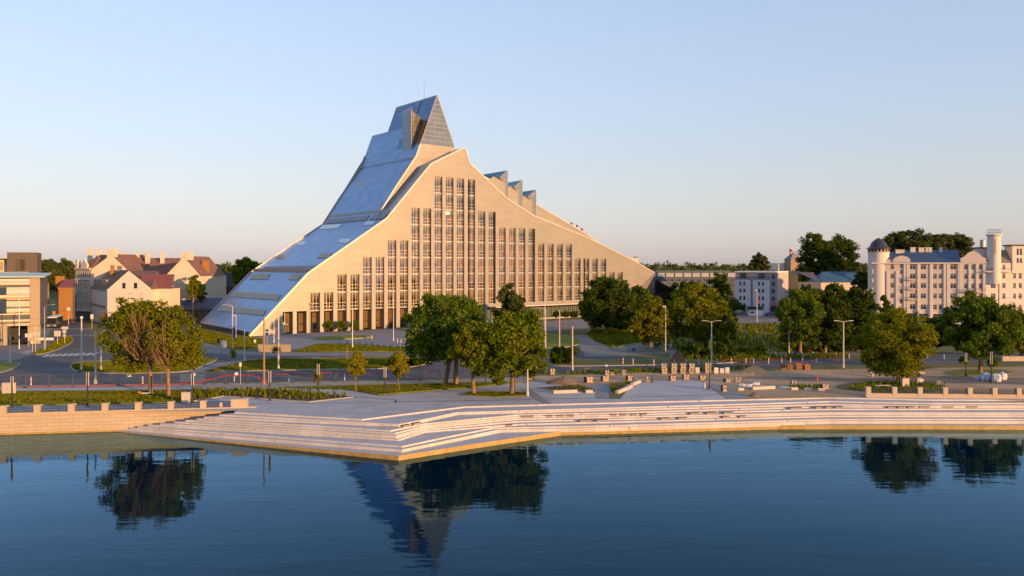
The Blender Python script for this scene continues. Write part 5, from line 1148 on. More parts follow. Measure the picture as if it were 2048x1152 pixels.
def tree(label, base, w, z0, z1, seed, lm, n=9000, leaf=.30, dx=0.0, dy=0.0, tr=.35, trunks=None, shape="round", k=46, d=None, name="broadleaf_tree", cat="tree", limbs=9, group=None, zb=GZ, show=0):
    d = d or w * .9; x, y = base; t = thing(name, label, cat, (x, y, 0), 0, group); C, Rd = crown_clumps(w, d, z0, z1, seed, int(k * 2.6), shape); C = [(c[0] + dx, c[1] + dy, c[2]) for c in C]; n = int(n * 1.7); leaf *= .82; r = random.Random(seed + 99)
    me = leaves(C, Rd, n, leaf, seed); me.materials.append(lm); put("crown", me, t)
    mb = MB(); zf = z0 + (z1 - z0) * .12; zc = (z0 + z1) / 2
    tops = trunks or [(0, 0)]
    for (ox, oy) in tops:
        lean = (r.uniform(-.4, .4), r.uniform(-.3, .3)); f = Vector((ox * .6 + lean[0] * .5, oy * .6 + lean[1] * .5, zf))
        mb.tube([(ox, oy, zb - .1), (ox, oy, zb + .4), (ox * .85 + lean[0] * .3, oy * .85, (zb + zf) / 2), tuple(f)], [tr * 1.35, tr * 1.02, tr * .9, tr * .8], 8)
        mb.tube([tuple(f), (f.x * .5 + dx * .5, f.y * .5 + dy * .5, zc), (dx, dy, z1 - (z1 - z0) * .18)], [tr * .8, tr * .5, tr * .12], 6)
        for i in range(limbs):
            c = C[(i * 7 + 3) % len(C)]; s = f.lerp(Vector((f.x * .4, f.y * .4, zc)), r.random() * .9); m_ = s.lerp(Vector(c), .5) + Vector((0, 0, -.25 * r.random() * (z1 - z0) * .3))
            mb.tube([tuple(s), tuple(m_), tuple(c)], [tr * .38, tr * .25, tr * .07], 5, cap=False)
    for i in range(show):      # bare limbs and twigs on the near side
        a = r.uniform(-1.35, 1.35) - math.pi / 2; s = Vector((tops[i % len(tops)][0] * .8, tops[i % len(tops)][1], zf + r.uniform(-1.2, 1.6))); e = Vector((dx * .6 + math.cos(a) * w * r.uniform(.22, .5), math.sin(a) * d * r.uniform(.3, .52), z0 + (z1 - z0) * r.uniform(.25, .86)))
        m_ = s.lerp(e, .45) + Vector((0, -.6, -.9 * r.random())); mb.tube([tuple(s), tuple(m_), tuple(e)], [tr * .27, tr * .17, tr * .05], 5, cap=False)
        for j in range(4):
            q = m_.lerp(e, r.uniform(.1, .8)); e2 = q + Vector((r.uniform(-1.4, 1.4), -r.uniform(0, .9), r.uniform(.4, 2.2))); mb.tube([tuple(q), tuple(e2)], [tr * .12, tr * .03], 4, cap=False)
    mb.build("trunk", M_BARK, t, smooth=True); return t
def T(label, u, v, uw, vt, vb, seed, lm, **k):
    """tree from its foot (u, v), crown width in columns and top and bottom rows"""
    b = G(u, v); D = b[1]; return tree(label, b, uw / FPX * D, ZA(vb, D), ZA(vt, D), seed, lm, **k)
T("leafy riverside tree with forked trunk and bare orange limbs on left lawn", 302, 787, 150, 597, 738, 3, L_OLV, n=9000, tr=.32, show=22, k=50, leaf=.25, dx=-2.2, dy=1.1)
T("riverside tree with slender bare branches spreading beside the cream cabinet", 337, 793, 132, 606, 742, 8, L_OLV, n=8200, tr=.25, show=22, k=46, leaf=.25, dx=-.1, dy=1.2)
T("large dark leaning tree, leftmost of the central group", 911, 770, 172, 582, 730, 12, L_COOL, n=17000, tr=.36, trunks=[(0, 0), (-1.5, .6)], k=60, dx=-1.5)
T("small tree on the triangular lawn between two bigger ones", 947, 788, 104, 634, 764, 15, L_OLV, n=8500, tr=.3, k=30, leaf=.26)
T("big round tree on the right corner of the triangular lawn", 1024, 788, 162, 626, 758, 17, L_MID, n=15000, dx=-.5, tr=.36, k=60)
T("slender taller tree rising behind the round riverside trees", 1018, 716, 72, 563, 700, 19, L_FAR, n=8500, tr=.25, k=34, shape="egg")
T("broad dark tree before the glass ground floor of library", 1212, 668, 120, 550, 662, 23, L_DARK, n=15000, leaf=.42, tr=.5, k=60)
T("dark tree merging with its broad neighbour near library end", 1262, 666, 70, 566, 662, 25, L_COOL, n=8000, leaf=.42, tr=.45, k=36)
T("light yellow-green tree next to the pale library end", 1300, 699, 92, 586, 694, 29, L_YEL, n=10000, leaf=.34, tr=.35, k=46)
T("wide tree with olive crown beside light green one", 1396, 697, 140, 566, 694, 31, L_OLV, n=15000, leaf=.34, tr=.45, k=60)
T("low spreading tree at the right end of shrubs", 1448, 700, 62, 612, 696, 33, L_MID, n=5000, leaf=.32, tr=.25, k=26)
T("dark park tree with lowest branches over the path", 1600, 706, 112, 578, 700, 37, L_COOL, n=12000, leaf=.36, tr=.4, k=50)
T("tallest dark park tree left of the hotel", 1652, 704, 110, 566, 698, 39, L_DARK, n=12000, leaf=.36, tr=.42, k=50)
T("dark park tree closest to the hotel turret", 1714, 702, 110, 572, 694, 41, L_DARK, n=12000, leaf=.36, tr=.42, k=50)
T("conical dark tree before hotel pilasters", 1770, 690, 52, 588, 690, 43, L_DARK, n=5000, leaf=.34, tr=.25, k=26, shape="cone")
T("two-stemmed tree behind the parapet cabinet", 1802, 768, 156, 620, 752, 47, L_OLV, n=14000, dx=-.9, tr=.27, trunks=[(-.55, -.4), (.5, .5)], k=58, leaf=.28)
T("dense round tree near white sacks at right", 1960, 746, 146, 580, 734, 53, L_COOL, n=15000, tr=.36, k=58, leaf=.32)
T("pale tree on the extreme right edge", 2042, 716, 90, 622, 712, 57, L_YEL, n=6000, tr=.3, k=34, leaf=.32)
T("dark low tree in shade behind the conical one", 1872, 705, 56, 630, 700, 59, L_DARK, n=4500, tr=.25, k=26, leaf=.32)
# young staked trees on the lawn
T("young golden tree, left of the two staked lawn trees", 712, 783, 42, 702, 757, 61, L_GOLD, n=2400, leaf=.17, tr=.07, k=30, shape="egg", limbs=5)
T("young golden tree, right of the two staked lawn trees", 798, 781, 40, 700, 757, 63, L_GOLD, n=2400, leaf=.17, tr=.07, k=30, shape="egg", limbs=5)
T("thin sapling leaning by a light post on lawn edge", 636, 781, 20, 738, 770, 65, L_GOLD, n=500, leaf=.13, tr=.04, k=14, shape="egg", limbs=3)
T("staked sapling on roundabout lawn near lamp post", 466, 724, 14, 697, 716, 67, L_MID, n=260, leaf=.16, tr=.03, k=10, limbs=2)
T("staked sapling on the lawn beside a blue sign", 552, 717, 20, 690, 708, 68, L_MID, n=300, leaf=.16, tr=.03, k=10, limbs=2)
for i, (u, v, lab) in enumerate(((658, 664, "left"), (683, 664, "middle"), (708, 663, "right"))): T("potted mop-head tree before the library piers, %s of three" % lab, u, v, 21, 640, 657, 70 + i, L_MID, n=1200, leaf=.2, tr=.06, k=16, limbs=3)
for i, (u, v, lab) in enumerate(((1113, 650, "left"), (1131, 649, "middle"), (1148, 648, "right"))): T("clipped dark tree by the glass ground floor, %s of three" % lab, u, v, 19, 622, 635, 75 + i, L_DARK, n=1000, leaf=.22, tr=.07, k=16, limbs=3)
# background trees one can tell apart
def TB(label, u, D, uw, vt, vb, seed, lm, **k): return tree(label, (XA(u, D), D), uw / FPX * D, ZA(vb, D), ZA(vt, D), seed, lm, **k)
TB("tall poplar clump, left half, behind blue roofed house", 1636, 330, 84, 466, 580, 81, L_DARK, n=15000, leaf=.5, tr=.6, k=70)
TB("tall poplar clump, right half, behind blue roofed house", 1678, 335, 86, 463, 580, 83, L_DARK, n=15000, leaf=.5, tr=.6, k=70)
TB("rounded tall tree behind the turret dome", 1806, 290, 98, 461, 530, 85, L_FAR, n=11000, leaf=.5, tr=.5, k=50)
TB("middle tall tree behind the hotel ridge", 1862, 292, 84, 466, 530, 87, L_FAR, n=10000, leaf=.5, tr=.5, k=46)
TB("last tall tree behind hotel ridge near round tower", 1910, 294, 74, 468, 530, 89, L_FAR, n=9000, leaf=.5, tr=.5, k=46)
TB("round lone tree above the white block roof", 1520, 520, 44, 506, 560, 91, L_FAR, n=5000, leaf=.8, tr=.6, k=36)
TB("dense tree behind the low shed by library slope", 492, 330, 62, 514, 580, 93, L_MID, n=9000, leaf=.5, tr=.5, k=46)
TB("second dense tree behind low shed, half hidden by library", 530, 345, 50, 524, 580, 94, L_DARK, n=6000, leaf=.5, tr=.5, k=36)
TB("tree against the blank tenement gable", 386, 238, 28, 544, 602, 95, L_MID, n=3500, leaf=.35, tr=.3, k=26, shape="egg")
TB("dark bushy tree at the foot of tenement gable", 400, 240, 26, 565, 604, 96, L_DARK, n=2800, leaf=.35, tr=.25, k=22)
TB("grey green tree behind the terraced block", 96, 360, 46, 513, 570, 97, L_FAR, n=6000, leaf=.55, tr=.5, k=36)
TB("broad pale tree behind the brick house", 128, 380, 56, 516, 575, 98, L_FAR, n=7000, leaf=.55, tr=.5, k=40)
TB("bushy tree screening the panel block", 1432, 330, 64, 545, 625, 101, L_DARK, n=8000, leaf=.5, tr=.4, k=40)
TB("tree in front of panel block near the library end", 1370, 335, 60, 556, 620, 102, L_DARK, n=6000, leaf=.5, tr=.4, k=36)
TB("dark tree beside the grey block", 1612, 290, 44, 560, 640, 103, L_DARK, n=5000, leaf=.45, tr=.4, k=30)
TB("dark tree between blue roofed house and hotel", 1722, 262, 44, 536, 640, 104, L_DARK, n=6500, leaf=.42, tr=.4, k=36)
# shrubs
def bush(label, u, v, uw, vt, seed, lm, n=2500, leaf=.3):
    b = G(u, v); D = b[1]; w = uw / FPX * D; h = ZA(vt, D) - GZ; r = random.Random(seed); C = [(r.uniform(-.42, .42) * w, r.uniform(-.4, .4) * min(w, 5), GZ + h * r.uniform(.1, .8)) for _ in range(26)]; C += [(c[0], c[1], GZ + h * .25) for c in C[:10]]
    t = thing("shrub", label, "shrub", (b[0], b[1], 0)); me = leaves(C, [h * r.uniform(.18, .34) for _ in C], n, leaf, seed); me.materials.append(lm); put("foliage", me, t)
    st = MB()
    for c in C[:8]: st.tube([(c[0] * .3, c[1] * .3, GZ - .05), c], [.06, .02], 4)
    st.build("stem", M_BARK, t); return t
bush("round clipped shrub on the traffic island by the lamp", 1126, 726, 52, 692, 111, L_DARK, n=4500)
bush("dark spreading juniper at right end of the roadside lawn", 812, 733, 76, 708, 112, L_DARK, n=5000)
bush("long dark hedge of shrubs behind the brown soil heap", 1420, 716, 116, 686, 113, L_DARK, n=8000, leaf=.34)
bush("shrubs right of hedge along the upper path", 1508, 712, 60, 694, 114, L_MID, n=3000)
bush("shrubs under the park trees near the road", 1640, 704, 120, 690, 115, L_DARK, n=5000, leaf=.34)
bush("shady shrubs left of the round right tree", 1895, 690, 56, 660, 116, L_DARK, n=4000, leaf=.34)
bush("shrubs below the blue shed roof", 414, 640, 44, 612, 117, L_DARK, n=4000, leaf=.34)
# far woods: one mass
def woods(name, D, u0, u1, v0, v1, n, leaf, seed, lm, k):
    r = random.Random(seed); C = []; Rd = []
    for i in range(k):
        u = u0 + (u1 - u0) * (i + r.random()) / k; dd_ = D * r.uniform(.92, 1.12); x = XA(u, dd_); top = ZA(r.uniform(v0, v1), dd_); w = r.uniform(5, 10) * D / 900
        for j in range(7): C.append((x + r.uniform(-1, 1) * w, dd_ + r.uniform(-1, 1) * w, 2 + (top - 2) * r.uniform(.25, .86))); Rd.append(w * r.uniform(.35, .6))
    me = leaves(C, Rd, n, leaf, seed); me.materials.append(lm); o = put(name, me); o["kind"] = "stuff"; return o
woods("far_woods", 700, -120, 760, 522, 534, 26000, 1.3, 201, L_FAR, 90); woods("far_woods", 760, 1180, 2200, 526, 536, 30000, 1.3, 202, L_FAR, 110)
woods("far_woods", 480, 1290, 1640, 534, 546, 14000, .9, 203, L_FAR, 60); woods("far_woods", 460, 380, 640, 530, 550, 9000, .9, 204, L_FAR, 40); woods("far_woods", 1500, -100, 2200, 523, 528, 24000, 2.4, 205, L_FAR, 140)
woods("far_woods", 460, 60, 200, 524, 560, 9000, .9, 206, L_FAR, 30); woods("far_woods", 430, 1590, 2200, 530, 560, 16000, .9, 207, L_DARK, 60)
woods("park_thicket", 300, 1280, 1480, 578, 610, 9000, .5, 208, L_DARK, 50)
# ------------------------------------------------------------------ street furniture
M_POLE = mat("pale concrete pole", (.66, .58, .48), .8, col2=(.56, .5, .42), scale=1.5); M_STEEL = mat("grey steel post", (.30, .30, .30), .5, .4)
M_LAMPG = mat("lamp glass", (.75, .75, .72), .2); M_BANNER = mat("crimson banner", (.22, .02, .05), .8); M_BLUES = mat("blue sign", (.02, .08, .35), .4); M_YELS = mat("amber box", (.45, .26, .02), .6)
def pole(label, u, vb, vt, r_=.11, kind="plain", m=None, name="street_pole", cat="pole"):
    x, y = G(u, vb); h = ZA(vt, y); t = thing(name, label, cat, (x, y, 0)); m = m or M_POLE
    MB().lathe([(r_ * 1.5, GZ - .05), (r_ * 1.4, GZ + .5), (r_, GZ + .7), (r_ * .7, h)], (0, 0, 0), 8).build("shaft", m, t)
    MB().lathe([(r_ * 2.2, GZ - .05), (r_ * 2.2, GZ + .06)], (0, 0, 0), 8).build("foot", M_STEEL, t)
    def arm(dx, rise=.5, l=.75):
        MB().tube([(0, 0, h - .1), (dx * .35, 0, h + rise * .7), (dx, 0, h + rise)], [.055, .05, .045], 5).build("arm", m, t)
        hd = MB().box((dx + math.copysign(l * .35, dx), 0, h + rise + .02), (l, .3, .14), 0, 0, .8).build("lamp_head", M_GALV, t); MB().box((dx + math.copysign(l * .35, dx), 0, h + rise - .06), (l * .7, .22, .04)).build("lens", M_LAMPG, hd)
    if kind == "armR": arm(1.5)
    if kind == "armL": arm(-1.5, .25)
    if kind == "flatL":
        MB().tube([(0, 0, h - .05), (-1.7, 0, h)], .05, 5).build("arm", m, t); MB().box((-2.0, 0, h), (.9, .3, .12)).build("lamp_head", M_GALV, t)
    if kind == "T":
        for s in (-1, 1):
            MB().tube([(0, 0, h - .05), (s * .9, 0, h + .12)], .045, 5).build("arm", m, t); MB().box((s * 1.25, 0, h + .16), (.8, .28, .1)).build("lamp_head", M_GALV, t)
    if kind == "ball": MB().lathe([(.05, h - .05), (.24, h + .1), (.24, h + .35), (.05, h + .48)], (0, 0, 0), 10).build("lamp_globe", M_LAMPG, t)
    if kind == "tubes":
        hh = (h - GZ) * .62 + GZ
        for s in (-.13, .13): MB().lathe([(.05, hh - .05), (.05, h)], (s, 0, 0), 6).build("light_tube", M_CREAM, t)
        MB().box((0, 0, h + .04), (.4, .16, .08)).build("cap", M_DARK, t)
    if kind == "spot": MB().box((-.3, 0, h), (.6, .3, .2)).build("lamp_head", M_LAMPG, t)
    return t
def banner(t, h0, h1, w=.7, s=1): MB().add([(s * .12, -.02, h0), (s * (.12 + w), -.02, h0 + .1), (s * (.12 + w), -.02, h1), (s * .12, -.02, h1), (s * .12, .02, h0), (s * (.12 + w), .02, h0 + .1), (s * (.12 + w), .02, h1), (s * .12, .02, h1)], [(0, 1, 2, 3), (7, 6, 5, 4), (0, 4, 5, 1), (3, 2, 6, 7), (1, 5, 6, 2), (0, 3, 7, 4)]).build("banner", M_BANNER, t)
pole("tall street lamp with curved arm on the striped office kerb", 89, 702, 614, .13, "armR", M_GALV, "street_lamp", "street lamp")
pole("slim white pole at the office corner", 38.5, 698, 597, .09, "plain", M_WHITE); pole("short pale post on the far left kerb", 20, 727, 667, .1)
pole("thick pole with dome cap left of the big riverside tree", 163, 741, 638, .15, "ball", M_POLE); pole("pole with road signs just left of big tree", 191, 768, 662, .15)
pole("grey pole at the roundabout behind big tree", 202, 741, 665, .12); p = pole("tall brown pole standing in front of library corner", 528, 769, 634, .15, "plain", mat("rusty pole", (.36, .22, .11), .8))
pole("white pole on the roundabout lawn before the library", 557, 739, 622, .15, "plain", M_POLE); p = pole("street lamp with hooked head against the blue library roof", 465, 704, 612, .12, "armL", M_POLE, "street_lamp", "street lamp"); banner(p, 5.2, 7.4, .35)
pole("short lamp with spot head close to the library slope", 472, 677, 631, .08, "spot", M_WHITE, "street_lamp", "street lamp"); pole("stubby pale post on the lawn before the roof foot", 489, 722, 660, .12)
pole("small lamp with spot head at library corner", 548, 686, 642, .08, "spot", M_WHITE, "street_lamp", "street lamp"); pole("lamp post with bracket box on the forecourt lawn", 705, 696, 618, .1, "plain", M_WHITE)
pole("thin tall flagpole in front of library piers", 787, 682, 584, .08, "ball", M_WHITE, "flagpole", "flagpole"); pole("short brown stake pole on roadside lawn", 694, 721, 692, .1, "plain", M_BARK)
pole("street lamp with flat arm on the shrub island", 1091, 725, 616, .13, "flatL", M_POLE, "street_lamp", "street lamp"); p = pole("pale pole carrying a crimson banner near clipped trees", 1119, 698, 620, .12); banner(p, 5.8, 8.0, .22)
pole("thin flagpole rising past the library windows", 1089.5, 690, 576, .06, "plain", M_WHITE, "flagpole", "flagpole"); p = pole("pale pole with banner at the roadside verge", 1145, 742, 652, .13); banner(p, 8.4, 9.6, .18, -1)
pole("tall lamp between the light green and olive trees", 1331, 702, 613, .12, "spot", M_POLE, "street_lamp", "street lamp"); p = pole("double-armed street lamp behind the paving crates", 1423, 735, 643, .14, "T", M_POLE, "street_lamp", "street lamp"); MB().box((-.28, 0, GZ + 3.9), (.42, .3, 1.5)).build("amber_box", M_YELS, p)
p = pole("lamp with spot head and purple banner before park trees", 1578, 708, 614, .12, "spot", M_POLE, "street_lamp", "street lamp"); banner(p, 5.0, 7.4, .35)
pole("double-armed street lamp near the road cones on the right", 1687, 737, 643, .14, "T", M_POLE, "street_lamp", "street lamp"); p = pole("lamp post with red banner before the white apartment block", 1514, 643, 580, .14, "spot", M_POLE, "street_lamp", "street lamp"); banner(p, 8, 10.6, .45)
pole("pale low light post on the point of the triangular lawn", 1055, 792, 738, .13, "plain", M_CREAM, "light_post", "light post")
for u, vb, vt, lab in ((24, 816, 752, "dark twin-tube light post beside the far left cabinet"), (175, 813, 744, "dark slim light post behind the quay railing"), (385, 807, 748, "dark twin-tube light post next to the cream cabinet"), (539.5, 803, 741, "dark twin-tube light post in the planting bed"), (636.5, 783, 728, "twin-tube light post behind the thin sapling"), (770, 789, 733, "dark light post between the golden young trees"), (972, 768, 716, "dark light post among central tree trunks"), (1419.5, 778, 725, "brown twin-tube light post at the paved plaza corner"), (1799, 773, 707, "yellow-lit light post by the two-stemmed tree"), (1932, 753, 706, "yellow-lit light post near the sacks"), (1982.5, 767, 704, "dark light post in front of white sacks")):
    pole(lab, u, vb, vt, .1, "tubes", M_DARK, "light_post", "light post")
# signs on posts
def sign(label, u, vb, vt, plates, r_=.035):
    x, y = G(u, vb); h = ZA(vt, y); t = thing("road_sign", label, "road sign", (x, y, 0)); MB().tube([(0, 0, GZ - .05), (0, 0, h)], r_, 6).build("post", M_GALV, t)
    for (dx, dz, w, hh, m, shp) in plates:
        b = MB()
        if shp == "r": b.box((dx, -.05, h + dz), (w, .04, hh))
        if shp == "o": b.add([(dx + w/2 * math.cos(i * .5236), yy, h + dz + w/2 * math.sin(i * .5236)) for yy in (-.07, -.04) for i in range(12)], [tuple(range(11, -1, -1)), tuple(range(12, 24))] + [(i, (i + 1) % 12, 12 + (i + 1) % 12, 12 + i) for i in range(12)])
        if shp == "v": b.add([(dx - w/2, yy, h + dz + hh/2) for yy in (-.07,)] + [(dx + w/2, -.07, h + dz + hh/2), (dx, -.07, h + dz - hh/2), (dx - w/2, -.04, h + dz + hh/2), (dx + w/2, -.04, h + dz + hh/2), (dx, -.04, h + dz - hh/2)], [(0, 1, 2), (5, 4, 3), (0, 3, 4, 1), (1, 4, 5, 2), (2, 5, 3, 0)])
        b.build("plate", m, t)
    return t
M_SIGN = mat("sign cream", (.62, .58, .46), .5)
sign("yield triangle over a wide plate on left island", 71, 706, 660, [(0, .3, .95, .8, M_SIGN, "v"), (0, -.75, 1.8, .7, M_SIGN, "r")]); sign("round white sign on the left island tip", 65, 706, 686, [(0, .15, .55, .5, M_WHITE, "o")])
sign("sign with two bright side boards by the curved lamp", 91, 697, 676, [(-.9, -.2, 1.6, .55, M_WHITE, "r"), (.95, -.2, 1.6, .55, M_WHITE, "r")]); sign("large blank board on two legs on left island", 115, 691, 664, [(0, -.35, 1.45, 1.25, M_SIGN, "r")])
sign("stacked direction boards at the island corner", 129, 688, 655, [(.1, -.1, 1.5, .6, M_SIGN, "r"), (0, -.9, .8, .7, M_SIGN, "r"), (0, -1.8, .6, .6, M_SIGN, "r")]); sign("bright twin panels beside the office gateway", 57, 692, 668, [(-.45, -.3, .5, .8, M_WHITE, "r"), (.45, -.3, .5, .8, M_WHITE, "r")])
sign("round red-rimmed sign low on the brick house corner", 108, 652, 626, [(0, .1, 1.0, 1, M_ORANGE, "o")]); sign("square amber sign with two boards before brick house", 137, 650, 622, [(0, .6, 1.0, .8, M_WHITE, "r"), (0, -.5, .9, .9, M_ORANGE, "r")])
sign("red round no-entry signs stacked before the gabled house", 208, 664, 632, [(0, .2, .9, .9, M_RED, "o"), (0, -.8, .9, .9, M_RED, "o")]); sign("white sign on the tenement corner", 184, 658, 634, [(0, .1, .8, 1.3, M_WHITE, "r")])
sign("blue round sign at the library forecourt kerb", 534, 690, 668, [(0, 0, .8, .8, M_BLUES, "o"), (0, .8, .7, .5, M_BLUES, "r")]); sign("blue round sign by the green bicycle stands", 1267, 722, 699, [(0, 0, .75, .7, M_BLUES, "o")])
sign("blue round sign among the right beacon posts", 1589, 716, 706, [(0, 0, .7, .7, M_BLUES, "o")]); sign("small striped sign on roundabout edge", 481, 768, 729, [(0, 0, .35, .6, M_WHITE, "r")]); sign("grey back of a sign on the forecourt path", 437, 716, 680, [(0, -.2, .5, .9, M_DARK, "r")])
sign("white plate on a short stake near roadside crates", 1213, 744, 731, [(0, 0, .4, .25, M_WHITE, "r")]); sign("small white plate on lawn before library corner", 510, 690, 683, [(0, .1, .5, .6, M_WHITE, "r")]); sign("thin grey sign on the upper right path", 1652, 713, 700, [(0, 0, .45, 1.0, M_GREYB, "r")])
# ------------------------------------------------------------------ vehicles
M_TYRE = mat("tyre", (.015, .015, .016), .8); M_CARG = mat("car glass", (.02, .025, .03), .05, spec=1)
def car(label, x, y, rz, col, L=4.3, H=1.45):
    t = thing("parked_car", label, "car", (x, y, GZ), rz); m = mat("car paint " + label[:14], col, .3, .2, spec=.7); h = L / 2; prof_ = [(-h, .35), (-h, .8), (-h * .85, .92), (-h * .55, .95), (-h * .3, H), (h * .35, H), (h * .72, .98), (h * .95, .9), (h, .75), (h, .35)]
    k = len(prof_); V = [(x_, s * (.86 if z < 1.1 else .7), z) for s in (-1, 1) for x_, z in prof_]; MB().add(V, [tuple(range(k - 1, -1, -1)), tuple(range(k, 2 * k))] + [(i, (i + 1) % k, k + (i + 1) % k, k + i) for i in range(k)]).build("body", m, t)
    for s in (-1, 1): MB().poly([(-h * .5, s * .83, 1.0), (-h * .28, s * .73, H - .08), (h * .33, s * .73, H - .08), (h * .62, s * .83, 1.0)]).build("side_window", M_CARG, t)
    MB().poly([(h * .71, -.7, 1.0), (h * .71, .7, 1.0), (h * .37, .62, H - .04), (h * .37, -.62, H - .04)]).poly([(-h * .56, -.7, .98), (-h * .56, .7, .98), (-h * .32, .62, H - .04), (-h * .32, -.62, H - .04)]).build("windscreen", M_CARG, t)
    for fx in (-.62, .62):
        for s in (-1, 1):
            w = MB().add([(fx * h + .31 * math.cos(i * .524), s * yy, .31 + .31 * math.sin(i * .524)) for yy in (.72, .9) for i in range(12)], [tuple(range(12)), tuple(range(23, 11, -1))] + [(i, (i + 1) % 12, 12 + (i + 1) % 12, 12 + i) for i in range(12)]).build("wheel", M_TYRE, t)
            MB().add([(fx * h + .18 * math.cos(i * .785), s * .905, .31 + .18 * math.sin(i * .785)) for i in range(8)], [tuple(range(8))]).build("rim", M_GALV, w)
    for s in (-.6, .6): MB().span(-h - .02, -h + .02, s - .15, s + .15, .7, .85).build("tail_light", M_RED, t); MB().span(h - .05, h + .02, s - .18, s + .18, .65, .78).build("headlight", M_LAMPG, t)
    return t
x, y = G(142, 648); car("dark red-tailed car in the side street", x, y, R(118), (.02, .02, .025)); x, y = G(148, 641); car("silver car beyond the dark one in side street", x, y, R(118), (.45, .47, .5))
x, y = G(1544, 632); car("blue car parked before the shop canopy", x, y, R(178), (.015, .03, .16)); x, y = G(1560, 631); car("dark blue car half hidden beside the blue one", x, y, R(178), (.015, .02, .07))
x, y = G(1478, 628); car("pale green-grey car left of the kiosk", x, y, R(175), (.3, .33, .3))
x, y = G(113, 652); bs_ = thing("city_bus", "dark city bus with white roof waiting at the crossing", "bus", (x, y, GZ), R(112)); 
MB().span(-8.5, 3.0, -1.25, 1.25, .35, 2.9).build("body", mat("bus paint", (.06, .065, .07), .4, spec=.7), bs_); MB().span(-8.3, 2.8, -1.15, 1.15, 2.9, 3.1).build("roof", M_WHITE, bs_)
for i in range(7):
    for s in (-1, 1): MB().span(-8.2 + i * 1.5, -6.9 + i * 1.5, s * 1.27 - .01, s * 1.27 + .01, 1.3, 2.6).build("side_window", M_CARG, bs_)
MB().span(-8.52, -8.5, -1.1, 1.1, 1.2, 2.7).build("windscreen", M_CARG, bs_)
for fx in (-6.3, 1.0):
    for s in (-1, 1): MB().add([(fx + .48 * math.cos(i * .524), s * yy, .48 + .48 * math.sin(i * .524)) for yy in (1.0, 1.28) for i in range(12)], [tuple(range(12)), tuple(range(23, 11, -1))] + [(i, (i + 1) % 12, 12 + (i + 1) % 12, 12 + i) for i in range(12)]).build("wheel", M_TYRE, bs_)
for s in (-.8, .8): MB().span(-8.54, -8.5, s - .2, s + .2, .6, .85).build("headlight", M_LAMPG, bs_)
# ------------------------------------------------------------------ cabinets
for u, v, w, h, lab in ((15.5, 789, 1.6, 1.5, "cream cabinet at the far left light post"), (371, 807, 1.05, 1.35, "cream cabinet beside the dark twin-tube post"), (1812, 775, .95, 1.25, "cream cabinet behind the parapet by two-stemmed tree")):
    x, y = G(u, v); t = thing("utility_cabinet", lab, "cabinet", (x, y, GZ)); MB().span(-w/2, w/2, 0, .5, .12, h).build("body", M_CREAM, t); MB().span(-w/2 - .03, w/2 + .03, -.03, .53, h, h + .06).build("lid", M_CREAM, t); MB().span(-w/2 + .02, w/2 - .02, .02, .48, -.03, .12).build("plinth", M_KERB, t); MB().span(-.02, .02, -.02, 0, h * .45, h * .55).build("lock", M_DARK, t)
x, y = G(448, 697); t = thing("litter_drum", "white cylindrical drum on lawn before the library foot", "drum", (x, y, GZ)); MB().lathe([(.5, 0), (.5, 1.5), (.42, 1.6)], (0, 0, 0), 14).build("drum", M_WHITE, t); MB().lathe([(.52, .05), (.52, .2)], (0, 0, 0), 14).build("band", M_GREYB, t)
# ------------------------------------------------------------------ building site goods
M_PAL = mat("pallet timber", (.36, .22, .11), .85, col2=(.45, .29, .15), scale=2); M_PAVER = mat("packed paving stone", (.52, .44, .36), .8, col2=(.62, .52, .43), scale=3); M_FILM = mat("white wrapping film", (.72, .70, .68), .35); M_STRAP = mat("dark strap", (.10, .07, .05), .7)
def crate_proto(w, h, film=False):
    t = thing("paving_crate", "x", "crate"); d = w * .8
    for i in range(3): MB().span(-w/2, w/2, -d/2 + i * (d - .1) / 2, -d/2 + .1 + i * (d - .1) / 2, .0, .1).build("skid", M_PAL, t)
    MB().span(-w/2, w/2, -d/2, d/2, .1, .14).build("deck", M_PAL, t); MB().span(-w/2 + .04, w/2 - .04, -d/2 + .04, d/2 - .04, .14, h).build("stone_pack", M_FILM if film else M_PAVER, t)
    if not film:
        s = MB(); y_ = -d/2 + .015
        for xa_, za_, xb_, zb_ in ((-w*.42, .16, 0, h - .02), (w*.42, .16, 0, h - .02), (0, .16, 0, h), (-w*.45, h*.5, w*.45, h*.5)): s.tube([(xa_, y_, za_), (xb_, y_, zb_)], .022, 4)
        for xa_ in (-w*.46, w*.46): s.span(xa_ - .03, xa_ + .03, -d/2, d/2, .14, h + .02)
        s.span(-w/2, w/2, -d/2, -d/2 + .06, h, h + .04).span(-w/2, w/2, d/2 - .06, d/2, h, h + .04); s.build("binding", M_STRAP, t)
    return t
CR = [(1328, 747.4, 1.0, .8, 2), (1347.6, 747.4, 1.0, .8, 2), (1366, 747.4, 1.0, .8, 2), (1383, 747.4, 1.0, .8, 2), (1414.4, 746.3, .95, .8, 2), (1259, 761, .95, .72, 1), (1298.6, 764, 1.0, .85, 1), (1345, 761.7, .95, .72, 1), (1372, 759, 1.0, .75, 1), (1405, 759.7, 1.05, .65, 1), (1248, 750, .75, .8, 1), (1448, 783, .7, .85, 1), (1454, 764, .95, .5, 1), (1062.5, 759.5, 1.0, .68, 1), (1104.7, 750, .85, .98, 1), (1175, 746.5, .75, .9, 1), (1213.6, 751, .75, .8, 1), (1224, 750.3, .7, .45, 1), (1177, 765, 1.15, .82, 1), (1210, 762.5, 1.1, .75, 1), (1477, 764.5, 1.1, .75, 1), (1588, 774.5, .85, .95, 1), (1649, 778, 1.05, .65, 1)]
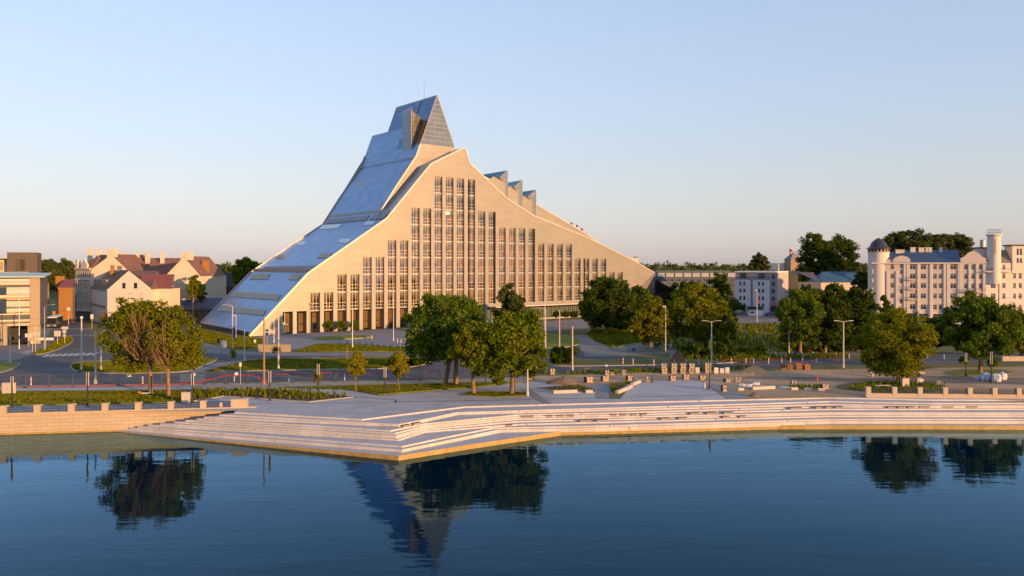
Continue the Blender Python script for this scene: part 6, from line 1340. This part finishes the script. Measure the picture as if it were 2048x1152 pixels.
DESC = ["leftmost double-stacked crate of the back row", "second double-stacked crate of the back row", "third double-stacked crate of the back row", "fourth double-stacked crate of the back row", "double-stacked crate just left of double-armed lamp", "single crate by the plaza bed corner", "battered single crate beside the plaza bed", "single crate on the far plaza edge", "single crate at the top of the pale plaza", "greyish crate right of the plaza top", "narrow crate at the weedy verge", "tall crate by the blue-grey paving", "low loose crate behind the tall one", "crate at the lawn tip near sand heap", "crate in the weeds left of verge pole", "crate in the weeds right of verge pole", "dark crate on the weedy verge", "small low crate next to dark verge crate", "wide crate right of the soil heap", "wide crate between soil heap and plaza bed", "crate with blue side near white sacks", "crate standing on a stone block", "bundled crate behind last stone block"]
cp = {}
for i, (u, v, w, h, n_) in enumerate(CR):
    x, y = G(u, v); key = (w, h)
    for lv in range(n_):
        lab = DESC[i] + (", upper one" if lv == 1 else (", lower one" if n_ == 2 else "")); lab = "strapped paving stones: " + lab
        rz = rng.uniform(-.12, .12) if i < 5 else rng.uniform(-.45, .45); loc = (x, y, GZ + .02 + lv * (h + .04))
        if key not in cp: t = crate_proto(w, h); t.location = loc; t.rotation_euler = (0, 0, rz); t["label"] = lab; cp[key] = t
        else: t = dup(cp[key], loc, rz, lab)
        t["group"] = "pallets of paving stones"
for i, (u, v, h, lab) in enumerate(((1395, 747.5, 1.0, "white film-wrapped pallet between stacked crates"), (1432, 747.6, 1.0, "white film-wrapped pallet right of double-armed lamp"), (1454.5, 747.2, 1.0, "white film-wrapped pallet next to rubble"), (1444, 747.4, .85, "blue-grey wrapped pallet between two white ones"))):
    x, y = G(u, v); t = crate_proto(.72, h, True); t.name = "wrapped_pallet"; t.location = (x, y, GZ + .02); t.rotation_euler = (0, 0, rng.uniform(-.2, .2)); t["label"] = lab; t["category"] = "pallet"
M_BLOCK = mat("cut stone block", (.60, .50, .40), .75, col2=(.66, .56, .45), scale=1)
def block(label, u0, v0, u1, v1, h, d=.5):
    a_, b_ = Vector(G(u0, v0)), Vector(G(u1, v1)); c = (a_ + b_) / 2; dd_ = b_ - a_
    o = MB().box((0, 0, h / 2), (dd_.length, d, h)).build("stone_block", M_BLOCK, None, (c.x, c.y, GZ + .01), math.atan2(dd_.y, dd_.x))
    bv = o.modifiers.new("edge", 'BEVEL'); bv.width = .03; bv.segments = 1; return tag(o, label, "stone block")
block("long white stone seat at the left plaza bed", 1106, 787, 1154, 785.5, .42); block("short white stone seat right of the long one", 1171, 786, 1185.5, 785.8, .42)
block("angled white stone seat, near part, at plaza bed", 1234, 788, 1251, 781, .45); block("angled white stone seat, middle part, at plaza bed", 1252, 780.5, 1262, 775, .42); block("angled white stone seat, far part, at plaza bed", 1264, 771.5, 1279, 765.5, .40)
block("long pale beam lying on the site sand", 1504, 779.8, 1549, 777.5, .42); block("small pale block left of the long beam", 1475, 781, 1487, 780.8, .36); block("stone block carrying a crate", 1581.5, 780, 1595, 780, .38); block("stone block between crate block and last block", 1609, 781, 1622.5, 781, .38); block("last stone block of the row towards the parapet", 1635.5, 781.8, 1649, 781.8, .36)
block("small white block by the plaza corner post", 1407, 777, 1411, 777, .8, .4)
def timber(label, u, v, w, h, lean=0):
    x, y = G(u, v); t = thing("pallet_stack", label, "pallets", (x, y, GZ), rng.uniform(-.2, .2)); n_ = max(3, int(h / .15))
    for i in range(n_): MB().box((lean * i * .03 + rng.uniform(-.03, .03), rng.uniform(-.03, .03), .07 + i * .15), (w, w * .8, .05)).box((lean * i * .03, -w * .3, .13 + i * .15), (w, .1, .08)).box((lean * i * .03, w * .3, .13 + i * .15), (w, .1, .08)).build("pallet", mat("old timber", (.26, .13, .055), .9, col2=(.36, .2, .09), scale=2), t)
timber("small leaning stack of brown pallets left of sand heap", 1478.7, 738.5, .95, .75, 1); timber("low stack of brown pallets above the sand heap", 1497, 735.5, 1.1, .45, .5); timber("tall flared pallet stack right of sand heap", 1566.6, 741, .9, 1.15, -.6)
timber("second pallet stack right of sand heap", 1579.5, 740, .85, .9); timber("third pallet stack right of sand heap", 1597, 739.5, 1.0, 1.05); timber("last pallet stack near the road posts", 1613, 739.8, 1.0, 1.0)
def heap(name, label, u, v, uw, vt, m, seed, cat="heap"):
    b = G(u, v); D = b[1]; w = uw / FPX * D / 2; h = ZA(vt, D) - GZ; r = random.Random(seed); V = [(0, 0, h)]; F_ = []; na, nr = 22, 7
    for j in range(1, nr + 1):
        f = j / nr
        for i in range(na): an = 2 * math.pi * i / na; q = f * (1 + r.uniform(-.09, .09)); V.append((math.cos(an) * w * q, math.sin(an) * w * .6 * q, max(-.05, h * (1 - f ** 1.25) + r.uniform(-.08, .08) * h * (j < nr)) if j < nr else -.05))
    for i in range(na): F_.append((0, 1 + i, 1 + (i + 1) % na))
    for j in range(nr - 1):
        for i in range(na): F_.append((1 + j * na + i, 1 + (j + 1) * na + i, 1 + (j + 1) * na + (i + 1) % na, 1 + j * na + (i + 1) % na))
    o = MB().add(V, F_).build(name, m, None, (b[0], b[1] + w * .3, GZ), smooth=True); return tag(o, label, cat)
heap("sand_heap", "smooth orange sand heap before the pallet stacks", 1512, 748.5, 66, 732, mat("orange sand", (.56, .32, .14), .95, col2=(.62, .37, .17), scale=1, bump=.3), 1)
heap("soil_heap", "low brown soil heap left of the wide crates", 1128, 768, 78, 754.5, mat("brown soil", (.17, .12, .08), .95, col2=(.23, .17, .12), scale=1, bump=.5), 2); heap("soil_heap", "reddish brown soil heap by the green bicycle stands", 1357, 724, 36, 701, mat("red soil", (.16, .075, .045), .95, col2=(.22, .11, .07), scale=.8, bump=.8), 3)
heap("rubble_heap", "dark rubble heap near the long beam", 1510, 794, 26, 785, mat("dark rubble", (.10, .095, .09), .9, col2=(.22, .2, .18), scale=3, bump=1), 4); heap("rubble_heap", "pale rubble heap behind the parapet cabinet", 1878, 770, 34, 762, mat("pale rubble", (.35, .31, .27), .9, col2=(.2, .18, .16), scale=3, bump=1), 5)
def sack(label, u, v, w, h, m, seed):
    x, y = G(u, v); r = random.Random(seed); mb = MB(); prof2 = [(.36, 0), (.5, .12), (.52, .5), (.48, .82), (.3, .95), (.12, 1.0)]; V = []; n_ = 12
    for pr, pz in prof2:
        for i in range(n_): an = 2 * math.pi * i / n_; q = pr * w * (1 + r.uniform(-.12, .12)) * (1 + .12 * math.cos(4 * an)); V.append((q * math.cos(an), q * .8 * math.sin(an), pz * h * (1 + r.uniform(-.08, .08))))
    k = len(prof2); mb.add(V, [(j * n_ + i, j * n_ + (i + 1) % n_, (j + 1) * n_ + (i + 1) % n_, (j + 1) * n_ + i) for j in range(k - 1) for i in range(n_)] + [tuple((k - 1) * n_ + i for i in range(n_))])
    return tag(mb.build("builders_sack", m, None, (x, y, GZ), r.random()), label, "sack")
M_SACK = mat("white woven sack", (.66, .65, .64), .7, col2=(.5, .52, .58), scale=2); M_SACKB = mat("blue tarp sack", (.25, .36, .60), .6, col2=(.5, .55, .65), scale=2)
sack("big white sack nearest the dark light post", 1993, 764, 1.35, 1.25, M_SACK, 1); sack("white sack behind, right of the dark light post", 2006, 760, 1.2, 1.2, M_SACK, 2); sack("blue-white peaked tarp sack left of post", 1972, 762, 1.5, 1.25, M_SACKB, 3); sack("low blue tarp bundle at the left end of sacks", 1955, 760.5, 1.4, .6, M_SACKB, 4)
sack("slumped white sack beside the long beam", 1497, 777, 1.1, .62, M_SACK, 5); sack("flat white sack behind the slumped one", 1484, 772, 1.2, .35, M_SACK, 6); sack("crumpled white film heap behind the beam", 1512, 770, 1.3, .4, M_FILM, 7); sack("white sack in the rough grass", 1741, 753, 1.0, .75, M_SACK, 8); sack("open cream sack right of cabinet", 1839, 766, 1.35, .75, M_CREAM, 9); sack("flat white film near the crate on block", 1569, 777, 1.4, .25, M_FILM, 10); sack("small white sack on parapet rubble", 1876, 768, .7, .5, M_SACK, 11)
x, y = G(1825, 752); tr_ = thing("site_trailer", "yellow flat trailer with frame and spare barrier behind parapet", "trailer", (x, y, GZ), .06); M_TRY = mat("trailer yellow", (.50, .33, .13), .6)
MB().span(-1.5, 1.6, -.7, .7, .45, .75).build("bed", M_TRY, tr_); MB().tube([(-1.5, 0, .5), (-2.6, 0, .45)], .05, 5).build("drawbar", M_GALV, tr_)
MB().span(1.45, 1.55, -.7, -.6, .75, 1.75).span(1.45, 1.55, .6, .7, .75, 1.75).span(.75, .83, -.7, -.6, .75, 1.75).span(.7, 1.55, -.7, .7, 1.75, 1.83).build("rack", M_DARK, tr_); MB().span(-.4, .8, -.65, -.55, 1.7, 1.9).build("striped_bar", M_RED, tr_)
for s in (-1, 1): MB().add([(.5 + .33 * math.cos(i * .524), s * yy, .33 + .33 * math.sin(i * .524)) for yy in (.72, .9) for i in range(12)], [tuple(range(12)), tuple(range(23, 11, -1))] + [(i, (i + 1) % 12, 12 + (i + 1) % 12, 12 + i) for i in range(12)]).build("wheel", M_TYRE, tr_)
o = MB().box((0, 0, .09), (2.6, .25, .06), .06).box((0, .2, .16), (2.4, .2, .06), -.05).build("white_planks", M_WHITE, None, (*G(1769, 773), GZ)); tag(o, "pair of white planks lying behind the parapet", "planks")
# beacon posts along the road works
def beacon(label, u, vb, vt, kind):
    x, y = G(u, vb); h = ZA(vt, y) - GZ; t = thing("beacon_post", label, "beacon post", (x, y, GZ), 0, "white road beacon posts"); MB().lathe([(.09, .04), (.07, h)], (0, 0, 0), 8).build("post", M_WHITE, t); MB().box((0, 0, .03), (.5, .3, .06)).build("foot", M_DARK, t)
    if kind == "o": MB().lathe([(.085, h), (.1, h + .12), (.05, h + .2)], (0, 0, 0), 8).build("lamp", M_ORANGE, t)
    for i in range(2): MB().lathe([(.093, h * (.3 + .3 * i)), (.09, h * (.42 + .3 * i))], (0, 0, 0), 8).build("stripe", M_RED if kind != "p" else M_GREYB, t)
for i, (u, vb, vt, k_) in enumerate([(62, 771, 756, "o"), (285.6, 769, 753, "r"), (468.6, 763.5, 751, "p"), (578, 763.6, 749, "p"), (689, 761, 747, "p")]): beacon("beacon post on the left road edge, %s from the left" % ORD[i], u, vb, vt, k_)
for i, (u, vb, vt, k_) in enumerate([(1246, 729, 717, "o"), (1266, 730.5, 719, "o"), (1307.7, 732, 720, "o"), (1349, 728, 719, "p"), (1372.5, 729, 719, "o"), (1397, 729, 718, "p"), (1434.6, 728.7, 718, "p"), (1463, 728, 717, "p"), (1491.6, 727, 717, "p"), (1507, 727, 717, "p"), (1537, 728, 716, "r"), (1563.6, 725, 716, "p"), (1581, 726, 716, "r"), (1605, 726, 716, "p"), (1633, 726, 715, "p")]): beacon("white beacon post behind the crates, %s from the left" % ORD[i], u, vb, vt, k_)
for i, (u, vb, vt) in enumerate([(1534.5, 714, 703.5), (1551, 714, 703.5), (1585, 714, 703), (1604.6, 714.6, 704), (1625.7, 715, 704), (1672.6, 716, 706), (1698, 717, 708), (1854, 716, 706), (1888, 718, 709)]): beacon("white beacon post on the upper path, %s from the left" % ORD[i], u, vb, vt, "p")
o = MB().box((0, 0, .5), (.16, .1, 1.0), .2, 0, .8).build("red_marker", M_RED, None, (*G(1635, 762), GZ)); tag(o, "leaning red marker stake on the dark site track", "marker")
fl = thing("fallen_barrier", "fallen white barrier board with round amber lamp at the forked tree's foot", "barrier", (*G(292, 790), GZ + .14), .15); MB().box((0, 0, .12), (1.1, .3, .1)).build("board", M_WHITE, fl); MB().lathe([(.16, .1), (.2, .18), (.2, .3), (.14, .36)], (-.85, 0, 0), 12).build("lamp", M_ORANGE, fl); MB().box((.85, .1, .08), (.5, .2, .14)).build("base", M_TRY, fl)
M_FENCE = mat("weathered fence wire", (.16, .155, .15), .6, .3)
# mesh fence on the left road edge
FU = [(-30, 776), (24, 775), (52, 774.5), (99, 773.6), (145.6, 772.7), (192, 771.8), (237, 770.8), (283, 770), (324, 769.3), (366, 768.6), (410, 768), (452, 767.4), (496.5, 766.6), (541, 765.8), (585.5, 765), (628, 764.3), (672, 763.6), (714, 762.8), (755.7, 762), (798, 761.2), (839, 760.4), (880, 759.6)]
for i, ((u0, v0), (u1, v1)) in enumerate(zip(FU, FU[1:])):
    a_, b_ = Vector(G(u0, v0)), Vector(G(u1, v1)); L_ = (b_ - a_).length - .06; t = thing("fence_panel", "wire mesh site fence panel on the left road, %s from the left" % (ORD[i] if i < 20 else "twenty-first"), "fence panel", (a_.x, a_.y, GZ), math.atan2((b_ - a_).y, (b_ - a_).x), "mesh fence panels along the road")
    MB().span(0, .035, -.018, .018, 0, 1.75).span(L_ - .035, L_, -.018, .018, 0, 1.75).span(.035, L_ - .035, -.012, .012, 1.725, 1.75).span(.035, L_ - .035, -.012, .012, .13, .155).build("frame", M_FENCE, t)
    w = MB()
    for j in range(1, int(L_ / .5)): w.span(j * .5 - .004, j * .5 + .004, -.004, .004, .16, 1.71)
    for j in range(1, 4): w.span(.04, L_ - .04, -.004, .004, .16 + j * .39 - .004, .16 + j * .39 + .004)
    w_ = w.build("wire_mesh", M_FENCE, t); w_["kind"] = "stuff"
    MB().box((0, 0, .06), (.25, .6, .12)).build("foot_block", M_DARK, t)
    if i in (6, 9, 11): MB().span(L_ * .4, L_ * .4 + .55, -.05, -.02, 1.25, 1.65).build("notice", M_WHITE, t)
hp = [(-20, 776.5, 0), (60, 774, .0), (190, 772.5, .02), (330, 770.3, .05), (384, 769.5, .15), (420, 768, .6), (450, 767, 1.1), (500, 766.2, 1.1), (512, 766, 1.3), (520, 766, .4), (528, 766.2, .02), (536, 766, .4), (544, 765, 1.2), (610, 764.3, 1.1), (640, 764, 1.35), (700, 763, 1.2), (760, 762, 1.1), (800, 761, 1.2), (812, 761, .6), (824, 761, .15), (838, 760.6, .1), (850, 760, .5), (860, 759.8, 1.1), (875, 759, 1.4), (884, 759, .1)]
pts = []
for (u0, v0, z0), (u1, v1, z1) in zip(hp, hp[1:]):
    for j in range(4): f = j / 4; f2 = f * f * (3 - 2 * f); pts.append((*G(u0 + (u1 - u0) * f, v0 + (v1 - v0) * f), GZ + .05 + z0 + (z1 - z0) * f2))
tag(MB().tube(pts, .055, 5).build("warning_tape", M_RED, None), "long red warning tape sagging along the mesh fence", "tape")
pts = []
for j in range(30): f = j / 29; pts.append((*G(1440 + 250 * f, 728 - 1 * f), GZ + .5 + .35 * math.sin(f * 17)))
tag(MB().tube(pts, .03, 4).build("warning_tape", M_RED, None), "red warning tape strung between the right beacon posts", "tape")
# bicycle stands
for i in range(15):
    u = 1256 + i * 5.6 if i < 4 else 1280 + (i - 4) * 4.7; x, y = G(u, 704); t = thing("bicycle_stand", "green bicycle stand below the light green tree, %s from the left" % ORD[i], "bicycle stand", (x, y, GZ), 1.2, "green bicycle stands"); MB().tube([(-.35, 0, 0), (-.35, 0, .85), (-.2, 0, 1.0), (.2, 0, 1.0), (.35, 0, .85), (.35, 0, 0)], .045, 5).build("hoop", mat("green paint", (.02, .16, .12), .5), t); MB().box((0, 0, .01), (.9, .14, .03)).build("base", M_GREYB, t)
# forecourt details
for i, u in enumerate((795, 802, 811, 821)):
    x, y = G(u, 686 + i * .5); t = thing("bollard", "cream bollard on the forecourt behind the central trees, %s from the left" % ORD[i], "bollard", (x, y, GZ)); MB().lathe([(.12, 0), (.1, .9), (.06, .95)], (0, 0, 0), 8).build("post", M_CREAM, t); MB().lathe([(.16, 0), (.16, .05)], (0, 0, 0), 8).build("foot", M_DARK, t)
x, y = G(743, 678); t = thing("litter_bin", "small tan litter bin beside the raised forecourt lawn", "bin", (x, y, GZ)); MB().lathe([(.3, 0), (.32, .9)], (0, 0, 0), 10).build("body", M_TAN, t); MB().lathe([(.34, .9), (.3, 1.0)], (0, 0, 0), 10).build("rim", M_DARK, t)
hr = thing("handrail", "long pale handrail curving along the forecourt ramp", "handrail", (0, 0, 0)); P_ = [G(688 + i * 12.5, 688.5 + i * 1.1) for i in range(12)]
MB().tube([(px_, py_, GZ + 1.0) for px_, py_ in P_], .05, 5).build("rail", M_GALV, hr)
for px_, py_ in P_: MB().tube([(px_, py_, GZ - .05), (px_, py_, GZ + 1.0)], .045, 5).build("baluster", M_GALV, hr)
rw = thing("retaining_wall", "low tan concrete ramp wall at library corner lawn", "wall", (*G(516, 704), 0)); MB().span(0, 6.5, 0, .4, GZ - .1, GZ + 1.5).build("wall_body", M_TAN, rw); MB().span(-.05, 6.6, -.05, .45, GZ + 1.5, GZ + 1.6).build("coping", M_PATH, rw)
# channel lines and tree pits in the paving
for pts_ in ([(545, 781.3), (792, 800)], [(792, 800), (791.5, 806)], [(500, 809), (900, 802.5), (1250, 795), (1460, 788.5)], [(0, 827), (460, 812)]):
    for (u0, v0), (u1, v1) in zip(pts_, pts_[1:]):
        a_, b_ = Vector(G(u0, v0)), Vector(G(u1, v1)); d_ = b_ - a_; n_ = Vector((-d_.y, d_.x)).normalized() * .09; z = GZ + .03
        struct(MB().poly([(*(a_ - n_), z), (*(b_ - n_), z), (*(b_ + n_), z), (*(a_ + n_), z)]).build("paving_channel", M_DARK))
# overhead wires on the right and left
def wire(label, a_, b_, sag): tag(MB().tube([tuple(Vector(a_).lerp(Vector(b_), f / 14) + Vector((0, 0, -sag * math.sin(math.pi * f / 14)))) for f in range(15)], .022, 3, cap=False).build("overhead_wire", M_DARK), label, "wire")
wire("overhead wire crossing before the hotel's middle floors", (XA(1423, 134.8), 134.8, 10.2), (XA(2140, 128), 128, 15.8), .5); wire("overhead wire crossing before the hotel's lower floors", (XA(1687, 133.5), 133.5, 10.3), (XA(2140, 128), 128, 10.4), .4)
wire("overhead wire from curved lamp towards the gabled house", (XA(89, 160), 160, 11), (XA(330, 170), 170, 8.6), .4)
x, y = G(2020, 722); o = MB().box((0, 0, .35), (9, .5, .7)).box((0, 0, .78), (9.1, .6, .16)).build("stone_kerb_wall", M_SAND, None, (x + 3, y, GZ)); tag(o, "low lit stone wall at the far right roadside", "wall")
tag(MB().tube([(0, -.25, 0), (0, 0, .08), (0, .25, 0)], [.01, .07, .01], 4).build("bird", M_DARK, None, (XA(1758, 200), 200, ZA(458, 200))), "tiny dark bird flying above the turret dome", "bird")
